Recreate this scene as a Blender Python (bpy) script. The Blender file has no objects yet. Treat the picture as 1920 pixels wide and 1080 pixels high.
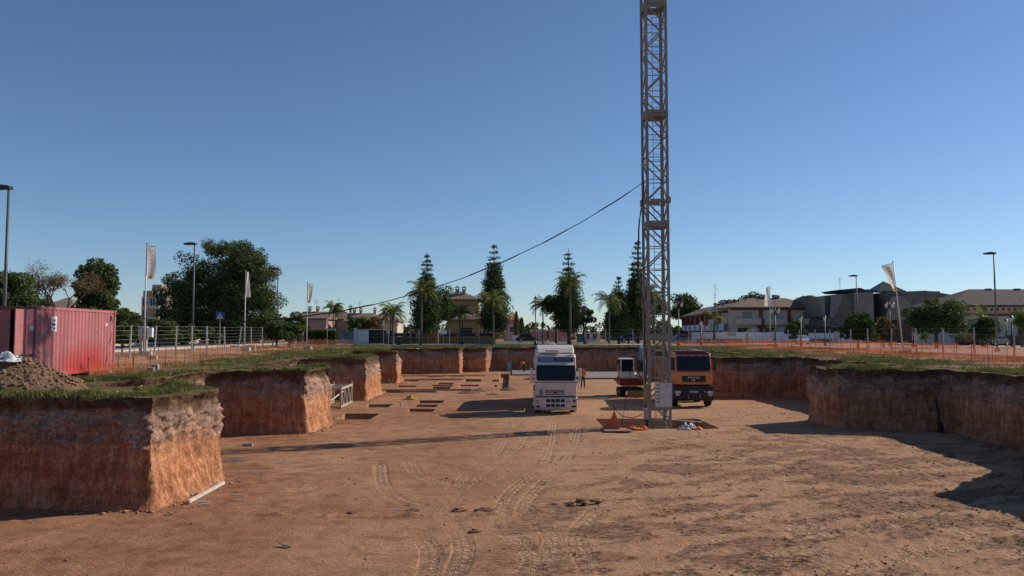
import bpy, bmesh, math, random
import numpy as np
from mathutils import Vector, Matrix, Quaternion
from mathutils.geometry import delaunay_2d_cdt

random.seed(7)
RNG = np.random.default_rng(7)
S = bpy.context.scene
COL = S.collection
R = math.radians

# ------------------------------------------------------------------ camera
EYE = 1.74            # eye height over the upper ground (z = 0)
PIT = -2.95           # floor of the excavation
F = 1470.0            # focal length in pixels of the 1920 wide photograph
PITCH = math.atan(85 / F)
cam = bpy.data.cameras.new('camera')
cam.sensor_width = 36.0
cam.lens = 36.0 * F / 1920.0
cam.clip_end = 6000.0
camo = bpy.data.objects.new('camera', cam)
COL.objects.link(camo)
camo.location = (0, 0, EYE)
camo.rotation_euler = (R(90) + PITCH, 0, 0)
S.camera = camo

# ------------------------------------------------------------------ daylight
SUN_EL, SUN_AZ = R(32.0), R(64.3)          # azimuth clockwise from +Y
SUNV = Vector((math.sin(SUN_AZ) * math.cos(SUN_EL), math.cos(SUN_AZ) * math.cos(SUN_EL), math.sin(SUN_EL)))
W = bpy.data.worlds.new('World')
S.world = W
W.use_nodes = True
wn = W.node_tree.nodes
sky = wn.new('ShaderNodeTexSky')
sky.sky_type = 'NISHITA'
sky.sun_disc = False
sky.sun_elevation = SUN_EL
sky.sun_rotation = SUN_AZ
sky.altitude = 0
sky.air_density = 0.85
sky.dust_density = 0.1
sky.ozone_density = 5.5
bg = wn['Background']
bg.inputs['Strength'].default_value = 0.1
W.node_tree.links.new(sky.outputs[0], bg.inputs[0])
sl = bpy.data.lights.new('sun', 'SUN')
sl.energy = 4.6
sl.angle = R(0.53)
sl.color = (1.0, 0.90, 0.76)
so = bpy.data.objects.new('sun', sl)
COL.objects.link(so)
so.location = SUNV * 100
so.rotation_euler = SUNV.to_track_quat('Z', 'Y').to_euler()
S.view_settings.view_transform = 'Standard'
S.view_settings.look = 'None'
S.view_settings.gamma = 1.0
S.view_settings.exposure = 0.0
S.view_settings.use_curve_mapping = False
S.render.engine = 'CYCLES'
S.cycles.max_bounces = 6
S.cycles.transparent_max_bounces = 12

# ------------------------------------------------------------------ measuring helpers
def ground_pt(px, py, z):
    """point of the horizontal plane z that the photograph shows at (px, py)"""
    u, v = (px - 960) / F, (py - 540) / F
    dy = math.cos(PITCH) + v * math.sin(PITCH)
    dz = math.sin(PITCH) - v * math.cos(PITCH)
    t = (z - EYE) / dz
    return (u * t, dy * t, z)
def fx(px, Y):
    return (px - 960) / F * Y
def hz(py, Y):
    return EYE + (625 - py) * Y / F

# ------------------------------------------------------------------ noise (numpy)
def _h(ix, iy, iz, seed):
    n = (ix.astype(np.int64) * 374761393 + iy.astype(np.int64) * 668265263 + iz.astype(np.int64) * 2147483647 + seed * 974634777) & 0xffffffff
    n = ((n ^ (n >> 13)) * 1274126177) & 0xffffffff
    n = (n ^ (n >> 16)) & 0xffffffff
    return n.astype(np.float64) / 4294967295.0
def vn2(x, y, seed=0):
    x0, y0 = np.floor(x), np.floor(y)
    fx_, fy_ = x - x0, y - y0
    fx_ = fx_ * fx_ * (3 - 2 * fx_); fy_ = fy_ * fy_ * (3 - 2 * fy_)
    z = np.zeros_like(x0)
    a, b = _h(x0, y0, z, seed), _h(x0 + 1, y0, z, seed)
    c, d = _h(x0, y0 + 1, z, seed), _h(x0 + 1, y0 + 1, z, seed)
    return (a * (1 - fx_) + b * fx_) * (1 - fy_) + (c * (1 - fx_) + d * fx_) * fy_
def fbm2(x, y, oct=4, seed=0):
    s, a, t = 0.0, 0.5, 0.0
    for i in range(oct):
        s = s + a * vn2(x * 2 ** i, y * 2 ** i, seed + i * 17); t += a; a *= 0.5
    return s / t
def vn3(x, y, z, seed=0):
    x0, y0, z0 = np.floor(x), np.floor(y), np.floor(z)
    f = [x - x0, y - y0, z - z0]
    f = [q * q * (3 - 2 * q) for q in f]
    r = 0
    for i in (0, 1):
        for j in (0, 1):
            for k in (0, 1):
                w = (f[0] if i else 1 - f[0]) * (f[1] if j else 1 - f[1]) * (f[2] if k else 1 - f[2])
                r = r + w * _h(x0 + i, y0 + j, z0 + k, seed)
    return r
def fbm3(x, y, z, oct=3, seed=0):
    s, a, t = 0.0, 0.5, 0.0
    for i in range(oct):
        s = s + a * vn3(x * 2 ** i, y * 2 ** i, z * 2 ** i, seed + i * 17); t += a; a *= 0.5
    return s / t
def cell3(x, y, z, seed=0):
    """distance to the nearest jittered cell point and that cell's random value"""
    x0, y0, z0 = np.floor(x), np.floor(y), np.floor(z); best = np.full(x.shape, 9.0); val = np.zeros(x.shape)
    for i in (-1, 0, 1):
        for j in (-1, 0, 1):
            for k in (-1, 0, 1):
                cx, cy, cz = x0 + i, y0 + j, z0 + k; h = _h(cx, cy, cz, seed)
                d = (cx + .2 + .6 * h - x) ** 2 + (cy + .2 + .6 * ((h * 7.31) % 1) - y) ** 2 + (cz + .2 + .6 * ((h * 13.7) % 1) - z) ** 2
                w = d < best; best = np.where(w, d, best); val = np.where(w, (h * 29.3) % 1, val)
    return np.sqrt(best), val
def sstep(a, b, x):
    t = np.clip((x - a) / (b - a), 0, 1)
    return t * t * (3 - 2 * t)

# ------------------------------------------------------------------ materials
MATS = {}
def nodes_of(name):
    m = bpy.data.materials.new(name); m.use_nodes = True
    nt = m.node_tree
    return m, nt, nt.nodes, nt.links, nt.nodes['Principled BSDF']
def mat(name, col, rough=0.75, var=0.15, scale=2.0, bump=0.0, bscale=25.0, metal=0.0, spec=0.35, col2=None, coat=0.0, mix=(0.35, 0.65), detail=5, coords='Object', trans=0.0):
    if name in MATS: return MATS[name]
    m, nt, N, L, B = nodes_of(name)
    B.inputs['Roughness'].default_value = rough
    B.inputs['Metallic'].default_value = metal
    B.inputs['Specular IOR Level'].default_value = spec
    if coat: B.inputs['Coat Weight'].default_value = coat
    tc = N.new('ShaderNodeTexCoord')
    nz = N.new('ShaderNodeTexNoise'); nz.inputs['Scale'].default_value = scale; nz.inputs['Detail'].default_value = detail
    L.new(tc.outputs[coords], nz.inputs['Vector'])
    cr = N.new('ShaderNodeValToRGB')
    c2 = col2 or tuple(min(1, c * (1 + var)) for c in col)
    c1 = col if col2 else tuple(c * (1 - var) for c in col)
    cr.color_ramp.elements[0].position, cr.color_ramp.elements[1].position = mix
    cr.color_ramp.elements[0].color = (*c1, 1); cr.color_ramp.elements[1].color = (*c2, 1)
    L.new(nz.outputs['Fac'], cr.inputs['Fac'])
    L.new(cr.outputs['Color'], B.inputs['Base Color'])
    if bump:
        n2 = N.new('ShaderNodeTexNoise'); n2.inputs['Scale'].default_value = bscale; n2.inputs['Detail'].default_value = 4
        L.new(tc.outputs[coords], n2.inputs['Vector'])
        b = N.new('ShaderNodeBump'); b.inputs['Strength'].default_value = bump; b.inputs['Distance'].default_value = 0.05
        L.new(n2.outputs['Fac'], b.inputs['Height']); L.new(b.outputs['Normal'], B.inputs['Normal'])
    if trans: B.inputs['Transmission Weight'].default_value = trans
    MATS[name] = m
    return m
def math_node(N, L, op, a, b=None, clamp=False):
    n = N.new('ShaderNodeMath'); n.operation = op; n.use_clamp = clamp
    for i, q in enumerate((a, b)):
        if q is None: continue
        if isinstance(q, (int, float)): n.inputs[i].default_value = q
        else: L.new(q, n.inputs[i])
    return n.outputs[0]
def ramp(N, L, fac, stops):
    r = N.new('ShaderNodeValToRGB')
    while len(r.color_ramp.elements) < len(stops): r.color_ramp.elements.new(0.5)
    for e, (p, c) in zip(r.color_ramp.elements, stops):
        e.position = p; e.color = (*c, 1) if len(c) == 3 else c
    L.new(fac, r.inputs['Fac'])
    return r.outputs['Color']
def noise(N, L, vec, scale, detail=4, rough=0.55, mapping=None):
    if mapping:
        mp = N.new('ShaderNodeMapping'); mp.inputs['Scale'].default_value = mapping
        L.new(vec, mp.inputs['Vector']); vec = mp.outputs[0]
    n = N.new('ShaderNodeTexNoise'); n.inputs['Scale'].default_value = scale
    n.inputs['Detail'].default_value = detail; n.inputs['Roughness'].default_value = rough
    L.new(vec, n.inputs['Vector'])
    return n.outputs['Fac']
def mixc(N, L, fac, a, b, mode='MIX'):
    n = N.new('ShaderNodeMix'); n.data_type = 'RGBA'; n.blend_type = mode
    if isinstance(fac, (int, float)): n.inputs['Factor'].default_value = fac
    else: L.new(fac, n.inputs['Factor'])
    for k, q in (('A', a), ('B', b)):
        s = [i for i in n.inputs if i.name == k and i.type == 'RGBA'][0]
        if isinstance(q, tuple): s.default_value = (*q, 1)
        else: L.new(q, s)
    return [o for o in n.outputs if o.type == 'RGBA'][0]

# ------------------------------------------------------------------ object helpers
def tag(o, label=None, cat=None, group=None, kind=None):
    if label: o['label'] = label
    if cat: o['category'] = cat
    if group: o['group'] = group
    if kind: o['kind'] = kind
    return o
def thing(name, loc, label, cat, group=None, rz=0.0):
    o = bpy.data.objects.new(name, None)
    COL.objects.link(o); o.location = loc; o.rotation_euler = (0, 0, rz)
    o.empty_display_size = 0.2
    return tag(o, label, cat, group)
def link(name, me, m=None, parent=None, smooth=False):
    o = bpy.data.objects.new(name, me); COL.objects.link(o)
    if m is not None:
        for q in (m if isinstance(m, (list, tuple)) else [m]): me.materials.append(q)
    if parent is not None: o.parent = parent
    if smooth: me.polygons.foreach_set('use_smooth', [True] * len(me.polygons))
    return o
def np_mesh(name, V, Fq, attrs=None):
    """V (n,3), Fq (m,k) arrays -> mesh; attrs: name -> (domain, values)"""
    me = bpy.data.meshes.new(name)
    V = np.asarray(V, dtype=np.float32); Fq = np.asarray(Fq, dtype=np.int32)
    k = Fq.shape[1]
    me.vertices.add(len(V)); me.vertices.foreach_set('co', V.ravel())
    me.loops.add(Fq.size); me.loops.foreach_set('vertex_index', Fq.ravel())
    me.polygons.add(len(Fq)); me.polygons.foreach_set('loop_start', np.arange(0, Fq.size, k, dtype=np.int32))
    me.update(calc_edges=True); me.validate()
    for n, (dom, val) in (attrs or {}).items():
        a = me.attributes.new(n, 'FLOAT', dom); a.data.foreach_set('value', np.asarray(val, dtype=np.float32))
    return me
class MB:
    def __init__(s): s.v = []; s.f = []; s.mi = []; s.cur = 0
    def add(s, vs, fs):
        b = len(s.v); s.v += [tuple(q) for q in vs]
        s.f += [tuple(i + b for i in q) for q in fs]; s.mi += [s.cur] * len(fs)
        return s
    def box(s, c, d, rz=0.0, top=None, M=None):
        x, y, z = d[0] / 2, d[1] / 2, d[2] / 2
        tx, ty = top if top else (1, 1)
        vs = [(-x, -y, -z), (x, -y, -z), (x, y, -z), (-x, y, -z), (-x * tx, -y * ty, z), (x * tx, -y * ty, z), (x * tx, y * ty, z), (-x * tx, y * ty, z)]
        if M is not None: vs = [M @ Vector(q) for q in vs]
        elif rz:
            cs, sn = math.cos(rz), math.sin(rz); vs = [(a * cs - b * sn, a * sn + b * cs, e) for a, b, e in vs]
        vs = [(a + c[0], b + c[1], e + c[2]) for a, b, e in vs]
        return s.add(vs, [(0, 3, 2, 1), (4, 5, 6, 7), (0, 1, 5, 4), (1, 2, 6, 5), (2, 3, 7, 6), (3, 0, 4, 7)])
    def bb(s, a, b):
        return s.box([(p + q) / 2 for p, q in zip(a, b)], [abs(q - p) for p, q in zip(a, b)])
    def bar(s, p0, p1, w, h=None):
        h = h or w
        p0, p1 = Vector(p0), Vector(p1); d = p1 - p0
        q = d.to_track_quat('Y', 'Z')
        return s.box((p0 + p1) / 2, (w, d.length, h), M=q.to_matrix())
    def tube(s, p0, p1, r0, r1=None, n=8, caps=True):
        r1 = r0 if r1 is None else r1
        p0, p1 = Vector(p0), Vector(p1); q = (p1 - p0).to_track_quat('Z', 'Y')
        vs = []
        for p, r in ((p0, r0), (p1, r1)):
            for i in range(n):
                a = 2 * math.pi * i / n; vs.append(p + q @ Vector((r * math.cos(a), r * math.sin(a), 0)))
        fs = [(i, (i + 1) % n, n + (i + 1) % n, n + i) for i in range(n)]
        if caps: fs += [tuple(range(n - 1, -1, -1)), tuple(range(n, 2 * n))]
        return s.add(vs, fs)
    def path(s, pts, r, n=6):
        pts = [Vector(p) for p in pts]; rs = r if isinstance(r, (list, tuple)) else [r] * len(pts)
        vs = []; up = Vector((0.13, 0.21, 1))
        for i, p in enumerate(pts):
            d = (pts[min(i + 1, len(pts) - 1)] - pts[max(i - 1, 0)]).normalized()
            a = d.cross(up).normalized() if abs(d.dot(up.normalized())) < .98 else d.cross(Vector((1, 0, 0))).normalized()
            b = a.cross(d)
            for k in range(n):
                t = 2 * math.pi * k / n; vs.append(p + (a * math.cos(t) + b * math.sin(t)) * rs[i])
        fs = []
        for i in range(len(pts) - 1):
            for k in range(n): fs.append((i * n + k, i * n + (k + 1) % n, (i + 1) * n + (k + 1) % n, (i + 1) * n + k))
        fs += [tuple(range(n - 1, -1, -1)), tuple(range((len(pts) - 1) * n, len(pts) * n))]
        return s.add(vs, fs)
    def prism(s, poly, a, b, axis='x'):
        """2D polygon swept along an axis from a to b; poly in the other two axes"""
        n = len(poly); vs = []
        for t in (a, b):
            for p, q in poly: vs.append({'x': (t, p, q), 'y': (p, t, q), 'z': (p, q, t)}[axis])
        fs = [(i, (i + 1) % n, n + (i + 1) % n, n + i) for i in range(n)]
        fs += [tuple(range(n - 1, -1, -1)), tuple(range(n, 2 * n))]
        return s.add(vs, fs)
    def lathe(s, prof, c=(0, 0, 0), n=16, axis='z'):
        vs = []
        for r, h in prof:
            for i in range(n):
                a = 2 * math.pi * i / n; x, y = r * math.cos(a), r * math.sin(a)
                q = {'z': (x, y, h), 'x': (h, x, y), 'y': (x, h, y)}[axis]
                vs.append((q[0] + c[0], q[1] + c[1], q[2] + c[2]))
        fs = []
        for j in range(len(prof) - 1):
            for i in range(n): fs.append((j * n + i, j * n + (i + 1) % n, (j + 1) * n + (i + 1) % n, (j + 1) * n + i))
        fs += [tuple(range(n - 1, -1, -1)), tuple(range((len(prof) - 1) * n, len(prof) * n))]
        return s.add(vs, fs)
    def ell(s, c, r, n=10, m=6):
        prof = [(max(1e-3, math.sin(math.pi * j / m)), -math.cos(math.pi * j / m)) for j in range(m + 1)]
        b = len(s.v); s.lathe(prof, (0, 0, 0), n)
        for i in range(b, len(s.v)):
            x, y, z = s.v[i]; s.v[i] = (x * r[0] + c[0], y * r[1] + c[1], z * r[2] + c[2])
        return s
    def build(s, name, m=None, parent=None, smooth=False, bevel=0.0, seg=2):
        me = bpy.data.meshes.new(name); me.from_pydata(s.v, [], s.f)
        if isinstance(m, (list, tuple)): me.polygons.foreach_set('material_index', s.mi)
        bm = bmesh.new(); bm.from_mesh(me); bmesh.ops.recalc_face_normals(bm, faces=bm.faces); bm.to_mesh(me); bm.free()
        o = link(name, me, m, parent, smooth)
        if bevel:
            b = o.modifiers.new('bevel', 'BEVEL'); b.width = bevel; b.segments = seg; b.limit_method = 'ANGLE'; b.angle_limit = R(35)
            if smooth is False: pass
        return o
def copy_tree(o, parent=None):
    c = o.copy(); COL.objects.link(c); c.parent = parent
    for ch in list(o.children): copy_tree(ch, c)
    return c
def text_mesh(name, body, size, m, parent, loc, rot, extrude=0.004, sx=1.0):
    cu = bpy.data.curves.new(name, 'FONT'); cu.body = body; cu.size = size; cu.extrude = extrude
    cu.align_x = 'CENTER'; cu.align_y = 'CENTER'; cu.resolution_u = 2
    t = bpy.data.objects.new('tmp_text', cu); COL.objects.link(t)
    dg = bpy.context.evaluated_depsgraph_get(); dg.update()
    me = bpy.data.meshes.new_from_object(t.evaluated_get(dg))
    bpy.data.objects.remove(t); bpy.data.curves.remove(cu)
    me.name = name; me.materials.clear()
    o = link(name, me, m, parent); o.location = loc; o.rotation_euler = rot; o.scale = (sx, 1, 1)
    return o
# ================================================================== THE EXCAVATION
OUT = [(-18, 2), (19, 2), (19, 12), (17.6, 20.5), (16.3, 24.9), (20.6, 29.3), (21.0, 38.3), (16.0, 38.8), (15.85, 42.5), (21.2, 43), (21, 57.7),
       (15.0, 57.4), (14.8, 62.5), (20, 63), (20, 78), (14.5, 78), (14.5, 83), (19.5, 83.5), (19.5, 98.5), (-2.4, 98.5), (-3.1, 95.7), (-5.86, 95.6),
       (-6.13, 92), (-15, 92), (-15, 77.7), (-10.9, 77.4), (-10.8, 74), (-15, 74), (-15, 61.6), (-10.25, 61.4), (-10.2, 55.2), (-14.8, 55.3), (-14.5, 42.2),
       (-9.45, 41.8), (-9.6, 37), (-14.2, 37.1), (-14.2, 25.9), (-9.4, 25.5), (-9.6, 21.2), (-18, 21.6)]
def resample_outline():
    P = [Vector(p) for p in OUT]; n = len(P); pts = []
    for i in range(n):                                   # round the corners
        a, b, c = P[i - 1], P[i], P[(i + 1) % n]
        r = min(0.18, (a - b).length * .3, (c - b).length * .3)
        p0, p1 = b + (a - b).normalized() * r, b + (c - b).normalized() * r
        for t in (0, .25, .5, .75, 1): pts.append(p0 * (1 - t) ** 2 + b * 2 * t * (1 - t) + p1 * t * t)
    res = []
    m = len(pts)
    for i in range(m):
        a, b = pts[i], pts[(i + 1) % m]; L = (b - a).length
        mid = (a + b) / 2
        st = max(0.055, 0.0026 * mid.length) if mid.y > 18 else 0.4
        k = max(1, int(math.ceil(L / st)))
        for j in range(k): res.append(a.lerp(b, j / k))
    return np.array([(p.x, p.y) for p in res])
RING = resample_outline()
NR = len(RING)
tang = np.roll(RING, -3, 0) - np.roll(RING, 3, 0)
tang /= np.linalg.norm(tang, axis=1)[:, None] + 1e-9
NIN = np.stack([-tang[:, 1], tang[:, 0]], 1)             # CCW outline: points into the pit
SARC = np.concatenate([[0], np.cumsum(np.linalg.norm(np.diff(RING, axis=0), axis=1))])
def upper_h(x, y):
    """height of the upper ground"""
    rise = 0.32 * sstep(-23.5, -28.5, x) * sstep(34, 46, y)
    return rise + 0.10 * (fbm2(x * .35, y * .35, 4, 3) - .5) + 0.05 * (fbm2(x * 1.7, y * 1.7, 3, 9) - .5)
def floor_h(x, y):
    return PIT + 0.10 * (fbm2(x * .16 + 9, y * .16, 3, 21) - .5)
# ---- walls
NROW = 84
tz = np.linspace(0, 1, NROW)                             # 0 base, 1 top
wx, wy = RING[:, 0], RING[:, 1]
Z0 = floor_h(wx, wy) - 0.25
EROS = .26 * np.clip(fbm2(SARC * .9, SARC * 0, 4, 57) - .47, 0, 1) + .10 * np.clip(fbm2(SARC * 4, SARC * 0, 2, 58) - .5, 0, 1)
Z1 = upper_h(wx, wy) - EROS
ZZ = Z0[:, None] + (Z1 - Z0)[:, None] * tz[None, :]
dep = Z1[:, None] - ZZ                                   # depth under the rim
X3 = np.repeat(wx[:, None], NROW, 1); Y3 = np.repeat(wy[:, None], NROW, 1); S3 = np.repeat(SARC[:, None], NROW, 1)
big = 0.50 * (fbm3(X3 * .55, Y3 * .55, ZZ * .7, 3, 5) - .5) * (1 - .55 * sstep(.2, 0, dep))
cong = sstep(.35, .55, dep) * sstep(1.55, 1.1, dep)
c1, v1 = cell3(X3 * 5.5, Y3 * 5.5, ZZ * 6.5, 301)
c2, v2 = cell3(X3 * 11, Y3 * 11, ZZ * 12, 303)
gravel = np.clip(fbm3(X3 * .9, Y3 * .9, ZZ * 1.6, 3, 305) * 2.6 - .75, 0, 1)
st1 = np.clip(.52 - c1, 0, .35) * (v1 > .45); st2 = np.clip(.5 - c2, 0, .35) * (v2 > .4)
stone_d = cong * gravel * (.30 * st1 + .13 * st2)
stone_a = np.clip(cong * gravel * (st1 * 4 + st2 * 3), 0, 1)
chunk = .26 * (fbm3(X3 * 1.7, Y3 * 1.7, ZZ * 1.5, 3, 7) - .5) * sstep(.0, .25, dep)
rid = 1 - np.abs(fbm3(X3 * 3.1, Y3 * 3.1, ZZ * 3.9, 2, 31) * 2 - 1) * 1.6
lump = cong * (0.12 * (rid - .5) + 0.12 * (fbm3(X3 * 6.5, Y3 * 6.5, ZZ * 7.5, 3, 33) - .5))
groove = sstep(.9, 1.3, dep) * 0.05 * (fbm2(S3 * 5.0 + 0.5 * fbm2(S3 * .7, ZZ * .8, 2, 2), ZZ * .35, 3, 41) - .5)
scar = sstep(.9, 1.6, dep) * 0.16 * (fbm2(S3 * 1.1, ZZ * .5, 2, 47) - .45)
soil = sstep(.5, .1, dep) * 0.34 * (fbm3(X3 * 1.9, Y3 * 1.9, ZZ * 2.6, 4, 51) - .6) + .10 * sstep(.16, .02, dep) * fbm2(S3 * 2.2, S3 * 0, 3, 53) - .07 * sstep(.12, .3, dep) * sstep(.75, .4, dep)
fine = 0.06 * (fbm3(X3 * 11, Y3 * 11, ZZ * 9, 2, 61) - .5)
hgt = ZZ - floor_h(wx, wy)[:, None]
foot = 0.20 * np.exp(-np.maximum(hgt, 0) / .16) * (0.35 + fbm2(S3 * .9, S3 * 0, 3, 71)) * sstep(-.3, .0, hgt + .25)
batter = -0.035 * (hgt - .2)                              # faces lean back a little
DISP = stone_d + chunk + big + lump + groove + scar + soil + fine + foot + batter
WX = X3 + NIN[:, 0][:, None] * DISP; WY = Y3 + NIN[:, 1][:, None] * DISP
idx = np.arange(NR * NROW).reshape(NR, NROW)
nx = np.roll(idx, -1, 0)
quads = np.stack([idx[:, :-1], nx[:, :-1], nx[:, 1:], idx[:, 1:]], -1).reshape(-1, 4)[:, ::-1]
wall_me = np_mesh('pit_wall', np.stack([WX, WY, ZZ], -1).reshape(-1, 3), quads, {'depth': ('POINT', dep.ravel()), 'stone': ('POINT', stone_a.ravel()), 'along': ('POINT', S3.ravel())})
RIM = np.stack([WX[:, -1], WY[:, -1]], 1)

def wall_material():
    m, nt, N, L, B = nodes_of('excavated_earth')
    B.inputs['Roughness'].default_value = .95; B.inputs['Specular IOR Level'].default_value = .1
    geo = N.new('ShaderNodeNewGeometry'); pos = geo.outputs['Position']
    at = N.new('ShaderNodeAttribute'); at.attribute_name = 'depth'; d = at.outputs['Fac']
    n1 = noise(N, L, pos, .8, 4)
    n8 = noise(N, L, pos, 1.3, 5, .6, (.35, .35, 3.0))
    dd = math_node(N, L, 'ADD', d, math_node(N, L, 'MULTIPLY', math_node(N, L, 'SUBTRACT', n1, .5), 1.1))
    dd = math_node(N, L, 'ADD', dd, math_node(N, L, 'MULTIPLY', math_node(N, L, 'SUBTRACT', n8, .5), .7))
    base = ramp(N, L, math_node(N, L, 'DIVIDE', dd, 3.2), [(0.0, (.085, .05, .03)), (.12, (.12, .066, .04)), (.19, (.22, .125, .08)), (.30, (.29, .17, .115)), (.42, (.37, .178, .096)), (.62, (.38, .162, .077)), (.9, (.37, .165, .084)), (1.0, (.30, .145, .08))])
    # vertical streaks from the bucket teeth
    st = noise(N, L, pos, 4.5, 7, .68, (1, 1, .22))
    stc = ramp(N, L, st, [(.34, (.78, .74, .72)), (.47, (.95, .95, .95)), (.56, (1.3, 1.42, 1.52)), (.66, (1.6, 1.95, 2.3))])
    base = mixc(N, L, .85, base, stc, 'MULTIPLY')
    # pale stones in the conglomerate
    vo = N.new('ShaderNodeTexVoronoi'); vo.inputs['Scale'].default_value = 11.0; L.new(pos, vo.inputs['Vector'])
    stone = math_node(N, L, 'LESS_THAN', vo.outputs['Distance'], .36)
    bx = ramp(N, L, dd, [(.30, (0, 0, 0)), (.50, (1, 1, 1)), (.95, (1, 1, 1)), (1.0, (.55, .55, .55))])
    bx2 = ramp(N, L, math_node(N, L, 'SUBTRACT', dd, .6), [(.35, (1, 1, 1)), (.8, (0, 0, 0))])
    n2 = noise(N, L, pos, 2.1, 5)
    patch = ramp(N, L, n2, [(.38, (0, 0, 0)), (.58, (1, 1, 1))])
    band = math_node(N, L, 'MULTIPLY', math_node(N, L, 'MULTIPLY', bx, bx2), patch)
    sfac = math_node(N, L, 'MULTIPLY', band, math_node(N, L, 'MULTIPLY', stone, .75))
    base = mixc(N, L, math_node(N, L, 'MULTIPLY', band, .45), base, (.37, .25, .18))
    base = mixc(N, L, sfac, base, (.49, .375, .295))
    sa = N.new('ShaderNodeAttribute'); sa.attribute_name = 'stone'
    base = mixc(N, L, math_node(N, L, 'MULTIPLY', sa.outputs['Fac'], .6), base, (.44, .34, .28))
    base = mixc(N, L, .65, base, ramp(N, L, n8, [(.34, (.72, .70, .70)), (.5, (1, 1, 1)), (.66, (1.3, 1.3, 1.32))]), 'MULTIPLY')
    n3 = noise(N, L, pos, 14, 6, .65)
    base = mixc(N, L, .8, base, ramp(N, L, n3, [(.32, (.45, .42, .4)), (.48, (.95, .95, .95)), (.64, (1.4, 1.4, 1.4))]), 'MULTIPLY')
    n5 = noise(N, L, pos, .45, 3)
    base = mixc(N, L, .7, base, ramp(N, L, n5, [(.3, (.75, .72, .7)), (.7, (1.2, 1.2, 1.2))]), 'MULTIPLY')
    L.new(base, B.inputs['Base Color'])
    hgt_ = math_node(N, L, 'ADD', math_node(N, L, 'MULTIPLY', n3, .6), math_node(N, L, 'MULTIPLY', st, .7))
    hgt_ = math_node(N, L, 'ADD', hgt_, math_node(N, L, 'MULTIPLY', sfac, .6))
    b = N.new('ShaderNodeBump'); b.inputs['Strength'].default_value = .9; b.inputs['Distance'].default_value = .09
    L.new(hgt_, b.inputs['Height']); L.new(b.outputs['Normal'], B.inputs['Normal'])
    return m
M_WALL = wall_material()
tag(link('pit_wall', wall_me, M_WALL, None, False), kind='structure')

# ---- floor of the pit with the dug foundation pits
# rectangles x0, x1, y0, y1, depth (the crane's own pit first)
PITS = [(4.6, 10.2, 38.9, 43.4, .75)]
for px0, px1, py0, py1 in [(682, 728, 758, 764), (628, 694, 775, 786), (763, 812, 766.5, 772), (777, 817, 758.5, 763), (782, 829, 751, 756), (716, 755, 731.5, 737),
                           (808, 842, 726, 729.5), (818, 848, 717.5, 720.5), (819, 842, 722, 724), (861, 897, 721.5, 725), (926, 942, 721.5, 726), (744, 778, 723, 725.5),
                           (801, 829, 704, 706.5), (844, 870, 704, 706.5), (870, 900, 711, 715), (922, 936, 711.5, 715), (752, 782, 711, 714.5)]:
    Ya, Yb = ground_pt(0, py1, PIT)[1], ground_pt(0, py0, PIT)[1]
    PITS.append((fx(px0, Ya), fx(px1, Ya), Ya, Yb, .8))
PITS += [(-1.3, -.35, 67, 91, .45), (-14, -3, 86.3, 88.0, .5), (-10.9, -3.4, 64.6, 66.2, .28)]
def axis_lines(lo, hi, step_fn, edges):
    v = [lo]
    while v[-1] < hi: v.append(v[-1] + step_fn(v[-1]))
    v = np.array(v)
    for e in edges:
        v = v[np.abs(v - e) > .035]
    return np.sort(np.concatenate([v] + [[e - .03, e + .03] for e in edges]))
ex = [e for p in PITS for e in p[:2]]; ey = [e for p in PITS for e in p[2:4]]
gx = axis_lines(-20, 23, lambda x: .068, ex)
gy = axis_lines(1.0, 100.0, lambda y: .5 if y < 13.5 else max(.05, .0036 * y), ey)
GX, GY = np.meshgrid(gx, gy)                              # rows = y
FZ = floor_h(GX, GY)
near = sstep(60, 20, GY)
# broad unevenness, clods and churned ground (stronger to the lower right)
churn = sstep(-2, 9, GX + (26 - GY) * .28) * sstep(48, 22, GY)
churn = np.clip(churn * (0.35 + 1.1 * fbm2(GX * .35, GY * .35, 3, 81)), 0, 1)
FZ += 0.022 * (fbm2(GX * .9, GY * .9, 4, 83) - .5) + 0.02 * (fbm2(GX * 4.2, GY * 4.2, 2, 85) - .5) * (.5 + near)
cl = fbm2(GX * 5.5 + GY * 2.5, GY * 5.5 - GX * 2.5, 3, 87)
FZ += churn * 0.12 * np.clip(cl - .55, 0, 1) * 1.6 - churn * .05 * np.clip(.45 - cl, 0, 1)
cl2 = fbm2((GX * .8 + GY * .6) * 9, (GY * .8 - GX * .6) * 13, 2, 88)
FZ += (.25 + churn) * near * .10 * np.clip(cl2 - .66, 0, 1)
ridge = np.exp(-((GY - (20.75 + .35 * np.sin(GX * .5) + .02 * GX)) / .16) ** 2) * sstep(-8.5, -5, GX) * sstep(6, 2, GX)
FZ += ridge * 0.13 * np.clip(fbm2(GX * 2.3, GY * 2.3, 3, 89) - .35, 0, 1) * 2.2
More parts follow.
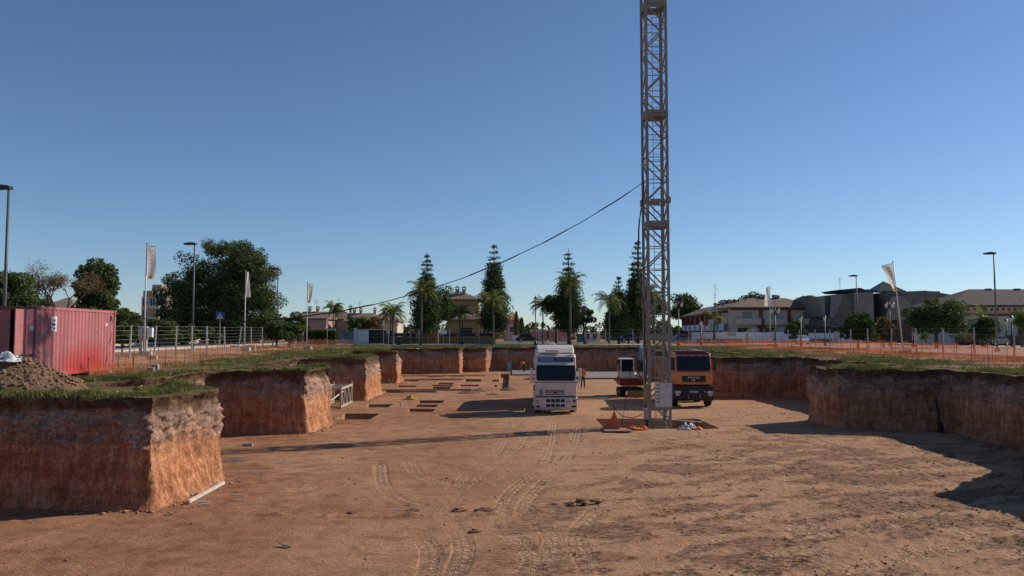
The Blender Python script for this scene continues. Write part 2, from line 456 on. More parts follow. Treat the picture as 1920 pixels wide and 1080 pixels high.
# tyre and crawler tracks: polylines as driven (photograph points laid onto the floor)
TR = [([(800, 1080), (806, 1035), (778, 990), (800, 958), (840, 925), (890, 880), (935, 845), (962, 800), (1000, 775)], .30, 0),
      ([(846, 1085), (868, 1030), (850, 985), (832, 955), (870, 915), (925, 875), (970, 840), (1000, 800), (1055, 775)], .30, 0),
      ([(978, 1085), (1000, 1045), (955, 1000), (938, 965), (960, 920), (1010, 880), (1032, 840), (1040, 790)], .30, 0),
      ([(1000, 1080), (1035, 1030), (1025, 990), (985, 965), (995, 930), (1045, 880), (1075, 840), (1085, 800)], .30, 0),
      ([(712, 872), (716, 905), (735, 930), (775, 945), (830, 948)], .32, 0), ([(768, 866), (780, 888), (820, 902), (880, 905)], .32, 0),
      ([(960, 842), (1100, 826), (1250, 832), (1420, 850)], .4, 0), ([(1000, 870), (1120, 850), (1300, 860), (1500, 890), (1700, 930)], .4, 0),
      ([(1100, 800), (1300, 835), (1550, 900), (1960, 1010)], .36, 0), ([(1180, 815), (1400, 870), (1700, 960), (1960, 1060)], .36, 0),
      ([(1360, 800), (1500, 830), (1700, 880), (1900, 945)], .36, 0), ([(1420, 790), (1600, 850), (1800, 910)], .36, 0),
      ([(1250, 1085), (1330, 1010), (1480, 960), (1700, 930)], .34, 0), ([(1380, 1085), (1480, 1025), (1640, 985), (1920, 975)], .34, 0),
      ([(1560, 1085), (1700, 1040), (1920, 1020)], .34, 0), ([(1120, 1085), (1080, 1010), (1130, 950), (1250, 900), (1400, 880)], .3, 0),
      ([(1512, 1085), (1514, 1030), (1512, 985), (1505, 935), (1495, 900)], .5, 1), ([(640, 830), (760, 815), (900, 790), (980, 770)], .35, 0),
      ([(700, 845), (850, 825), (960, 800), (1040, 775)], .35, 0)]
TM = np.zeros_like(GX); TU = np.zeros_like(GX); TV = np.zeros_like(GX); TK = np.zeros_like(GX)
def catmull(P, k=8):
    P = [P[0]] + P + [P[-1]]; o = []
    for i in range(1, len(P) - 2):
        a, b, c, d = [np.array(P[i + j - 1]) for j in range(4)]
        for t in np.linspace(0, 1, k, endpoint=False):
            o.append(.5 * ((2 * b) + (c - a) * t + (2 * a - 5 * b + 4 * c - d) * t * t + (3 * b - a - 3 * c + d) * t ** 3))
    return np.array(o + [P[-2]])
for pl, hw, kind in TR:
    C = catmull([ground_pt(a, b, PIT)[:2] for a, b in pl]); s = 0
    for a, b in zip(C[:-1], C[1:]):
        d = b - a; Ls = np.hypot(*d)
        if Ls < 1e-6: continue
        j0, j1 = np.searchsorted(gy, [min(a[1], b[1]) - .7, max(a[1], b[1]) + .7]); i0, i1 = np.searchsorted(gx, [min(a[0], b[0]) - .7, max(a[0], b[0]) + .7])
        if j1 <= j0 or i1 <= i0: s += Ls; continue
        sl_ = (slice(j0, j1), slice(i0, i1)); qx, qy = GX[sl_] - a[0], GY[sl_] - a[1]
        t = np.clip((qx * d[0] + qy * d[1]) / Ls ** 2, 0, 1); ddx, ddy = qx - t * d[0], qy - t * d[1]
        dist = np.hypot(ddx, ddy); mk = sstep(hw, hw * .75, dist)
        w = mk > TM[sl_]
        TM[sl_] = np.where(w, mk, TM[sl_]); TU[sl_] = np.where(w, s + t * Ls, TU[sl_])
        TV[sl_] = np.where(w, np.sign(ddx * d[1] - ddy * d[0]) * dist / hw, TV[sl_]); TK[sl_] = np.where(w, kind, TK[sl_])
        s += Ls
fade = np.clip(fbm2(GX * .4, GY * .4, 3, 91) * 2.8 - .6, .12, 1)
TM *= fade
prof = -0.018 + 0.03 * sstep(.75, 1.0, np.abs(TV))
pitch_ = np.where(TK > .5, .17, .21)
bars = np.sin((TU + np.where(TK > .5, 0, np.abs(TV) * .12)) * 2 * np.pi / pitch_)
FZ += TM * (prof * 1.5 + 0.003 * bars * (1 + 4 * TK)) * near
for x0, x1, y0, y1, dp in PITS:
    ins = (GX > x0) & (GX < x1) & (GY > y0) & (GY < y1)
    FZ = np.where(ins, floor_h(GX, GY) - dp + .05 * (fbm2(GX * 2, GY * 2, 3, 95) - .5), FZ)
ny_, nx_ = GX.shape
ii = np.arange(nx_ * ny_).reshape(ny_, nx_)
fq = np.stack([ii[:-1, :-1], ii[:-1, 1:], ii[1:, 1:], ii[1:, :-1]], -1)
cx_, cy_ = (GX[:-1, :-1] + GX[1:, 1:]) / 2, (GY[:-1, :-1] + GY[1:, 1:]) / 2
def in_poly(x, y, P):
    c = np.zeros(x.shape, bool); n = len(P)
    for i in range(n):
        x0, y0 = P[i]; x1, y1 = P[(i + 1) % n]
        if y0 == y1: continue
        w = ((y0 > y) != (y1 > y)) & (x < (x1 - x0) * (y - y0) / (y1 - y0) + x0)
        c ^= w
    return c
def grow(P, e):
    n = len(P); o = []
    for i in range(n):
        a, b, c = [Vector(P[(i + k) % n]) for k in (-1, 0, 1)]
        t0, t1 = (b - a).normalized(), (c - b).normalized()
        nrm = Vector((t0.y + t1.y, -(t0.x + t1.x)))
        nrm = nrm.normalized() * e * 1.41 if nrm.length > 1e-6 else Vector((0, 0))
        o.append((b.x + nrm.x, b.y + nrm.y))
    return o
keep = in_poly(cx_, cy_, grow(OUT, .75))
used = np.zeros(nx_ * ny_, bool); fk = fq[keep]; used[fk.ravel()] = True
remap = np.cumsum(used) - 1
wet = np.clip(churn * 2.2 * sstep(.47, .58, fbm2(GX * .7 + GY * .45, GY * 1.9 - GX * .8, 4, 99)), 0, 1)
fl_me = np_mesh('pit_floor', np.stack([GX, GY, FZ], -1).reshape(-1, 3)[used], remap[fk], {
    'track': ('POINT', TM.ravel()[used]), 'track_u': ('POINT', TU.ravel()[used]), 'track_v': ('POINT', TV.ravel()[used]), 'crawler': ('POINT', TK.ravel()[used]),
    'sandy': ('POINT', np.clip(sstep(-7, 4, GX - (GY - 25) * .12) * (.35 + .9 * fbm2(GX * .3, GY * .45, 4, 103)), 0, 1).ravel()[used]), 'wet': ('POINT', wet.ravel()[used]), 'churn': ('POINT', churn.ravel()[used])})
def floor_material():
    m, nt, N, L, B = nodes_of('trodden_earth')
    B.inputs['Roughness'].default_value = .95; B.inputs['Specular IOR Level'].default_value = .1
    pos = N.new('ShaderNodeNewGeometry').outputs['Position']
    def A(n):
        a = N.new('ShaderNodeAttribute'); a.attribute_name = n; return a.outputs['Fac']
    n1 = noise(N, L, pos, .22, 5, .6); n2 = noise(N, L, pos, 1.6, 6, .65); n3 = noise(N, L, pos, 17, 6, .7)
    n4 = noise(N, L, pos, .9, 5, .6, (.45, 1.6, 1))
    base = ramp(N, L, n1, [(.3, (.31, .145, .074)), (.5, (.40, .205, .112)), (.72, (.48, .27, .16))])
    base = mixc(N, L, .9, base, ramp(N, L, n2, [(.3, (.62, .56, .53)), (.5, (1, 1, 1)), (.7, (1.25, 1.28, 1.31))]), 'MULTIPLY')
    base = mixc(N, L, math_node(N, L, 'MULTIPLY', A('track'), .34), base, (.56, .375, .25))
    base = mixc(N, L, math_node(N, L, 'MULTIPLY', A('sandy'), .62), base, (.58, .36, .215))
    streak = ramp(N, L, n4, [(.52, (0, 0, 0)), (.70, (1, 1, 1))])
    base = mixc(N, L, math_node(N, L, 'MULTIPLY', streak, .45), base, (.24, .115, .062))
    base = mixc(N, L, math_node(N, L, 'MULTIPLY', A('churn'), .28), base, (.45, .29, .19))
    base = mixc(N, L, math_node(N, L, 'MULTIPLY', A('wet'), .40), base, (.17, .088, .054))
    base = mixc(N, L, .9, base, ramp(N, L, n3, [(.3, (.48, .45, .43)), (.5, (1, 1, 1)), (.65, (1.2, 1.2, 1.2))]), 'MULTIPLY')
    # little stones
    vo = N.new('ShaderNodeTexVoronoi'); vo.inputs['Scale'].default_value = 3.2; L.new(pos, vo.inputs['Vector'])
    n6 = noise(N, L, pos, 60, 4, .7); n7 = noise(N, L, pos, 7, 6, .72, (.7, 1.5, 1))
    base = mixc(N, L, .85, base, ramp(N, L, n6, [(.3, (.62, .58, .55)), (.6, (1.15, 1.15, 1.15))]), 'MULTIPLY')
    crumb = ramp(N, L, n7, [(.50, (0, 0, 0)), (.56, (1, 1, 1))])
    base = mixc(N, L, math_node(N, L, 'MULTIPLY', crumb, math_node(N, L, 'ADD', .14, math_node(N, L, 'MULTIPLY', A('wet'), .75), True)), base, (.105, .052, .032))
    peb = math_node(N, L, 'MULTIPLY', math_node(N, L, 'LESS_THAN', vo.outputs['Distance'], .085), math_node(N, L, 'GREATER_THAN', n2, .5))
    base = mixc(N, L, math_node(N, L, 'MULTIPLY', peb, .6), base, (.5, .40, .33))
    L.new(base, B.inputs['Base Color'])
    # tread blocks in the tracks
    u, v = A('track_u'), A('track_v')
    av = math_node(N, L, 'ABSOLUTE', v)
    ph = math_node(N, L, 'ADD', math_node(N, L, 'MULTIPLY', u, 6.2831 / .11), math_node(N, L, 'MULTIPLY', av, 4.0))
    ribs = math_node(N, L, 'SINE', math_node(N, L, 'MULTIPLY', v, 11.0))
    tread = math_node(N, L, 'MULTIPLY', math_node(N, L, 'ADD', math_node(N, L, 'SINE', ph), ribs), A('track'))
    h = math_node(N, L, 'ADD', math_node(N, L, 'MULTIPLY', n3, .55), math_node(N, L, 'MULTIPLY', tread, .17))
    h = math_node(N, L, 'ADD', h, math_node(N, L, 'MULTIPLY', n2, .8)); h = math_node(N, L, 'ADD', h, math_node(N, L, 'MULTIPLY', n7, .7)); h = math_node(N, L, 'ADD', h, math_node(N, L, 'MULTIPLY', n6, .3)); h = math_node(N, L, 'ADD', h, math_node(N, L, 'MULTIPLY', peb, .3))
    b = N.new('ShaderNodeBump'); b.inputs['Strength'].default_value = 1.0; b.inputs['Distance'].default_value = .06
    L.new(h, b.inputs['Height']); L.new(b.outputs['Normal'], B.inputs['Normal'])
    return m
flo = tag(link('pit_floor', fl_me, floor_material(), None, True), kind='structure')
zq = (FZ.ravel()[used])[remap[fk]]
fl_me.polygons.foreach_set('use_smooth', (zq.max(1) - zq.min(1)) < .15)

# ---- loose clods and pebbles lying about (uncountable)
n_c = 3200
qx, qy = RNG.uniform(-16, 20, n_c * 4), 13.5 + 50 * RNG.random(n_c * 4) ** 1.7
pr = .12 + .9 * sstep(-2, 9, qx + (26 - qy) * .28) * (.3 + fbm2(qx * .35, qy * .35, 3, 81)); pr *= sstep(.40, .62, fbm2(qx * .9, qy * 1.4, 3, 311)) + .12
kx = (RNG.random(n_c * 4) < pr) & in_poly(qx, qy, grow(OUT, -.2))
qx, qy = qx[kx][:n_c], qy[kx][:n_c]
pick = RNG.choice(NR, 5000, p=np.where(RING[:, 1] > 18, seg_ := np.linalg.norm(np.roll(RING, -1, 0) - RING, axis=1), 0) / np.where(RING[:, 1] > 18, seg_, 0).sum())
foot_p = RING[pick] + NIN[pick] * (.15 + np.abs(RNG.normal(0, .28, 5000)))[:, None]
qx, qy = np.concatenate([qx, foot_p[:, 0]]), np.concatenate([qy, foot_p[:, 1]])
sz = .010 + .038 * RNG.random(len(qx)) ** 3.2; sz[-5000:] *= 1.5
ji = np.clip(np.searchsorted(gy, qy), 0, len(gy) - 1); jx = np.clip(np.searchsorted(gx, qx), 0, len(gx) - 1); qz = FZ[ji, jx]
oc = np.array([(1, 0, 0), (0, 1, 0), (-1, 0, 0), (0, -1, 0), (0, 0, .8), (0, 0, -.5)], float)
oV = oc[None] * RNG.uniform(.6, 1.4, (len(qx), 6, 1)) * sz[:, None, None] * np.array([1.3, 1.0, .9]); ang = RNG.uniform(0, 6.28, len(qx)); ca, sa_ = np.cos(ang)[:, None], np.sin(ang)[:, None]
oV = np.stack([oV[..., 0] * ca - oV[..., 1] * sa_, oV[..., 0] * sa_ + oV[..., 1] * ca, oV[..., 2]], -1) + np.stack([qx, qy, qz + sz * .35], 1)[:, None]
of = np.array([(0, 1, 4), (1, 2, 4), (2, 3, 4), (3, 0, 4), (1, 0, 5), (2, 1, 5), (3, 2, 5), (0, 3, 5)])
oF = (of[None] + 6 * np.arange(len(qx))[:, None, None]).reshape(-1, 3)
tag(link('soil_clods', np_mesh('soil_clods', oV.reshape(-1, 3), oF), mat('clod_soil', (.26, .135, .078), .95, .3, 1.5, col2=(.38, .23, .145))), 'loose earth clods and pebbles scattered over the pit floor', 'clods', kind='stuff')

# ---- upper ground: one sheet to the horizon with the pit left open
def point_grid():
    P = []
    for st, (x0, x1, y0, y1) in ((.55, (-24, 26, 18, 60)), (1.3, (-48, 48, -6, 112)), (6, (-130, 130, -40, 240))):
        xs, ys = np.meshgrid(np.arange(x0, x1, st), np.arange(y0, y1, st))
        q = np.stack([xs.ravel(), ys.ravel()], 1) + RNG.uniform(-.3, .3, (xs.size, 2)) * st
        P.append(q)
    a, b, c = P
    inb = lambda q, x0, x1, y0, y1: (q[:, 0] > x0) & (q[:, 0] < x1) & (q[:, 1] > y0) & (q[:, 1] < y1)
    b = b[~inb(b, -24, 26, 18, 60)]; c = c[~inb(c, -49, 49, -8, 114)]
    P = np.concatenate([a, b, c])
    return P[~in_poly(P[:, 0], P[:, 1], grow(OUT, .45))]
PG = point_grid()
FARC = [(-3000, -600), (3000, -600), (3000, 4500), (-3000, 4500)]
allp = [Vector((float(a), float(b))) for a, b in RIM] + [Vector(p) for p in FARC] + [Vector((float(a), float(b))) for a, b in PG]
edges = [(i, (i + 1) % NR) for i in range(NR)] + [(NR + i, NR + (i + 1) % 4) for i in range(4)]
cv, ce, cf, _, _, _ = delaunay_2d_cdt(allp, edges, [], 0, 1e-5)
CV = np.array([(p.x, p.y) for p in cv]); CF = np.array([f for f in cf if len(f) == 3])
cen = CV[CF].mean(1)
CF = CF[~in_poly(cen[:, 0], cen[:, 1], [tuple(p) for p in RIM])]
def rim_dist(x, y):
    """coarse distance to the pit rim"""
    d = np.full(x.shape, 1e9)
    Q = RIM[::6]
    for i in range(0, len(x), 4000):
        xs, ys = x[i:i + 4000], y[i:i + 4000]
        d[i:i + 4000] = np.sqrt(((xs[:, None] - Q[None, :, 0]) ** 2 + (ys[:, None] - Q[None, :, 1]) ** 2).min(1))
    return d
upz = upper_h(CV[:, 0], CV[:, 1]); rd = np.minimum(rim_dist(CV[:, 0], CV[:, 1]), 50)
far_flat = (np.abs(CV[:, 0]) > 200) | (CV[:, 1] > 250) | (CV[:, 1] < -60)
upz = np.where(far_flat, 0, upz); upz = np.where(CV[:, 1] > 109, -.03 + 0 * upz, upz)
zrim = {(round(float(a), 3), round(float(b), 3)): float(z) for (a, b), z in zip(RIM, Z1)}
upz = np.array([zrim.get((round(float(a), 3), round(float(b), 3)), z) for (a, b), z in zip(CV, upz)])
green = sstep(5.5, 1.0, rd) * (.55 + .6 * fbm2(CV[:, 0] * .6, CV[:, 1] * .6, 3, 111))
gr_me = np_mesh('ground', np.concatenate([CV, upz[:, None]], 1), CF, {'green': ('POINT', green)})
def ground_material():
    m, nt, N, L, B = nodes_of('upper_earth')
    B.inputs['Roughness'].default_value = .95; B.inputs['Specular IOR Level'].default_value = .1
    pos = N.new('ShaderNodeNewGeometry').outputs['Position']
    a = N.new('ShaderNodeAttribute'); a.attribute_name = 'green'
    n1 = noise(N, L, pos, .35, 5, .6); n2 = noise(N, L, pos, 3.0, 6, .65); n3 = noise(N, L, pos, 22, 5, .7)
    base = ramp(N, L, n1, [(.3, (.33, .155, .085)), (.55, (.40, .22, .13)), (.75, (.43, .28, .18))])
    gr = ramp(N, L, n2, [(.3, (.05, .058, .022)), (.55, (.10, .095, .04)), (.75, (.20, .14, .075))])
    gf = math_node(N, L, 'MULTIPLY', a.outputs['Fac'], ramp(N, L, n2, [(.3, (.4, .4, .4)), (.5, (1, 1, 1))]))
    base = mixc(N, L, gf, base, gr)
    base = mixc(N, L, .9, base, ramp(N, L, n3, [(.25, (.6, .58, .55)), (.6, (1.1, 1.1, 1.1))]), 'MULTIPLY')
    L.new(base, B.inputs['Base Color'])
    h = math_node(N, L, 'ADD', n3, math_node(N, L, 'MULTIPLY', n2, 2.0))
    b = N.new('ShaderNodeBump'); b.inputs['Strength'].default_value = .6; b.inputs['Distance'].default_value = .06
    L.new(h, b.inputs['Height']); L.new(b.outputs['Normal'], B.inputs['Normal'])
    return m
tag(link('ground', gr_me, ground_material(), None, True), kind='structure')
# ================================================================== SHARED MATERIALS
def leaf_material(name, c1, c2, c3, tr=.25):
    m, nt, N, L, B = nodes_of(name)
    a = N.new('ShaderNodeAttribute'); a.attribute_name = 'rnd'
    c = ramp(N, L, a.outputs['Fac'], [(0, c1), (.55, c2), (1, c3)])
    L.new(c, B.inputs['Base Color']); B.inputs['Roughness'].default_value = .7; B.inputs['Specular IOR Level'].default_value = .2
    t = N.new('ShaderNodeBsdfTranslucent'); L.new(c, t.inputs['Color'])
    mx = N.new('ShaderNodeMixShader'); mx.inputs[0].default_value = tr
    L.new(B.outputs[0], mx.inputs[1]); L.new(t.outputs[0], mx.inputs[2])
    L.new(mx.outputs[0], nt.nodes['Material Output'].inputs['Surface'])
    return m
L_PINE = leaf_material('pine_needles', (0.0394, 0.0614, 0.0205), (0.0781, 0.1153, 0.0335), (0.1647, 0.1989, 0.0544))
L_NORF = leaf_material('araucaria_needles', (0.0322, 0.0580, 0.0273), (0.0625, 0.1042, 0.0372), (0.1362, 0.1841, 0.0544))
L_DARK = leaf_material('evergreen_leaves', (0.0286, 0.0477, 0.0171), (0.0586, 0.0930, 0.0278), (0.1362, 0.1779, 0.0460))
L_HEDGE = leaf_material('hedge_leaves', (.05, .085, .018), (.085, .13, .026), (.13, .18, .04), .3)
L_PALM = leaf_material('palm_leaflets', (0.0680, 0.0989, 0.0239), (0.1367, 0.1711, 0.0409), (0.3076, 0.3139, 0.0941), .3)
L_OLIVE = leaf_material('dry_leaves', (0.1318, 0.0930, 0.0434), (0.2015, 0.1318, 0.0589), (0.2635, 0.1860, 0.0775), .2)
L_GRASS = leaf_material('grass_blades', (.055, .08, .018), (.12, .15, .036), (.30, .25, .10), .3)
L_LAWN = leaf_material('lawn_blades', (.09, .15, .02), (.15, .21, .03), (.25, .27, .06), .3)
L_STRAW = leaf_material('dry_weeds', (.20, .13, .06), (.30, .19, .085), (.40, .28, .13), .2)
M_BARK = mat('bark', (.085, .060, .042), .9, .35, 6, .5, 30)
M_PALMT = mat('palm_trunk', (.13, .11, .09), .9, .3, 9, .5, 22)
M_CONC = mat('concrete', (.36, .31, .26), .85, .18, 3, .25, 40)
M_GALV = mat('galvanised_steel', (.36, .36, .35), .55, .15, 6, metal=.2)
M_DKM = mat('dark_painted_metal', (.022, .024, .027), .45, .2, 5)
M_WHITE = mat('white_render', (.70, .70, .69), .8, .08, 1.2, .1, 30)
M_BLACK = mat('black_rubber', (.018, .017, .016), .85, .35, 8, .3, 40, col2=(.06, .042, .032), mix=(.5, .8))
M_GLASSD = mat('dark_window_glass', (.010, .016, .018), .08, .2, 1, spec=.22)
M_GLASSB = mat('pale_window_glass', (.10, .16, .19), .12, .3, .8, spec=.6)

# ================================================================== VEGETATION
def leaves(name, P, size, m, parent=None, aspect=.5, flat=0.0, rnd=None, kind=None):
    """one leaf-sized rhombus per point"""
    n = len(P); P = np.asarray(P)
    d = RNG.normal(size=(n, 3)); d[:, 2] *= (1 - flat); d /= np.linalg.norm(d, axis=1)[:, None]
    e = RNG.normal(size=(n, 3)); e -= d * (e * d).sum(1)[:, None]; e /= np.linalg.norm(e, axis=1)[:, None]
    s = (np.asarray(size) * RNG.uniform(.6, 1.4, n))[:, None]
    V = np.stack([P - d * s, P + e * s * aspect, P + d * s, P - e * s * aspect], 1).reshape(-1, 3)
    Fc = np.arange(4 * n).reshape(n, 4)
    rv = RNG.random(n) if rnd is None else np.clip(rnd + RNG.normal(0, .18, n), 0, 1)
    me = np_mesh(name, V, Fc, {'rnd': ('FACE', rv)})
    o = link(name, me, m, parent)
    if kind: tag(o, kind=kind)
    return o
def blob_points(blobs, n, shell=.55):
    """points in the outer part of many overlapping ellipsoids; returns points and a light/dark value per clump, with lighter upper sides put into the colour"""
    B = np.array(blobs, dtype=float); w = (B[:, 3] * B[:, 4] * B[:, 5]) ** .6; w /= w.sum()
    k = RNG.choice(len(B), n, p=w)
    d = RNG.normal(size=(n, 3)); d /= np.linalg.norm(d, axis=1)[:, None]
    r = (shell + (1 - shell) * RNG.random(n) ** .7)[:, None]
    P = B[k, :3] + d * r * B[k, 3:6]
    tone = RNG.random(len(B))
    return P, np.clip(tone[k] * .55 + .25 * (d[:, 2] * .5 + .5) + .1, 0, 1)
def crown_blobs(c, rad, n, sub=(.28, .42), flat=.75):
    o = []
    for i in range(n):
        d = RNG.normal(size=3); d /= np.linalg.norm(d)
        if d[2] < -.55: d[2] *= -.5
        q = RNG.uniform(.3, .92)
        s = RNG.uniform(sub[0] * .65, sub[1] * 1.1) * min(rad[0], rad[2])
        o.append((c[0] + d[0] * rad[0] * q, c[1] + d[1] * rad[1] * q, c[2] + d[2] * rad[2] * q, s * 1.15, s * 1.15, s * flat))
    return o
def limbs(mb, base, top, r, blobs, n):
    mb.path([base, base.lerp(top, .5) + Vector((random.uniform(-.1, .1), 0, 0)), top], [r, r * .8, r * .55], 8)
    for i in range(n):
        b = blobs[int(random.random() * len(blobs))]; t = base.lerp(top, random.uniform(.55, 1))
        e = Vector(b[:3]); mid = t.lerp(e, .5) + Vector((0, 0, (e - t).length * .08))
        mb.path([t, mid, e], [r * .4, r * .25, r * .08], 5)
def broad_tree(x, y, h, rad, label, m=L_DARK, n=5000, trunk=.25, leaf=.16, nb=36, group=None, z0=0.0, name='tree', cat='tree', sub=(.28, .42), bare=0, low=None):
    t = thing(name, (x, y, z0), label, cat, group)
    c = (0, 0, h - rad[2]) if low is None else (0, 0, low + rad[2])
    bl = crown_blobs(c, rad, nb, sub)
    mb = MB(); limbs(mb, Vector((0, 0, -.1)), Vector((0, 0, max(.3, c[2] - rad[2] * .3))), trunk, bl, 10); mb.build('trunk', M_BARK, t, True)
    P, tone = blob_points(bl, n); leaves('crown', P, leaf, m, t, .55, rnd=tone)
    return t
def norfolk(x, y, h, w, label, n=7000, bare_top=.45):
    """araucaria: dense dark cone below, separate whorls towards the tip"""
    t = thing('norfolk_pine', (x, y, 0), label, 'tree', 'tall pines beyond the pit')
    mb = MB(); mb.path([(0, 0, -.1), (0.05, 0, h * .5), (0, 0, h)], [.26, .16, .03], 8)
    bl = []; z = h * .17
    while z < h * .985:
        f = (z - h * .17) / (h * .83)
        rr = w * (1 - f) ** .78 * (.62 + .38 * min(1, f * 5)) + .06
        k = 8 if f < .6 else 6
        ph = random.random() * 6.28
        for i in range(k):
            a = ph + 6.28 * i / k; q = rr * random.uniform(.5, .95); dr = random.uniform(-.12, .18)
            e = Vector((q * math.cos(a), q * math.sin(a), z + dr + q * .10))
            mb.path([(0, 0, z), e], [.06 * (1 - f) + .02, .015], 4)
            sz = (.76 if f > bare_top else .88) * (1.25 - f * .76)
            bl.append((e.x * .82, e.y * .82, e.z, sz * 1.1, sz * 1.1, sz * (.5 if f > bare_top else .75)))
            if f < .75: bl.append((e.x * .5, e.y * .5, e.z, sz * 1.1, sz * 1.1, sz * .8))
        z += h * (.034 if f < bare_top else .052) * random.uniform(.85, 1.15)
    bl.append((0, 0, h * .985, .18, .18, .3))
    mb.build('trunk', M_BARK, t, True)
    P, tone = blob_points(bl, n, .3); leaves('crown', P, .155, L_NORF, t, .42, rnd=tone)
    return t
def palm(x, y, h, fr, label, nf=26, trunk=.17, droop=1.0, z0=0.0, group='palms beyond the pit'):
    t = thing('palm_tree', (x, y, z0), label, 'palm tree', group)
    mb = MB(); prof = []
    k = 26
    for i in range(k + 1):
        f = i / k; prof.append((trunk * .72 * (1.25 - .4 * f + .25 * max(0, .12 - f) * 8) * (1 + .05 * (i % 2)), h * f - .1))
    prof[-1] = (trunk * .5, h); mb.lathe(prof, n=10); mb.build('trunk', M_PALMT, t, True)
    sh = MB(); sh.lathe([(trunk * .9, h * .88), (trunk * 1.25, h * .95), (trunk * 1.1, h), (trunk * .3, h + .25)], n=10); sh.build('crown_shaft', mat('dry_palm_sheath', (.20, .15, .085), .9, .3, 8, .4, 25), t, True)
    VV = []; FF = []; rv = []
    rb = MB()
    for i in range(nf):
        a = random.uniform(0, 6.28); el = random.uniform(-.35, 1.35); L_ = fr * random.uniform(.8, 1.1)
        pts = []; p = Vector((0, 0, h + .1)); e = el
        for s in range(9):
            pts.append(p.copy()); p = p + Vector((math.cos(a) * math.cos(e), math.sin(a) * math.cos(e), math.sin(e))) * (L_ / 8); e -= droop * (.10 + .035 * s)
        rb.path(pts, [.028 - .0027 * s for s in range(9)], 4)
        tone = random.random() * .6 + (.3 if el > .2 else 0)
        for s in range(1, 8):
            for q in range(3):
                f = (q + random.random()) / 3; c = pts[s].lerp(pts[s + 1], f)
                d = (pts[s + 1] - pts[s]).normalized(); side = d.cross(Vector((0, 0, 1)))
                side = side.normalized() if side.length > .05 else Vector((1, 0, 0))
                ll = fr * .27 * (1 - abs((s + f) / 8 - .45) * 1.1)
                for sg in (-1, 1):
                    tip = c + (side * sg * .8 + d * .5 + Vector((0, 0, -.55 * droop))).normalized() * max(.1, ll) * random.uniform(.8, 1.2)
                    b = len(VV); wv = d * .045
                    VV += [c - wv, c + wv, tip]; FF.append((b, b + 1, b + 2)); rv.append(min(1, max(0, tone + random.gauss(0, .12))))
    rb.build('frond_stems', mat('frond_stem', (.14, .13, .05), .7), t)
    me = np_mesh('fronds', np.array([tuple(v) for v in VV]), np.array(FF), {'rnd': ('FACE', rv)}); link('fronds', me, L_PALM, t)
    return t
def bare_tree(x, y, h, label, spread=1.0, m=M_BARK, depth=6, z0=0.0, name='bare_tree', r0=.14):
    t = thing(name, (x, y, z0), label, 'tree')
    mb = MB(); tw = []
    def grow_(p, d, L_, r, k):
        e = p + d * L_; mb.path([p, p.lerp(e, .5) + Vector((random.gauss(0, .03), random.gauss(0, .03), 0)) * L_, e], [r, r * .85, r * .7], 5 if k > 3 else 3)
        if k == 0: tw.append(e); return
        for i in range(random.choice((2, 3, 3)) if k > 1 else 3):
            sp_k = spread * (.45 if k >= depth - 1 else 1.0)
            v = Vector((random.gauss(0, .55 * sp_k), random.gauss(0, .55 * sp_k), random.gauss(.12, .22)))
            grow_(e, (d + v).normalized(), L_ * random.uniform(.62, .82), r * .62, k - 1)
    grow_(Vector((0, 0, -.1)), Vector((random.gauss(0, .05), 0, 1)).normalized(), h * .27, r0, depth)
    mb.build('trunk', m, t)
    return t, tw

# ---- left of the site
def pine_big():
    t = thing('stone_pine', (fx(428, 100), 100, .3), 'largest dark green pine behind the wire fence, between two street lamps', 'tree')
    bl = []
    for px, py, r in [(340, 545, 1.9), (312, 560, 1.3), (370, 520, 2.1), (400, 500, 2.2), (430, 475, 1.9), (455, 485, 2.2), (480, 515, 2.4), (494, 555, 1.8), (430, 530, 3.0), (385, 565, 2.8), (460, 570, 2.8), (345, 580, 2.2), (495, 498, 1.1), (412, 466, 1.0), (325, 530, 1.3), (505, 580, 1.4), (440, 600, 2.4), (390, 600, 2.4), (360, 612, 2.2), (420, 618, 2.2), (470, 612, 2.2), (335, 618, 1.8), (505, 615, 1.8), (415, 548, 3.0), (450, 545, 3.0), (478, 480, 1.0), (330, 600, 1.6), (500, 600, 1.6)]:
        for k in range(5):
            yy = random.uniform(-3, 3)
            r2 = r * 1.28; bl += [(fx(px, 100) - t.location.x + random.gauss(0, r2 * .36), yy + random.gauss(0, .5), hz(py, 100) - .3 + random.gauss(0, r2 * .32), r2 * .45, r2 * .45, r2 * .33) for _ in range(3)]
    mb = MB(); limbs(mb, Vector((0, 0, -.2)), Vector((.3, 0, 4.2)), .4, bl, 26); mb.build('trunk', M_BARK, t, True)
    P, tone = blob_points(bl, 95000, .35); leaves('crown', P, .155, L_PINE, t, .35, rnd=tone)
pine_big()
broad_tree(fx(180, 70), 70, hz(478, 70), (1.75, 1.7, 3.5), 'rounded dark green tree right behind the red container', L_PINE, 20000, .2, .14, 110)
broad_tree(fx(20, 62), 62, hz(508, 62), (2.2, 2.0, 2.2), 'dark green tree at the left edge of the photo, behind the lamp post', L_PINE, 9000, .2, .13, 46)
broad_tree(fx(60, 75), 75, hz(545, 75), (2.0, 2.0, 1.6), 'low dark green tree just right of the left edge lamp post', L_DARK, 5000, .2, .14, 36)
broad_tree(fx(232, 64), 64, hz(556, 64), (1.5, 1.5, 1.7), 'small dark evergreen between container and electrical cabinet', L_DARK, 6000, .15, .12, 36, low=.5)
broad_tree(fx(232, 58), 58, hz(590, 58), (.75, .75, 1.3), 'narrow green shrub right beside the container corner', L_HEDGE, 3500, .08, .09, 24, name='shrub', cat='shrub', low=.1)
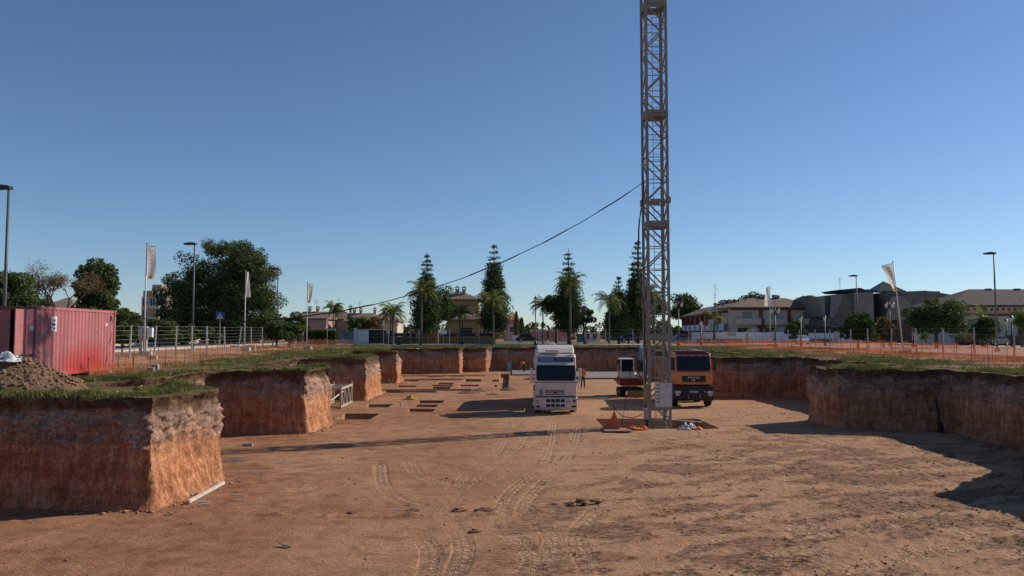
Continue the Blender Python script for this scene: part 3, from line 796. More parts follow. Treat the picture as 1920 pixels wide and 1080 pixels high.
bt, tw = bare_tree(fx(112, 66), 66, hz(485, 66) * 1.02, 'nearly leafless grey tree behind the red container', .9, mat('grey_twigs', (.085, .068, .055), .9, .2, 5), depth=6, r0=.22)
P = np.concatenate([np.array([(q.x, q.y, q.z)]) + RNG.normal(0, .22, (16, 3)) for q in tw]); leaves('sparse_leaves', P, .055, L_OLIVE, bt, .5)
for px, py, Y, rad, nm in [(545, 560, 88, (1.5, 1.5, 1.6), 'small olive coloured tree right of the big pine'), (520, 585, 86, (1.6, 1.6, 1.5), 'low dark tree at the foot of the second lamp post'), (300, 590, 74, (2.0, 2, 1.6), 'low dark tree left of the big pine trunk')]:
    broad_tree(fx(px, Y), Y, hz(py, Y), rad, nm, L_DARK, 4500, .15, .13, 30, low=.2)
for px, py, Y, w, lb in [(300, 604, 84, 2.6, 'wide dark shrub behind the fence under the tan house'), (345, 606, 86, 2.2, 'dark shrub behind the fence left of the crossing sign'), (385, 607, 88, 2.2, 'dark shrub just left of the crossing sign post'), (245, 602, 80, 2.2, 'dark shrub behind the electrical cabinet'), (430, 606, 112, 3.0, 'dark shrub above the beige wall'), (520, 612, 112, 2.6, 'dark shrub above the left end of the hedge')]:
    broad_tree(fx(px, Y), Y, hz(py, Y), (w, 1.4, 1.3), lb, L_DARK, 5000, .1, .14, 34, low=.1, name='shrub', cat='shrub')
# hedge behind the left fence
hd = thing('hedge', (-29.6, 106, .3), 'clipped green hedge behind the left wire fence', 'hedge')
P = np.stack([RNG.uniform(-.5, 6.0, 16000), RNG.uniform(-.6, .6, 16000), RNG.uniform(0, 1.9, 16000)], 1); P[:, 1] += P[:, 0] * 0
sel = (np.abs(P[:, 1]) > .35) | (P[:, 2] > 1.6); P = P[sel]; leaves('foliage', P, .10, L_HEDGE, hd, .6)
mb = MB(); mb.box((2.75, 0, .85), (6.2, .8, 1.7)); mb.build('dark_filling', mat('hedge_core', (.02, .03, .01), .9), hd)  # solid dark box filling the hedge, gives it a dark inside
# ---- beyond the pit, centre: araucarias and palms along the promenade
norfolk(fx(800, 122), 122, hz(476, 122), 3.5, 'tall tiered pine behind the leftmost tall palm', 20000, .66)
norfolk(fx(926, 120), 120, hz(457, 120), 3.5, 'tallest dark conical pine, standing alone right of the ochre villa', 20900, .72)
norfolk(fx(1066, 122), 122, hz(467, 122), 3.3, 'tiered pine with airy tip behind the palm right of the tall lamp', 18000, .62)
norfolk(fx(1196, 124), 124, hz(449, 124), 3.6, 'tall tiered pine partly hidden behind the crane mast', 20000, .5)
norfolk(fx(1160, 122), 122, hz(521, 122), 2.8, 'shorter pine just left of the crane mast', 13300, .7)
for px, py, Y, rad, lb in [(822, 528, 126, (2.6, 2.4, 4.6), 'bushy dark tree beside the leftmost tiered pine'), (1042, 545, 124, (2.3, 2.2, 3.0), 'round dark tree right of the tall lamp'), (1178, 545, 127, (2.4, 2.2, 3.2), 'round dark tree left of the mast foot'), (1095, 575, 130, (1.6, 1.6, 2.0), 'small tree right of the palm with twin trunks'), (1225, 540, 128, (2.2, 2.2, 3.2), 'yellowish green tree seen through the crane mast')]:
    broad_tree(fx(px, Y), Y, hz(py, Y), rad, lb, L_NORF if px != 1225 else L_HEDGE, 9000, .18, .14, 50)
for px, Y, py, fr, tr, lb in [(790, 113, 548, 2.7, .20, 'leftmost tall palm with thick trunk by the litter bin'), (737, 116, 588, 2.6, .22, 'low bushy palm left of the litter bin'), (862, 117, 590, 2.3, .14, 'small palm in front of the ochre villa'), (925, 112, 565, 2.7, .17, 'slender palm in front of the tallest pine'), (1069, 113, 535, 2.8, .22, 'palm with drooping crown right of the tall lamp'), (1018, 124, 574, 2.4, .13, 'palm half hidden behind the round dark tree'), (1142, 118, 565, 2.8, .13, 'palm with long drooping fronds left of the crane'), (1212, 116, 553, 2.3, .15, 'palm seen behind the crane mast'), (625, 118, 580, 1.9, .16, 'small palm among the houses left of the pit')]:
    palm(fx(px, Y), Y, hz(py, Y), fr * 1.1, lb, 34, tr, random.uniform(.75, 1.15))
broad_tree(fx(693, 128), 128, hz(590, 128), (3.4, 2.2, 2.0), 'reddish brown bushy tree above the dark gate', L_OLIVE, 6000, .15, .15, 40)
broad_tree(fx(668, 126), 126, hz(588, 126), (1.6, 1.6, 1.8), 'green garden tree behind the white wall', L_HEDGE, 5000, .15, .13, 34)
broad_tree(fx(550, 124), 124, hz(588, 124), (3.0, 2, 2.0), 'dark tree between the hedge and the tiled houses', L_DARK, 6000, .15, .15, 40)
bare_tree(fx(648, 112), 112, 3.0, 'small leafless tree in front of the white wall', 1.2, depth=5, r0=.09)
for i, (px, Y, h, lb) in enumerate([(968, 170, 6.5, 'slim cypress left of the dark car'), (978, 172, 5.2, 'lower cypress just right of the slim one'), (1138, 165, 6.2, 'dark cypress left of the pines by the crane'), (1150, 168, 5.0, 'shorter cypress beside the dark one')]):
    t = thing('cypress', (fx(px, Y), Y, 0), lb, 'tree')
    mb = MB(); mb.tube((0, 0, -.1), (0, 0, h * .9), .1, .03); mb.build('trunk', M_BARK, t)
    z = RNG.random(2200); P = np.stack([RNG.normal(0, 1, 2200), RNG.normal(0, 1, 2200), z * h * .95 + .3], 1)
    P[:, :2] = P[:, :2] / (np.linalg.norm(P[:, :2], axis=1)[:, None] + 1e-6) * (np.sqrt(RNG.random(2200)) * .62 * np.sin(np.pi * (z * .86 + .1)) ** .7)[:, None]
    leaves('crown', P, .14, L_DARK, t, .4)
# distant belt of trees and bushes that reads as one mass
P = []; tone = []
for i in range(260):
    X = RNG.uniform(-150, 190); Y = RNG.uniform(200, 250); h = RNG.uniform(3.0, 7.5) * (1.1 if X > 60 or X < -40 else .8); w = RNG.uniform(2, 4.5)
    k = 260; d = RNG.normal(size=(k, 3)); d /= np.linalg.norm(d, axis=1)[:, None]; d[:, 2] = np.abs(d[:, 2])
    q = np.stack([X + d[:, 0] * w, Y + d[:, 1] * w, .2 + d[:, 2] * h * (.8 + .2 * RNG.random(k))], 1); P.append(q); tone.append(np.full(k, RNG.random()))
bt = leaves('distant_trees', np.concatenate(P), .42, L_DARK, None, .6, rnd=np.concatenate(tone)); tag(bt, 'distant belt of trees and bushes along the horizon', 'trees', kind='stuff')
# ---- right side greenery
broad_tree(fx(1755, 92), 92, hz(556, 92), (3.4, 2.6, 2.9), 'large dense dark tree right of the leaning flag', L_DARK, 18000, .25, .15, 90, low=.15)
broad_tree(fx(1608, 88), 88, hz(583, 88), (2.0, 1.8, 2.0), 'dark spiky bush behind the nearer right street lamp', L_DARK, 8000, .15, .15, 40, low=.1, name='bush', cat='bush')
broad_tree(fx(1655, 90), 90, hz(590, 90), (1.6, 1.5, 1.8), 'reddish leaved bush left of the leaning flag', L_OLIVE, 6000, .12, .13, 36, low=.1, name='bush', cat='bush')
broad_tree(fx(1845, 98), 98, hz(588, 98), (2.0, 1.8, 1.9), 'round dark clipped bush by the far right building', L_DARK, 9000, .12, .12, 44, low=.05, name='bush', cat='bush')
palm(fx(1843, 104), 104, hz(598, 104), 2.4, 'palm whose fronds rise behind the round bush', 16, .18, .5)
broad_tree(fx(1491, 122), 122, hz(597, 122), (1.65, 1.5, 1.9), 'clipped rounded conifer in front of the villa balconies', L_DARK, 9000, .12, .12, 44, low=.05, name='bush', cat='bush')
palm(fx(1339, 132), 132, hz(597, 132), 2.6, 'palm in front of the side wing of the villas', 26, .3, 1.1)
for px, py, Y, rad, lb in [(1283, 541, 215, (5.0, 4, 6), 'broad dark tree right behind the crane mast'), (1372, 556, 230, (4, 3, 3), 'tree crown over the side wing roof'), (1412, 546, 220, (5, 4, 4), 'tree crown left of the roof tanks'), (1517, 547, 225, (3.6, 3, 4), 'tree crown right of the roof tanks'), (1915, 580, 95, (1.2, 1, 1.6), 'light green young tree at the right edge of the photo')]:
    broad_tree(fx(px, Y), Y, hz(py, Y), rad, lb, L_DARK if px < 1900 else L_HEDGE, 7000 if px < 1900 else 2500, .25, .26 if px < 1900 else .1, 46)
for px, lb in ((1735, 'small leafy sapling inside the right fence'), (1823, 'nearly bare sapling leaning by the far right lamp')):
    t, tw = bare_tree(fx(px, 84), 84, 2.2, lb, 1.1, depth=4, r0=.05, name='sapling')
    P = np.concatenate([np.array([(q.x, q.y, q.z)]) + RNG.normal(0, .15, (18, 3)) for q in tw]); leaves('leaves', P, .06, L_HEDGE if px < 1800 else L_OLIVE, t, .5)

# ---- grass on the rim and weeds inside the fences (uncountable)
def blades(name, P, h, m, lean=.35, w=.012, tone=None):
    n = len(P); h = np.asarray(h) * RNG.uniform(.5, 1.3, n)
    a = RNG.uniform(0, 6.28, n); d = np.stack([np.cos(a), np.sin(a), np.zeros(n)], 1); s = np.stack([-d[:, 1], d[:, 0], np.zeros(n)], 1)
    le = (RNG.random(n) * lean)[:, None]; tip = P + d * le * h[:, None] + np.array([0, 0, 1]) * h[:, None]
    ww = np.asarray(w) if np.ndim(w) else np.full(n, w)
    V = np.stack([P - s * ww[:, None], P + s * ww[:, None], tip], 1).reshape(-1, 3)
    rv = RNG.random(n) ** 1.5 if tone is None else tone
    o = link(name, np_mesh(name, V, np.arange(3 * n).reshape(n, 3), {'rnd': ('FACE', rv)}), m)
    return o
cand = RNG.integers(0, NR, 420000)
back = RNG.random(420000) ** 1.35 * 4.6 - .03
seglen = np.linalg.norm(np.roll(RING, -1, 0) - RING, axis=1)
cand = RNG.choice(NR, 420000, p=(seglen * np.where(RING[:, 1] > 19, 1, 0) / np.maximum(RING[:, 1], 20) ** .9) / (seglen * np.where(RING[:, 1] > 19, 1, 0) / np.maximum(RING[:, 1], 20) ** .9).sum())
gp = RIM[cand] - NIN[cand] * back[:, None] + RNG.normal(0, .12, (420000, 2))
ok = ~in_poly(gp[:, 0], gp[:, 1], [tuple(p) for p in RIM[::3]])
dens = fbm2(gp[:, 0] * .55, gp[:, 1] * .55, 3, 131) + .25 * (fbm2(gp[:, 0] * 2.5, gp[:, 1] * 2.5, 2, 133) - .5)
ok &= (back > .75 * fbm2(gp[:, 0] * 1.1, gp[:, 1] * 1.1, 2, 135) - .05 * RNG.random(len(back))) & (dens > .42 + .12 * RNG.random(len(dens))) & ~((gp[:, 0] < -13.6) & (gp[:, 1] < 25) & (gp[:, 1] > 23.3))
gp = gp[ok]; dn = dens[ok]
dist = np.linalg.norm(gp, axis=1)
gz = upper_h(gp[:, 0], gp[:, 1]) - .01
tone = np.clip(.14 + RNG.random(len(gp)) ** 1.2 * .8 + .45 * (fbm2(gp[:, 0] * .8, gp[:, 1] * .8, 3, 137) - .35), 0, 1)
tuft = fbm2(gp[:, 0] * 2.2, gp[:, 1] * 2.2, 3, 139)
hh = (.03 + .10 * np.clip(dn - .35, 0, .4) / .4 + .22 * np.clip(tuft - .5, 0, .3) / .3 * .6) * (1 + .004 * dist)
tag(blades('grass', np.concatenate([gp, gz[:, None]], 1), hh, L_GRASS, .8, .006 + .00032 * dist, tone), 'short green grass and weeds along the rim of the excavation', 'grass', kind='stuff')
# dry weeds further out
k = 42000
wp = np.concatenate([np.stack([RNG.uniform(-27, -15, k), RNG.uniform(34, 104, k)], 1), np.stack([RNG.uniform(21, 36, k), RNG.uniform(34, 104, k)], 1), np.stack([RNG.uniform(-30, 36, k), RNG.uniform(99, 107, k)], 1)])
wd = fbm2(wp[:, 0] * .35, wp[:, 1] * .35, 3, 141); sel = (wd > .5) & ~in_poly(wp[:, 0], wp[:, 1], grow(OUT, .5)); wp = wp[sel]
ds = np.linalg.norm(wp, axis=1)
tag(blades('dry_weeds', np.concatenate([wp, upper_h(wp[:, 0], wp[:, 1])[:, None] - .01], 1), .13 + 0 * ds, L_STRAW, .8, .006 + .0003 * ds), 'dry straw coloured weeds between the rim and the fences', 'weeds', kind='stuff')
k = 60000
lp = np.stack([RNG.uniform(-30, 6, k), RNG.uniform(102, 112.5, k)], 1)
tag(blades('lawn', np.concatenate([lp, np.full((k, 1), .0)], 1), .11, L_LAWN, .8, .045), 'sunlit bright green lawn strip beyond the far rim', 'grass', kind='stuff')
# yellow flowering weeds near the rim, a few pixels each
k = 500; fp = gp[RNG.choice(len(gp), k)]
tag(leaves('yellow_flowers', np.concatenate([fp, upper_h(fp[:, 0], fp[:, 1])[:, None] + .10], 1), .022, mat('flower_yellow', (.7, .52, .03), .7), None, .9), 'tiny yellow flowers scattered in the rim grass', 'flowers', kind='stuff')
# ================================================================== STREETS AROUND THE SITE
M_PAVE = mat('pale_paving', (.50, .44, .38), .9, .15, .8, .15, 20, coords='Object')
M_ASPH = mat('asphalt', (.055, .054, .055), .9, .25, 1.2, .3, 40)
M_VERGE = mat('verge_grass', (.085, .10, .035), .95, .3, .5, .5, 12, col2=(.22, .17, .09), mix=(.4, .75))
M_PINKP = mat('reddish_paving', (.45, .30, .23), .9, .15, .8, .15, 20)
def sheet(name, x0, x1, y0, y1, z, m, thick=.12):
    mb = MB(); mb.bb((x0, y0, z - thick), (x1, y1, z)); return tag(mb.build(name, m), kind='structure')
sheet('promenade_pavement', -62, 21, 114.5, 121.5, .10, M_PAVE)
sheet('verge', -90, 34, 122, 146, .03, M_VERGE)
sheet('street_road', -95, 120, 146.5, 155, .02, M_ASPH)
sheet('right_pavement', 21.3, 35, 107.2, 116, .10, M_PINKP)
sheet('plaza', 37.5, 130, 56, 139, .05, M_PAVE)
sheet('left_road', -52, -33.0, 20, 140, .36, M_ASPH)
sheet('left_pavement', -32.6, -29.6, 20, 112, .46, M_PAVE)

# ================================================================== BUILDINGS
M_TILE = None
def tile_material(name, c):
    m, nt, N, L, B = nodes_of(name)
    tc = N.new('ShaderNodeTexCoord'); pos = tc.outputs['Object']
    w = N.new('ShaderNodeTexWave'); w.inputs['Scale'].default_value = 1.3; w.bands_direction = 'X'; L.new(pos, w.inputs['Vector'])
    n = noise(N, L, pos, 1.5, 5); n2 = noise(N, L, pos, 9, 3)
    base = ramp(N, L, n, [(.3, tuple(q * .65 for q in c)), (.7, tuple(q * 1.3 for q in c))])
    base = mixc(N, L, .7, base, ramp(N, L, n2, [(.3, (.7, .7, .7)), (.7, (1.2, 1.2, 1.2))]), 'MULTIPLY')
    L.new(base, B.inputs['Base Color']); B.inputs['Roughness'].default_value = .9
    b = N.new('ShaderNodeBump'); b.inputs['Distance'].default_value = .12; b.inputs['Strength'].default_value = .9; L.new(w.outputs['Fac'], b.inputs['Height']); L.new(b.outputs['Normal'], B.inputs['Normal'])
    return m
M_TILE = tile_material('roof_tiles', (.22, .15, .11)); M_TILE2 = tile_material('dark_roof_tiles', (.085, .066, .058)); M_TILE3 = tile_material('pale_roof_tiles', (.30, .21, .155))
M_CREAM = mat('cream_render', (.54, .47, .37), .85, .08, .8, .1, 20)
M_OCHRE = mat('ochre_render', (.48, .30, .15), .85, .10, .8, .1, 20)
M_TAN = mat('tan_render', (.46, .33, .22), .85, .10, .8, .1, 20)
M_PINK = mat('pink_render', (.55, .33, .26), .85, .10, .8, .1, 20)
M_REDT = mat('oxide_red_trim', (.17, .045, .03), .8, .12, 2)
M_GREYP = mat('grey_stone_panel', (.125, .112, .105), .8, .14, .9, .15, 12)
M_GREYL = mat('light_grey_panel', (.20, .18, .165), .8, .10, .9, .1, 12)
M_STONEW = mat('rubble_stone_wall', (.24, .165, .11), .9, .35, 3, .6, 6)
def window(p, x, z, w, h, y=0.0, frame=M_WHITE, glass=M_GLASSD, mull=True, name='window'):
    mb = MB(); t = .09
    for a, b in (((x - w / 2 - t, y - .07, z - t), (x - w / 2, y + .02, z + h + t)), ((x + w / 2, y - .07, z - t), (x + w / 2 + t, y + .02, z + h + t)),
                 ((x - w / 2, y - .07, z + h), (x + w / 2, y + .02, z + h + t)), ((x - w / 2, y - .12, z - t), (x + w / 2, y + .02, z))): mb.bb(a, b)
    if mull: mb.bb((x - .03, y - .05, z), (x + .03, y + .01, z + h))
    f = mb.build(name, frame, p)
    g = MB(); g.bb((x - w / 2, y - .02, z), (x + w / 2, y + .012, z + h)); g.build('pane', glass, f)
    return f
def hip_roof(p, w, d, z0, z1, over=.5, m=None, gable=False, x0=0.0, y0=0.0, name='roof'):
    m = m or M_TILE
    a, b, c, e = x0 - over, x0 + w + over, y0 - over, y0 + d + over
    r = 0 if gable else min((e - c) / 2, (b - a) / 2 * .9); my = (c + e) / 2
    mb = MB()
    vs = [(a, c, z0), (b, c, z0), (b, e, z0), (a, e, z0), (a + r, my, z1), (b - r, my, z1), (a, c, z0 - .18), (b, c, z0 - .18), (b, e, z0 - .18), (a, e, z0 - .18)]
    mb.add(vs, [(0, 1, 5, 4), (1, 2, 5), (2, 3, 4, 5), (3, 0, 4), (0, 6, 7, 1), (1, 7, 8, 2), (2, 8, 9, 3), (3, 9, 6, 0), (6, 9, 8, 7)])
    return mb.build(name, m, p)
def antenna(p, x, y, z, h, name='antenna'):
    mb = MB(); mb.tube((x, y, z), (x, y, z + h), .035, n=5)
    for k, q in ((.95, .55), (.85, .45), (.72, .35)): mb.bar((x - q, y, z + h * k), (x + q, y, z + h * k), .03)
    mb.bar((x, y - .6, z + h * .85), (x, y + .6, z + h * .85), .03)
    return mb.build(name, M_GALV, p)
def chimney(p, x, y, z, h, w=.6, m=None):
    mb = MB(); mb.box((x, y, z + h / 2), (w, w, h)); c = mb.build('chimney', m or M_TAN, p)
    k = MB(); k.box((x, y, z + h + .06), (w * 1.4, w * 1.4, .1))
    for sx in (-1, 1):
        for sy in (-1, 1): k.box((x + sx * w * .4, y + sy * w * .4, z + h + .25), (.1, .1, .3))
    k.add([(x - w * .8, y - w * .8, z + h + .4), (x + w * .8, y - w * .8, z + h + .4), (x + w * .8, y + w * .8, z + h + .4), (x - w * .8, y + w * .8, z + h + .4), (x, y, z + h + .75)], [(0, 1, 4), (1, 2, 4), (2, 3, 4), (3, 0, 4), (3, 2, 1, 0)])
    k.build('chimney_cap', M_TILE, c)
    return c
def solar_tank(p, x, y, z):
    mb = MB(); mb.lathe([(.28, -.75), (.33, -.7), (.33, .7), (.28, .75)], (x, y, z + .75), 12, 'x'); a = mb.build('roof_tank', M_GALV, p, True)
    k = MB()
    for sx in (-.5, .5): k.bar((x + sx, y, z - .5), (x + sx, y, z + .6), .07); k.bar((x + sx, y - 1.5, z - .7), (x + sx, y, z + .4), .07)
    k.add([(x - .7, y - 1.55, z - .62), (x + .7, y - 1.55, z - .62), (x + .7, y - .1, z + .42), (x - .7, y - .1, z + .42)], [(0, 1, 2, 3)])
    k.build('solar_collector', M_GLASSD, a)
# --- villas to the right of the crane
v = thing('villa', (42, 150, 0), 'two-storey cream villa block with three balconies and red pilasters, right of the crane', 'house')
mb = MB(); mb.bb((0, 0, 0), (17, 10, 6.55)); mb.build('wall', M_CREAM, v)
hip_roof(v, 17, 10, 6.75, 8.7, .6)
mb = MB(); mb.bb((-.45, -.45, 6.2), (17.45, -.02, 6.5)); mb.build('fascia', M_REDT, v)
for i, (bx, w) in enumerate([(2.9, 4.8), (8.15, 4.2), (14.2, 5.2)]):
    mb = MB(); mb.bb((bx - w / 2, -1.2, 3.35), (bx + w / 2, -.01, 3.5)); s = mb.build('balcony', M_CREAM, v)
    for nm, a, b in (('parapet', (bx - w / 2, -1.2, 3.5), (bx + w / 2, -1.08, 4.55)), ('parapet', (bx - w / 2, -1.075, 3.5), (bx - w / 2 + .12, -.01, 4.55)), ('parapet', (bx + w / 2 - .12, -1.075, 3.5), (bx + w / 2, -.01, 4.55))):
        k = MB(); k.bb(a, b); k.build(nm, M_CREAM, s)
    k = MB(); k.bar((bx - w / 2, -1.14, 4.85), (bx + w / 2, -1.14, 4.85), .05)
    for q in range(7): k.bar((bx - w / 2 + .05 + q * (w - .1) / 6, -1.14, 4.55), (bx - w / 2 + .05 + q * (w - .1) / 6, -1.14, 4.85), .03)
    k.build('railing', M_GALV, s)
    window(v, bx + (.0 if i != 2 else .4), 3.65, 1.7, 2.2, -.0, M_CREAM, M_GLASSB)
    window(v, bx - .8, .9, 1.9, 1.9, -.0, M_CREAM, M_GLASSD); window(v, bx + 1.3, .3, .95, 2.5, -.0, M_WHITE, M_WHITE, False, 'door')
for px in (5.55, 10.95, 16.9): mb = MB(); mb.bb((px - .28, -.35, 0), (px + .28, -.01, 6.2)); mb.build('pilaster', M_REDT, v)
for px in (5.55, 10.95): mb = MB(); mb.bb((px - .7, -.6, 2.7), (px + .7, -.36, 3.3)); mb.build('pilaster_bracket', M_REDT, v)
for sx in (8.1, 10.2): solar_tank(v, sx, 5.0, 8.3)
antenna(v, 9.4, 6, 8.5, 2.4); antenna(v, -1.5, 6, 8.5, 3.0)
w_ = thing('villa_wing', (45.3, 208, 0), 'long receding wing of the villas with red posts, just right of the crane', 'house', rz=math.atan2(-56, -3.3))
mb = MB(); mb.bb((0, 0, 0), (55, 9, 6.0)); mb.build('wall', M_CREAM, w_)
hip_roof(w_, 55, 9, 6.2, 8.3, .6)
mb = MB(); mb.bb((-.4, -.5, 5.75), (55.4, -.02, 6.0)); mb.build('fascia', M_REDT, w_)
for i in range(8):
    q = 4 + i * 6.6
    mb = MB(); mb.bb((q - .3, -.9, 0), (q + .3, -.01, 5.75)); mb.build('red_post', M_REDT, w_)
    mb = MB(); mb.bb((q + .9, -1.0, 2.3), (q + 5.4, -.85, 3.7)); mb.build('balcony_parapet', M_WHITE, w_)
    window(w_, q + 2.2, 3.6, 1.6, 1.7, 0, M_CREAM, M_GLASSD); window(w_, q + 4.6, 3.3, 1.1, 2.1, 0, M_REDT, M_GLASSD, False); window(w_, q + 3.0, .3, 2.2, 1.7, 0, M_CREAM, M_GLASSD)
for q in (30, 38, 46): solar_tank(w_, q, 2.6, 7.6)
antenna(w_, 22, 4, 8.0, 3.2)
g = thing('garden_wall', (fx(1296, 140), 140, 0), 'white garden wall in front of the cream villas', 'wall')
for a, b, h in ((0, 9.6, 1.95), (10.2, 14.5, 1.9), (15.0, 18.2, 1.95), (19.0, 25.5, 1.8), (26.1, 30.5, 1.95)):
    mb = MB(); mb.bb((a, 0, 0), (b, .2, h)); mb.build('wall_panel', M_WHITE, g)
for a in (9.9, 14.75, 18.6, 25.8): mb = MB(); mb.bb((a - .3, -.05, 0), (a + .3, .3, 2.1)); mb.build('pillar', M_CREAM, g)
for a, b in ((1, 9), (19.5, 25)): mb = MB(); mb.bb((a, -.04, 0), (b, -.003, .75)); mb.build('plinth', M_GREYL, g)
mb = MB(); mb.bb((6.4, -.05, 1.25), (7.9, -.01, 1.85)); mb.build('notice_board', mat('pale_pink_board', (.5, .36, .32), .8), g)
# --- grey modern building
q = thing('grey_cultural_building', (0, 142, 0), 'large angular grey building with slanted panels and small pyramid on its roof', 'building')
Y0 = 142
def gp_(name, poly, a, b, m):
    k = MB(); k.prism([(fx(px, Y0), hz(py, Y0)) for px, py in poly], a, b, 'y'); return k.build(name, m, q)
gp_('wall_panel', [(1534, 556), (1547, 555), (1547, 594), (1544, 594)], 0, 12, M_GREYL)
gp_('glass_strip', [(1547.3, 555), (1558, 555), (1554, 594), (1547.3, 594)], .4, 12, mat('deep_blue_glass', (.015, .035, .085), .2, .2, 1))
gp_('wall_panel', [(1559, 553), (1583, 551), (1563, 596), (1556, 596)], 0, 12, M_GREYL)
gp_('wall_panel', [(1583.5, 551), (1600, 550), (1600, 612), (1540, 612), (1545, 597), (1563.3, 597)], .15, 14, M_GREYP)
gp_('wall_panel', [(1600.3, 549), (1636, 548), (1636, 612), (1600.3, 612)], -.5, 14, M_GREYL)
gp_('recess', [(1636.3, 550), (1662, 549), (1662, 612), (1636.3, 612)], 3, 14, mat('dark_recess_green', (.012, .022, .018), .5, .2, 1))  # the recess's darkness is put into a near-black green colour
gp_('wall_panel', [(1662.3, 548), (1735, 545), (1780, 552), (1780, 612), (1662.3, 612)], -.3, 16, M_GREYP)
gp_('slanted_panel', [(1668, 556), (1690, 556), (1706, 572), (1706, 600), (1656, 600)], -.8, -.31, M_GREYL)
gp_('roof_slab', [(1735, 544.5), (1775, 545), (1775, 551.4), (1735, 544.8)], 2, 12, M_GREYL)
gp_('ground_storey', [(1538, 612.2), (1790, 612.2), (1790, 642), (1538, 642)], 1.0, 16, mat('dark_brown_stone', (.10, .075, .06), .9, .2, 1))  # ground storey in its own darker brown stone
gp_('solar_canopy', [(1576, 543), (1618, 539), (1622, 540), (1640, 547.5), (1636, 548), (1585, 547)], 1, 9, mat('solar_dark', (.02, .022, .027), .35, .2, 2))
gp_('glass_box', [(1633, 540.5), (1661, 539), (1661, 547.7), (1633, 547.7)], 5, 9, mat('teal_glass', (.22, .34, .36), .25, .15, 1))
k = MB(); a, b, c, zb, zt = fx(1655, Y0), fx(1712, Y0), fx(1681, Y0), hz(545, Y0), hz(524, Y0)
k.add([(a, 2, zb), (b, 2, zb), (b, 7.5, zb), (a, 7.5, zb), (c, 4.7, zt)], [(0, 1, 4), (1, 2, 4), (2, 3, 4), (3, 0, 4), (3, 2, 1, 0)]); k.build('pyramid_roof', mat('olive_glazing', (.075, .075, .035), .35, .25, 1.5), q)
antenna(q, fx(1602, Y0), 6, hz(549, Y0), 3.2)
for px in (1672, 1700, 1722, 1752): window(q, fx(px, Y0), 3.2, 1.4, 1.2, 1.0 - 1.3, M_GREYP, M_GLASSD)
mb = MB()
for i in range(12): mb.bar((fx(1545, Y0) + i * .45, -3, 3.0), (fx(1560, Y0) + i * .45, 0, 3.0), .06)
mb.bar((fx(1545, Y0), -3, 2.9), (fx(1580, Y0), -3, 2.9), .08); mb.build('pergola', M_GALV, q)
# --- far right building
r_ = thing('municipal_building', (fx(1786, 116), 116, 0), 'beige building with long dark tiled roof at the right edge of the photo', 'building')
mb = MB(); mb.bb((0, 0, 0), (24, 12, 5.6)); mb.build('wall', M_CREAM, r_)
hip_roof(r_, 24, 12, 5.9, 8.6, .7, M_TILE2)
mb = MB(); mb.bb((-.3, -.35, 4.75), (24.3, -.01, 5.65)); fr = mb.build('frieze', M_TAN, r_)
for i in range(28): mb = MB(); mb.box((.5 + i * .85, -.37, 5.25), (.34, .06, .34), M=Matrix.Rotation(R(45), 3, 'Y')); mb.build('frieze_tile', M_REDT, fr)
mb = MB(); mb.bb((-.2, -.25, 4.3), (8.5, -.015, 4.6)); mb.build('awning_band', M_REDT, r_)
for x in (2.4, 6.1, 14.5): window(r_, x, 2.6, .8, 1.1, 0, M_REDT, M_GLASSB)
mb = MB(); mb.bb((9.6, -.3, 0), (10.6, -.02, 4.74)); mb.build('pilaster', mat('plum_render', (.13, .05, .07), .85), r_)
mb = MB(); mb.bb((-3, -6, 0), (24, -5.7, 1.5)); mb.build('front_wall', mat('dark_brown_wall', (.075, .05, .045), .9, .25, 2, .2, 9), r_)
for x in (9.0, 13.5, 17.0): mb = MB(); mb.bb((x - .35, 5.6, 8.1), (x + .35, 6.4, 8.7)); mb.build('roof_vent', M_GREYP, r_)
# --- left: tan block among the pines, roof behind the container
l_ = thing('tan_apartment_house', (0, 128, 0), 'tan stepped apartment house between the first flag and the big pine', 'house')
for nm, a, b, c, e, y0, y1 in (('wall', 265, 312, 556, 642, 0, 9), ('upper_storey', 266, 283, 545, 556, .3, 7), ('stair_tower', 279, 297, 533, 556, 1, 6), ('upper_storey', 283.3, 308, 552, 556, .6, 7)):
    mb = MB(); mb.bb((fx(a, 128), y0, hz(e, 128)), (fx(b, 128), y1, hz(c, 128) - (.02 if nm == 'wall' else 0))); mb.build(nm, M_TAN, l_)
for px, py, w, h in ((298, 574, .9, 1.4), (272, 574, .8, 1.3), (286, 574, .8, 1.3), (298, 596, .9, 1.4), (272, 596, .8, 1.3)): window(l_, fx(px, 128), hz(py, 128), w, h, 0, M_WHITE, M_GLASSD)
for py in (579, 600): mb = MB(); mb.bb((fx(281, 128), -1.0, hz(py, 128)), (fx(303, 128), -.01, hz(py - 6, 128))); mb.build('balcony', M_CREAM, l_)
antenna(l_, fx(290, 128), 3, hz(533, 128), 1.5)
mb = MB(); mb.bb((fx(293, 128), -.4, hz(551, 128)), (fx(297, 128), .2, hz(546, 128))); mb.build('air_conditioner', M_WHITE, l_)
l2 = thing('tiled_house', (fx(66, 100), 100, 0), 'low house with pale tiled roof showing between the trees left of the flag', 'house')
mb = MB(); mb.bb((0, 0, 0), (5, 6, 4.6)); mb.build('wall', M_CREAM, l2); hip_roof(l2, 5, 6, 4.7, 6.4, .4, M_TILE3)
window(l2, 2.4, 2.6, 1.2, 1.2)
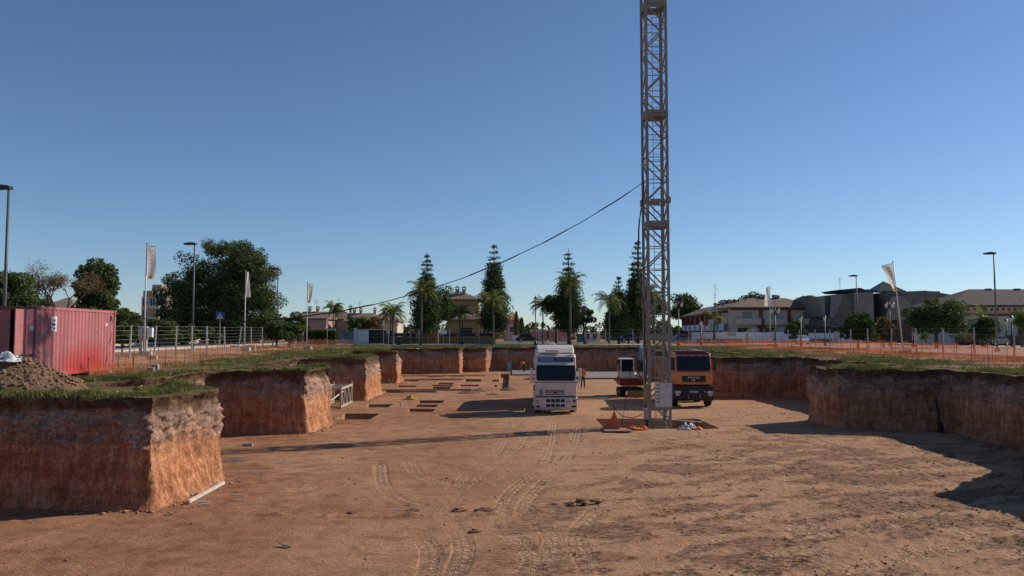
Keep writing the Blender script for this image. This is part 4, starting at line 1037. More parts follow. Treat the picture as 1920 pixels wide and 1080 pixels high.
# --- left: row of low houses beyond the hedge
for i, (px0, px1, Y, e, r, mt, lb) in enumerate([(560, 612, 150, 597, 583, M_PINK, 'low pinkish house with tiled roof right behind the third flag'), (600, 662, 158, 598, 581, M_CREAM, 'long tiled house with several chimneys behind the small palm'), (648, 690, 150, 602, 586, M_OCHRE, 'ochre tiled house above the garden tree left of the pit'), (684, 745, 160, 601, 585, M_CREAM, 'tiled house with solar panels behind the reddish tree')]):
    h = thing('row_house', (fx(px0, Y), Y, 0), lb, 'house'); w = fx(px1, Y) - fx(px0, Y)
    mb = MB(); mb.bb((0, 0, 0), (w, 9, hz(e, Y) - .2)); mb.build('wall', mt, h); hip_roof(h, w, 9, hz(e, Y), hz(r, Y), .4, M_TILE, gable=(i % 2 == 0))
    for t in (.25, .6, .85): window(h, w * t, 1.0, .9, 1.3, 0, M_WHITE, M_GLASSD)
    for t in (.2, .5, .8)[:2 + i % 2]: chimney(h, w * t, 4.2, hz(r, Y) - .5, .9, .5)
    antenna(h, w * .4, 5, hz(r, Y) - .2, 2.6)
    if i == 3: mb = MB(); z0, z1 = hz(e, Y), hz(r, Y); mb.add([(w * .1, .6, z0 + .32), (w * .5, .6, z0 + .32), (w * .5, 3.4, z0 + 1.22), (w * .1, 3.4, z0 + 1.22)], [(0, 1, 2, 3)]); mb.build('solar_panel', M_GLASSD, h)
gw = thing('gatehouse_wall', (fx(611, 117), 117, 0), 'white garden wall with pillars beyond the hedge', 'wall')
for a, b, h in ((0, 1.4, 2.4), (4.2, 4.7, 2.55), (4.75, 6.4, 2.2)): mb = MB(); mb.bb((a, 0, 0), (b, .3, h)); mb.build('wall_panel', M_WHITE, gw)
mb = MB(); mb.bb((1.42, .1, .2), (4.18, .18, 2.1)); mb.build('grey_gate', mat('grey_painted_gate', (.22, .24, .25), .6), gw)
dg = thing('dark_gate', (fx(672, 118), 118, 0), 'dark slatted gate between white wall and stone wall', 'gate')
mb = MB(); mb.bb((0, .05, .3), (4.1, .1, 2.2)); mb.build('backing_sheet', M_DKM, dg)
for i in range(14): mb = MB(); mb.bb((.02 + i * .29, .0, .25), (.26 + i * .29, .045, 2.25)); mb.build('board', M_DKM, dg)
mb = MB(); mb.bb((-.1, -.05, 2.27), (4.2, .2, 2.37)); mb.build('cap_rail', M_WHITE, dg)
sw = thing('stone_garden_wall', (fx(724, 126), 126, 0), 'low rubble stone wall with dark railing in front of the ochre villa', 'wall')
mb = MB(); mb.bb((0, 0, 0), (17.5, .35, 1.25)); mb.build('stone_base', M_STONEW, sw)
for i in range(7): mb = MB(); mb.bb((i * 2.9 - .2, -.05, 0), (i * 2.9 + .2, .4, 1.9)); mb.build('pillar', M_STONEW, sw)
for i in range(6): mb = MB(); mb.bb((i * 2.9 + .22, .12, 1.27), (i * 2.9 + 2.68, .18, 1.8)); mb.build('railing_panel', M_DKM, sw)
pg = thing('pergola', (fx(766, 123.5), 123.5, 0), 'flat-roofed stone shelter behind the leftmost tall palm', 'shelter')
mb = MB(); mb.bb((0, 0, 2.55), (5.0, 2.2, 2.8)); mb.build('roof_slab', M_CREAM, pg)
for x in (.3, 1.3, 4.6): mb = MB(); mb.bb((x - .15, .1, 0), (x + .15, .4, 2.55)); mb.build('post', M_TAN, pg)
mb = MB(); mb.bb((1.8, .15, 0), (4.3, .45, 2.5)); mb.build('stone_panel', M_STONEW, pg)
ov = thing('ochre_villa', (fx(838, 136), 136, 0), 'ochre villa with tiled roof and two chimneys, centre left beyond the pit', 'house')
mb = MB(); mb.bb((0, 0, 0), (8.2, 9, 4.1)); mb.build('wall', M_OCHRE, ov)
mb = MB(); mb.bb((-2.2, 2.2, 4.1), (5.4, 9, 7.6)); mb.build('upper_storey', M_OCHRE, ov)
hip_roof(ov, 8.2, 2.2, 4.15, 5.2, .5, M_TILE, name='porch_roof'); hip_roof(ov, 7.6, 6.8, 7.75, 9.35, .5, M_TILE, x0=-2.2, y0=2.2)
chimney(ov, 1.5, 4, 8.4, 1.1); chimney(ov, 2.7, 4.2, 8.4, 1.1)
window(ov, 3.4, 1.5, 1.8, 1.1, 0, M_DKM, M_GLASSD); window(ov, 6.8, 1.4, 1.1, 1.2, 0, M_WHITE, M_GLASSD); window(ov, 1.2, 5.2, 1.0, 1.2, 2.2, M_DKM, M_GLASSD)
ph = thing('pink_house', (fx(945, 176), 176, 0), 'far pink house with orange roof right of the tallest pine', 'house')
mb = MB(); mb.bb((0, 0, 0), (3.6, 6, 4.6)); mb.build('wall', M_PINK, ph); hip_roof(ph, 3.6, 6, 4.7, 6.6, .3, mat('orange_roof', (.45, .22, .13), .9))
window(ph, 1.8, 2, 1, 1.2)
pw = thing('pink_boundary_wall', (fx(960, 168), 168, 0), 'pale pink wall with railing behind the dark car', 'wall')
for a, b in ((0, 3.4), (3.8, 7.5), (7.9, 12.5)): mb = MB(); mb.bb((a, 0, 0), (b, .3, 1.3 if a < 3 else 2.6)); mb.build('wall_panel', M_PINK if a > 3 else M_WHITE, pw)
mb = MB()
for i in range(38): mb.bar((3.8 + i * .23, -.05, .9), (3.8 + i * .23, -.05, 2.0), .03)
mb.bar((3.8, -.05, 2.0), (12.4, -.05, 2.0), .04); mb.build('railing', M_DKM, pw)
kp = thing('kiosk', (fx(1082, 170), 170, 0), 'small white kiosk with flat dark roof far behind the white truck', 'kiosk')
mb = MB(); mb.bb((1.2, 0, 0), (5, 2.5, 1.9)); mb.build('wall', M_WHITE, kp); mb = MB(); mb.bb((-.8, -.6, 2.0), (5.4, 3, 2.2)); mb.build('roof', M_DKM, kp)
for x in (2.2, 3.8): window(kp, x, .5, .8, 1.1)
rc = thing('recycling_container', (fx(1087, 160), 160, 0), 'teal recycling bin beside the far white kiosk', 'bin')
mb = MB(); mb.box((0, 0, .75), (1.3, 1.1, 1.5), top=(.85, .85)); mb.build('body', mat('teal_plastic', (.02, .16, .14), .5), rc, bevel=.08); mb = MB(); mb.box((0, 0, 1.55), (1.2, 1.0, .12)); mb.build('lid', M_DKM, rc)
bw = thing('beige_site_wall', (fx(415, 104), 104, .3), 'beige rendered wall behind the left wire fence, left of the hedge', 'wall')
mb = MB(); mb.bb((0, 0, 0), (5.0, .3, 1.95)); mb.build('wall_panel', mat('beige_render', (.42, .32, .22), .85, .15, 1), bw); mb = MB(); mb.bb((4.98 + .03, -.05, 0), (5.3, .35, 1.9)); mb.build('pillar', M_WHITE, bw)
lw = thing('street_side_wall', (-44, 68, .3), 'low pale wall along the far side of the left street', 'wall')
mb = MB(); mb.bb((0, 0, 0), (.3, 50, 1.0)); mb.build('wall_panel', M_CREAM, lw)

# ================================================================== FENCES
def wire_fence(pts, h, label, wires=7, group=None, lean=.03, z=None, post=.05, name='wire_fence'):
    t = thing(name, (pts[0][0], pts[0][1], 0), label, 'fence', group)
    o = Vector((pts[0][0], pts[0][1], 0)); tops = []; bases = []
    for x, y in pts:
        zb = float(upper_h(np.array([x]), np.array([y]))[0]) if y < 109 else -.03
        l = Vector((random.gauss(0, lean), random.gauss(0, lean), 1)).normalized()
        b = Vector((x, y, zb - .25)) - o; e = b + l * (h + .25); bases.append(b); tops.append(e)
        mb = MB(); mb.tube(b, e, post, n=8); mb.build('post', M_GALV, t)
    for k in range(wires):
        f = .16 + .82 * k / (wires - 1); mb = MB()
        for i in range(len(pts) - 1):
            a, c = bases[i].lerp(tops[i], f), bases[i + 1].lerp(tops[i + 1], f); mid = (a + c) / 2 - Vector((0, 0, .02))
            mb.path([a, mid, c], .005, 4)
        mb.build('wire', M_GALV, t)
    return t
wire_fence([(-24 - (y - 36) * .055, y) for y in (36, 41, 46, 51, 55, 59, 62.5, 66, 71, 75, 79.5, 84, 88, 92, 96, 100, 104)], 2.2, 'wire fence with leaning grey posts along the left street', 8, lean=.05, post=.06)
wire_fence([(fx(px, 107.5), 107.5) for px in (560, 612, 672, 729, 786, 843, 898, 953, 1010, 1045, 1098, 1135, 1186, 1259, 1291, 1316, 1347, 1401, 1452)], 2.3, 'wire fence with grey posts across the far side of the site', 5, lean=.01)
wire_fence([(36 + random.gauss(0, .1), y) for y in (40, 44.5, 48.5, 52.5, 56.4, 61, 65.6, 70, 74.6, 79, 83.6, 88.5, 93, 98, 102.5)], 2.2, 'wire fence with grey posts along the right street', 5, lean=.02, post=.055)
def mesh_material(name, c, gap):
    m, nt, N, L, B = nodes_of(name)
    tc = N.new('ShaderNodeTexCoord')
    at1 = N.new('ShaderNodeAttribute'); at1.attribute_name = 'mu'; at2 = N.new('ShaderNodeAttribute'); at2.attribute_name = 'mv'
    def strip(s, per, w):
        return math_node(N, L, 'LESS_THAN', math_node(N, L, 'FRACT', math_node(N, L, 'DIVIDE', s, per)), w)
    s = math_node(N, L, 'MAXIMUM', strip(at1.outputs['Fac'], .06, gap), strip(at2.outputs['Fac'], .045, gap))
    n = noise(N, L, tc.outputs['Object'], 1.2, 4)
    c_ = ramp(N, L, n, [(.3, tuple(q * .75 for q in c)), (.7, tuple(min(1, q * 1.2) for q in c))])
    L.new(c_, B.inputs['Base Color']); B.inputs['Roughness'].default_value = .6
    t = N.new('ShaderNodeBsdfTranslucent'); L.new(c_, t.inputs['Color']); mx = N.new('ShaderNodeMixShader'); mx.inputs[0].default_value = .35
    L.new(B.outputs[0], mx.inputs[1]); L.new(t.outputs[0], mx.inputs[2])
    tr = N.new('ShaderNodeBsdfTransparent'); m2 = N.new('ShaderNodeMixShader')
    L.new(s, m2.inputs[0]); L.new(tr.outputs[0], m2.inputs[1]); L.new(mx.outputs[0], m2.inputs[2])
    L.new(m2.outputs[0], nt.nodes['Material Output'].inputs['Surface'])
    return m
M_MESH = mesh_material('orange_plastic_mesh', (.46, .125, .037), .25); M_MESH2 = mesh_material('faded_orange_mesh', (.46, .20, .10), .11)
M_REBAR = mat('rusty_rebar', (.11, .055, .035), .85, .3, 9)
def cloth(name, V2, m, parent):
    """grid (rows, cols, 3) -> sheet with mesh coordinates"""
    V2 = np.asarray(V2); r, c = V2.shape[:2]
    du = np.zeros((r, c)); du[:, 1:] = np.cumsum(np.linalg.norm(np.diff(V2, axis=1), axis=2), 1); dv = np.zeros((r, c)); dv[1:] = np.cumsum(np.linalg.norm(np.diff(V2, axis=0), axis=2), 0)
    i = np.arange(r * c).reshape(r, c); q = np.stack([i[:-1, :-1], i[:-1, 1:], i[1:, 1:], i[1:, :-1]], -1).reshape(-1, 4)
    return link(name, np_mesh(name, V2.reshape(-1, 3), q, {'mu': ('POINT', np.repeat(du[:1], r, 0).ravel()), 'mv': ('POINT', dv.ravel())}), m, parent, True)
def mesh_fence(pts, h, label, m, step=2.0, sag=.12, group=None):
    t = thing('barrier_mesh_fence', (pts[0][0], pts[0][1], 0), label, 'fence', group); o = np.array([pts[0][0], pts[0][1], 0])
    P = []
    for a, b in zip(pts[:-1], pts[1:]):
        a, b = np.array(a, float), np.array(b, float); k = max(1, int(np.linalg.norm(b - a) / step))
        for j in range(k): P.append(a + (b - a) * j / k)
    P.append(np.array(pts[-1], float)); hs = [h * random.uniform(.82, 1.06) for _ in P]
    for i, p in enumerate(P):
        zb = float(upper_h(p[:1], p[1:])[0]) if p[1] < 109 else 0; mb = MB(); mb.tube(Vector((p[0], p[1], zb - .1)) - Vector(o), Vector((p[0] + random.gauss(0, .04), p[1] + random.gauss(0, .04), zb + hs[i] + .1)) - Vector(o), .014, n=5); mb.build('stake', M_REBAR, t)
    for i in range(len(P) - 1):
        a, b = P[i], P[i + 1]; cols = 9; rows = 6; g_ = np.zeros((rows, cols, 3)); sg = sag * random.uniform(.4, 1.8); bl_ = random.gauss(0, .10)
        for c in range(cols):
            f = c / (cols - 1); p = a + (b - a) * f; zb = float(upper_h(p[:1], p[1:])[0]) if p[1] < 109 else 0
            top = hs[i] * (1 - f) + hs[i + 1] * f - sg * 4 * f * (1 - f); nn = np.array([-(b - a)[1], (b - a)[0]]); nn /= np.linalg.norm(nn) + 1e-9
            for r in range(rows):
                e = r / (rows - 1); off = bl_ * 4 * f * (1 - f) * math.sin(e * 3.1) + .02 * math.sin(i * 3 + c * 1.7 + r)
                g_[r, c] = (p[0] + nn[0] * off, p[1] + nn[1] * off, zb + .02 + top * (1 - e)); 
        g_ -= o; cloth('mesh_panel', g_, m, t)
    return t
mesh_fence([(27.2, 34), (27.9, 42.6), (29.6, 54), (30.2, 62), (29.4, 75), (28.2, 92), (26.8, 99)], 1.12, 'bright orange barrier mesh along the right rim of the pit', M_MESH)
mesh_fence([(34.5, 40), (35.2, 60), (35.2, 80), (34.8, 100), (22, 105.5)], 1.0, 'second orange barrier mesh, farther back along the right street', M_MESH, 2.5)
mesh_fence([(-17.0, 35.3), (-17.6, 40), (-19.0, 48), (-21.5, 60), (-23, 74), (-23.6, 86), (-22.5, 100), (-21, 104)], 1.05, 'faded orange barrier mesh along the left rim of the pit', M_MESH2)
mesh_fence([(-16.95, 31.5), (-16.6, 33.2), (-16.95, 35.2)], .8, 'crumpled orange mesh leaning on the container side', M_MESH, 1.0, .2)

# ================================================================== LAMPS, FLAGS, SIGNS
def street_lamp(x, y, h, label, arm=-1, z0=0.0):
    t = thing('street_lamp', (x, y, z0), label, 'street lamp', 'tall street lamps along the streets')
    mb = MB(); mb.tube((0, 0, -.2), (0, 0, h), .095, .06, 10); mb.build('pole', mat('lamp_pole_grey', (.10, .10, .105), .5, .15, 3), t, True)
    mb = MB(); mb.box((0, 0, .2), (.3, .3, .4)); mb.build('foot', M_GALV, t)
    mb = MB(); mb.prism([(arm * -.12, h - .02), (arm * -.12, h + .14), (arm * .35, h + .2), (arm * .9, h + .12), (arm * .95, h + .05), (arm * .5, h - .04)], -.19, .19, 'y'); mb.build('lamp_head', M_DKM, t, bevel=.03)
    mb = MB(); mb.bb((min(arm * .3, arm * .85), -.14, h - .035), (max(arm * .3, arm * .85), .14, h - .012 + .03)); mb.build('lens', M_GLASSB, t)
street_lamp(fx(8, 39), 39, hz(352, 39), 'tall street lamp at the left edge behind the container', -1, .0)
street_lamp(fx(362, 67), 67, hz(458, 67), 'tall street lamp left of the big pine', -1); street_lamp(fx(520, 92), 92, hz(505, 92), 'tall street lamp at the right side of the big pine', -1)
street_lamp(fx(1867, 72), 72, hz(476, 72), 'tallest street lamp at the far right of the photo', -1); street_lamp(fx(1607, 99), 99, hz(518, 99), 'street lamp left of the leaning flag', -1)
M_LANT = mat('frosted_lantern_glass', (.62, .60, .55), .35, .1, 3)
def lantern(px, Y, py, label, heads=1, base=0.0):
    h = hz(py, Y) - base; t = thing('lantern_post', (fx(px, Y), Y, base), label, 'street lamp', 'old style lantern posts')
    mb = MB(); mb.lathe([(.24, -.1), (.24, .35), (.15, .45), (.13, .9), (.075, 1.0), (.06, h - .75 if heads == 1 else h)], n=10); mb.build('post', M_DKM, t, True)
    xs = [0] if heads == 1 else [-.42, .42]
    if heads == 2: mb = MB(); mb.path([(-.42, 0, h - .78), (-.3, 0, h - .95), (0, 0, h - .85), (.3, 0, h - .95), (.42, 0, h - .78)], .03, 6); mb.tube((0, 0, h), (0, 0, h + .9), .025, n=5); mb.build('bracket', M_DKM, t)
    for x in xs:
        mb = MB(); mb.lathe([(.10, h - .75), (.23, h - .28), (.21, h - .27)], (x, 0, 0), 8); g_ = mb.build('lantern_glass', M_LANT, t)
        mb = MB(); mb.lathe([(.28, h - .28), (.25, h - .22), (.12, h - .06), (.05, h), (.03, h + .14), (.005, h + .2)], (x, 0, 0), 8); mb.build('lantern_cap', M_DKM, g_)
for px, Y, py, n_, lb in [(1004, 111, 556, 1, 'tall dark lantern post just left above the white truck'), (732, 118, 586, 1, 'slim lantern post left of the litter bin'), (867, 119, 571, 1, 'lantern post in front of the ochre villa'), (1098, 119, 587, 1, 'dark lantern post behind the white truck roof'), (1272, 106, 565, 2, 'twin lantern post right beside the crane mast'), (1453, 104, 577, 2, 'twin lantern post right of the middle flag'), (1668, 103, 566, 2, 'twin lantern post left of the leaning flag'),
                          (1314, 112, 601, 1, 'low lantern in front of the villa wing'), (1501, 108, 593, 1, 'lantern beside the clipped conifer'), (1546, 106, 591, 1, 'lantern at the foot of the grey building'), (1711, 98, 588, 1, 'lantern right of the leaning flag'), (1841, 100, 591, 1, 'lantern in front of the round clipped bush'), (1886, 112, 598, 1, 'lantern just left of the right edge one'), (1896, 98, 592, 1, 'rightmost lantern by the beige building')]:
    lantern(px, Y, py, lb, n_, 0 if Y < 109 else .02)
M_FLAG = None
def flag_material():
    m, nt, N, L, B = nodes_of('flag_cloth')
    c = (.72, .69, .64); B.inputs['Base Color'].default_value = (*c, 1); B.inputs['Roughness'].default_value = .8
    tc = N.new('ShaderNodeTexCoord'); n = noise(N, L, tc.outputs['Object'], 2, 4); L.new(ramp(N, L, n, [(.3, (.74, .71, .66)), (.7, (.85, .83, .80))]), B.inputs['Base Color'])
    t = N.new('ShaderNodeBsdfTranslucent'); t.inputs['Color'].default_value = (.8, .74, .62, 1); mx = N.new('ShaderNodeMixShader'); mx.inputs[0].default_value = .45
    L.new(B.outputs[0], mx.inputs[1]); L.new(t.outputs[0], mx.inputs[2]); L.new(mx.outputs[0], nt.nodes['Material Output'].inputs['Surface'])
    return m
M_FLAG = flag_material(); M_NAVY = mat('navy_print', (.03, .045, .12), .8); M_YEL = mat('yellow_print', (.70, .45, .08), .8)
M_POLE = mat('white_flagpole', (.62, .60, .57), .45, .08, 3)
def flag(px, Y, top, label, shape, base=None, lean=0.0, rz=0.0, letters=True):
    x = fx(px, Y); zb = base if base is not None else float(upper_h(np.array([x]), np.array([float(Y)]))[0]); h = hz(top, Y) - zb
    t = thing('flagpole', (x, Y, zb), label, 'flagpole', 'white flagpoles around the site')
    t.rotation_euler = (0, lean, rz)
    mb = MB(); mb.tube((0, 0, -.2), (0, 0, h), .065, .04, 10); mb.build('pole', M_POLE, t, True)
    mb = MB(); mb.lathe([(.05, h), (.07, h + .05), (.02, h + .12)], n=8); mb.build('finial', M_DKM, t)
    mb = MB(); mb.box((.15, 0, .12), (.8, .6, .4)); mb.build('concrete_foot', M_CONC, t, bevel=.03)
    w, fh, sgn, tip = shape       # width at top, height, side, width at bottom
    mb = MB(); mb.bar((0, 0, h - .08), (sgn * w, 0, h - .08 - abs(w) * .12), .035); mb.build('banner_arm', M_DKM, t)
    rows, cols = 24, 9; G = np.zeros((rows, cols, 3))
    for r in range(rows):
        e = r / (rows - 1); ww = w * (1 - e) + tip * e
        for c in range(cols):
            f = c / (cols - 1); G[r, c] = (sgn * (.07 + ww * f), .07 * math.sin(f * 5 + e * 4) * (.3 + e) + .03 * math.sin(e * 9 + f * 3), h - .12 - abs(w) * .12 * f * (1 - e) - e * fh)
    fl = cloth('banner', G, M_FLAG, t)
    if letters:
        n_ = 5
        for k, ch in enumerate('GOOCI'):
            e = .10 + .13 * k; ww = w * (1 - e) + tip * e
            text_mesh('letter', ch, .34 * (1 - .08 * k), M_NAVY, fl, (sgn * (.07 + ww * .5), -.12, h - .25 - e * fh), (R(90), R(90 - 20), 0))
        k = MB(); k.lathe([(.13, -.006), (.13, .006)], (0, 0, 0), 12, 'y'); o = k.build('emblem', M_YEL, fl); o.location = (sgn * (.07 + tip * .55), -.13, h - .2 - fh * .9)
flag(272, 55.6, 458, 'flagpole with long white banner right of the red container', (.62, 2.35, 1, .56))
flag(459.5, 74, 507, 'flagpole with furled white banner in front of the big pine', (.22, 2.4, 1, .42), letters=False)
flag(576, 84, 531, 'flagpole with narrow tapering banner in front of the hedge', (.58, 2.0, 1, .25))
flag(1443.5, 103, 537, 'flagpole with white banner in front of the villa roof', (.35, 2.5, -1, .72), letters=False)
flag(1692, 68, 491, 'leaning flagpole with tapering lettered banner at the right', (1.0, 2.4, -1, .12), lean=-.088)
def post_sign(px, Y, py, w, h, label, m, post_h=None, name='sign'):
    x = fx(px, Y); zb = float(upper_h(np.array([x]), np.array([float(Y)]))[0]) if Y < 109 else .0; z = hz(py, Y) - zb
    t = thing(name, (x, Y, zb), label, 'sign'); mb = MB(); mb.tube((0, 0, -.2), (0, 0, z + h / 2), .035, n=8); mb.build('post', M_GALV, t)
    mb = MB(); mb.box((0, -.05, z), (w, .03, h)); return t, mb.build('plate', m, t, bevel=.01), z
t, pl, z = post_sign(413, 70, 592, .74, .74, 'blue square pedestrian crossing sign in front of the big pine', mat('sign_blue', (.015, .09, .30), .5))
mb = MB(); mb.prism([(-.29, z - .24), (.29, z - .24), (0, z + .27)], -.075, -.067, 'y'); tri = mb.build('white_triangle', M_WHITE, pl)
mb = MB(); mb.box((0, -.08, z + .10), (.07, .01, .07)); mb.prism([(-.04, z + .06), (.05, z + .06), (.06, z - .04), (.12, z - .18), (.07, z - .18), (.0, z - .06), (-.09, z - .18), (-.13, z - .18), (-.05, z - .04)], -.085, -.078, 'y'); mb.build('pedestrian_figure', M_DKM, tri)
for px, Y, py, w, h, lb in [(553, 90, 606, .35, .5, 'small white plate on a post left of the third flag'), (719.5, 108.5, 606, .28, .75, 'narrow white plate on a tall post left of the litter bin'), (614, 100, 604, .2, 1.0, 'narrow pale plate on a post in front of the white wall')]: post_sign(px, Y, py, w, h, lb, M_WHITE)
post_sign(831.5, 107.2, 622.5, .85, .6, 'white notice plate on the far wire fence', M_WHITE)
post_sign(1323, 118, 607, .6, .6, 'small dark red traffic sign in front of the villa wing', M_REDT); post_sign(1333, 112, 603, .8, .6, 'grey back of a traffic plate before the villa wing', M_GALV)
lb_ = thing('litter_bin', (fx(748, 112), 112, 0), 'dark blue litter bin at the foot of the low palm', 'bin'); mb = MB(); mb.box((0, 0, .5), (.62, .55, 1.0), top=(.85, .85)); mb.build('body', mat('navy_plastic', (.02, .035, .08), .5), lb_, bevel=.05); mb = MB(); mb.box((0, 0, 1.05), (.6, .5, .1)); mb.build('lid', M_DKM, lb_)
bn = thing('park_bench', (fx(776, 116), 116, .1), 'dark red park bench left of the leftmost tall palm', 'bench')
for i in range(3): mb = MB(); mb.bb((-.8, -.2 + i * .14, .42), (.8, -.09 + i * .14, .46)); mb.build('seat_slat', M_REDT, bn)
for i in range(2): mb = MB(); mb.bb((-.8, .24, .58 + i * .15), (.8, .28, .70 + i * .15)); mb.build('back_slat', M_REDT, bn)
for x in (-.65, .65): mb = MB(); mb.bb((x - .03, -.18, 0), (x + .03, .2, .42)); mb.bb((x - .03, .2, 0), (x + .03, .24, .88)); mb.build('leg', M_DKM, bn)
# electrical cabinet on its concrete foot
ec = thing('electrical_cabinet', (fx(268, 57), 57.2, float(upper_h(np.array([-27.0]), np.array([57.]))[0])), 'grey electrical cabinet on a stand beside the first flagpole', 'cabinet')
mb = MB(); mb.box((0, 0, 1.55), (.62, .35, .85)); mb.build('housing', mat('cabinet_grey', (.38, .38, .35), .6, .1, 3), ec, bevel=.02)
for x in (-.18, .18): mb = MB(); mb.box((x, 0, .5), (.16, .22, 1.3)); mb.build('leg', M_CONC, ec)
mb = MB(); mb.box((.52, -.05, 1.55), (.36, .3, .7)); mb.build('meter_box', M_WHITE, ec, bevel=.02)
mb = MB()
for i in range(4): mb.box((.1, -.19, 1.3 + i * .15), (.16, .03, .09))
mb.build('breakers', M_DKM, ec)
# loose concrete blocks by fence and flags
for x, y, s, lb in [(fx(288, 52), 52, (.6, .4, .3), 'pale concrete block right of the first flagpole'), (fx(580, 78), 78, (.4, .4, .55), 'upright white block in front of the third flag'), (-16.6, 36.2, (.3, .25, .22), 'small white block behind the container corner'), (-16.75, 37.0, (.28, .28, .32), 'stacked white block next to the container corner'), (fx(470, 76), 76, (1.0, .5, .5), 'long concrete block at the second flagpole')]:
    t = thing('concrete_block', (x, y, float(upper_h(np.array([x]), np.array([float(y)]))[0])), lb, 'block'); mb = MB(); mb.box((0, 0, s[2] / 2 - .03), s, rz=.2); mb.build('block_body', M_CONC, t, bevel=.03)
# ================================================================== TOWER CRANE MAST
M_STEEL = mat('weathered_mast_paint', (.25, .232, .19), .6, .2, 2.5, .1, 20, col2=(.20, .17, .13), mix=(.45, .75))
M_STEEL2 = mat('ladder_steel', (.34, .33, .31), .55, .15, 5)
CX, CY = 7.40, 40.2
cr = thing('tower_crane_mast', (CX, CY, PIT - .72), 'tall brown lattice crane mast rising from the pit floor', 'crane', rz=R(3.0))
HW = .515; CH = .135; PNL = 1.15; SEC = 5.75
def mast_section(z0, npan, flip=0):
    s = MB()                                   # square flange frames at both ends
    for zz in (z0 + .09,):
        for sx, sy, dx, dy in ((0, -HW, 2 * HW, .09), (0, HW, 2 * HW, .09), (-HW, 0, .09, 2 * HW), (HW, 0, .09, 2 * HW)): s.box((sx, sy, zz + .001 * (dx > dy)), (dx, dy, .16))
    sec = s.build('mast_section', M_STEEL, cr)
    zz = z0 + npan * PNL - .09; e_ = MB()
    for sx, sy, dx, dy in ((0, -HW, 2 * HW, .09), (0, HW, 2 * HW, .09), (-HW, 0, .09, 2 * HW), (HW, 0, .09, 2 * HW)): e_.box((sx, sy, zz + .001 * (dx > dy)), (dx, dy, .16))
    e_.build('end_frame', M_STEEL, sec)
    for sx in (-1, 1):
        for sy in (-1, 1):
            c = MB(); t = .028; h = npan * PNL    # angle-section chord
            c.box((sx * (HW + CH / 2 - t / 2), sy * HW, z0 + h / 2), (t, CH, h)); c.box((sx * (HW - t / 2), sy * (HW + CH / 2 - t / 2), z0 + h / 2), (CH - t, t, h))
            c.box((sx * (HW - .01), sy * (HW - .01), z0 + h / 2), (.085, .085, h)); c.build('chord', M_STEEL, sec)
    for i in range(npan):
        za, zb = z0 + i * PNL + .06, z0 + (i + 1) * PNL - .06
        d = 1 if (i + flip) % 2 else -1
        for p0, p1 in (((-d * HW, -HW, za), (d * HW, -HW, zb)), ((-d * HW, HW, za), (d * HW, HW, zb)), ((-HW, d * HW, za), (-HW, -d * HW, zb)), ((HW, -d * HW, za), (HW, d * HW, zb))):
            b = MB(); b.bar(p0, p1, .065, .065); b.build('diagonal_brace', M_STEEL, sec)
        if i:
            for p0, p1 in (((-HW, -HW), (HW, -HW)), ((-HW, HW), (HW, HW)), ((-HW, -HW), (-HW, HW)), ((HW, -HW), (HW, HW))):
                b = MB(); b.bar((*p0, z0 + i * PNL), (*p1, z0 + i * PNL), .035, .035); b.build('horizontal_brace', M_STEEL, sec)
    l = MB()
    for x in (-.05, .33): l.bar((x, .12, z0), (x, .12, z0 + npan * PNL), .028, .028)
    for k in range(int(npan * PNL / .3)): l.bar((-.05, .12, z0 + .15 + k * .3), (.33, .12, z0 + .15 + k * .3), .022, .022)
    l.build('ladder', M_STEEL2, sec)
    return sec
B0 = 5.22 / PNL
base_sec = mast_section(-.0, 5, 1)
base_sec.scale = (1, 1, 5.22 / 5.75)
first = mast_section(5.22, 5)
for i in range(1, 6):
    c = copy_tree(first, cr); c.location = (0, 0, i * SEC)
for zz in (5.22, 5.22 + SEC, 5.22 + 2 * SEC, 5.22 + 3 * SEC):
    mb = MB(); pass
    if zz < 6: mb.box((0, -HW - .13, zz), (2 * HW + .34, .05, .24)); mb.box((0, HW + .13, zz), (2 * HW + .34, .05, .24)); mb.build('joint_plate', M_STEEL, cr)
    else:
        k = MB()
        for sx in (-1, 1):
            k.box((sx * (HW + .105), 0, zz), (.03, 2 * HW + .24, .16)); k.box((0, sx * (HW + .105), zz), (2 * HW + .18, .03, .16))
        pass
        f = MB(); f.box((.28, -.15, zz + .12), (.45, .6, .02)); f.build('rest_platform', mat('rusty_platform', (.16, .075, .035), .9, .3, 4), cr)
zc = 8.54 + 2.95 + .72                                   # bolted collar above the second joint
for sx in (-1, 1):
    for sy in (-1, 1): mb = MB(); mb.box((sx * (HW + .03), sy * (HW + .03), zc), (.24, .24, .34)); mb.build('collar_lug', M_STEEL, cr, bevel=.04)
mb = MB()
for sx in (-1, 1): mb.box((sx * HW, 0, zc), (.08, 2 * HW - .3, .12)); mb.box((0, sx * HW, zc), (2 * HW - .3, .08, .12))
mb.build('collar_frame', M_STEEL, cr)
mb = MB(); mb.box((0, 0, .06), (2.6, 2.6, .16)); mb.build('foundation_block', M_CONC, cr)
mb = MB()
for sx in (-1, 1): mb.box((sx * HW, 0, .17), (.25, 1.5, .08)); mb.box((0, sx * HW, .165), (1.5, .25, .07))
mb.build('foot_frame', M_STEEL, cr)
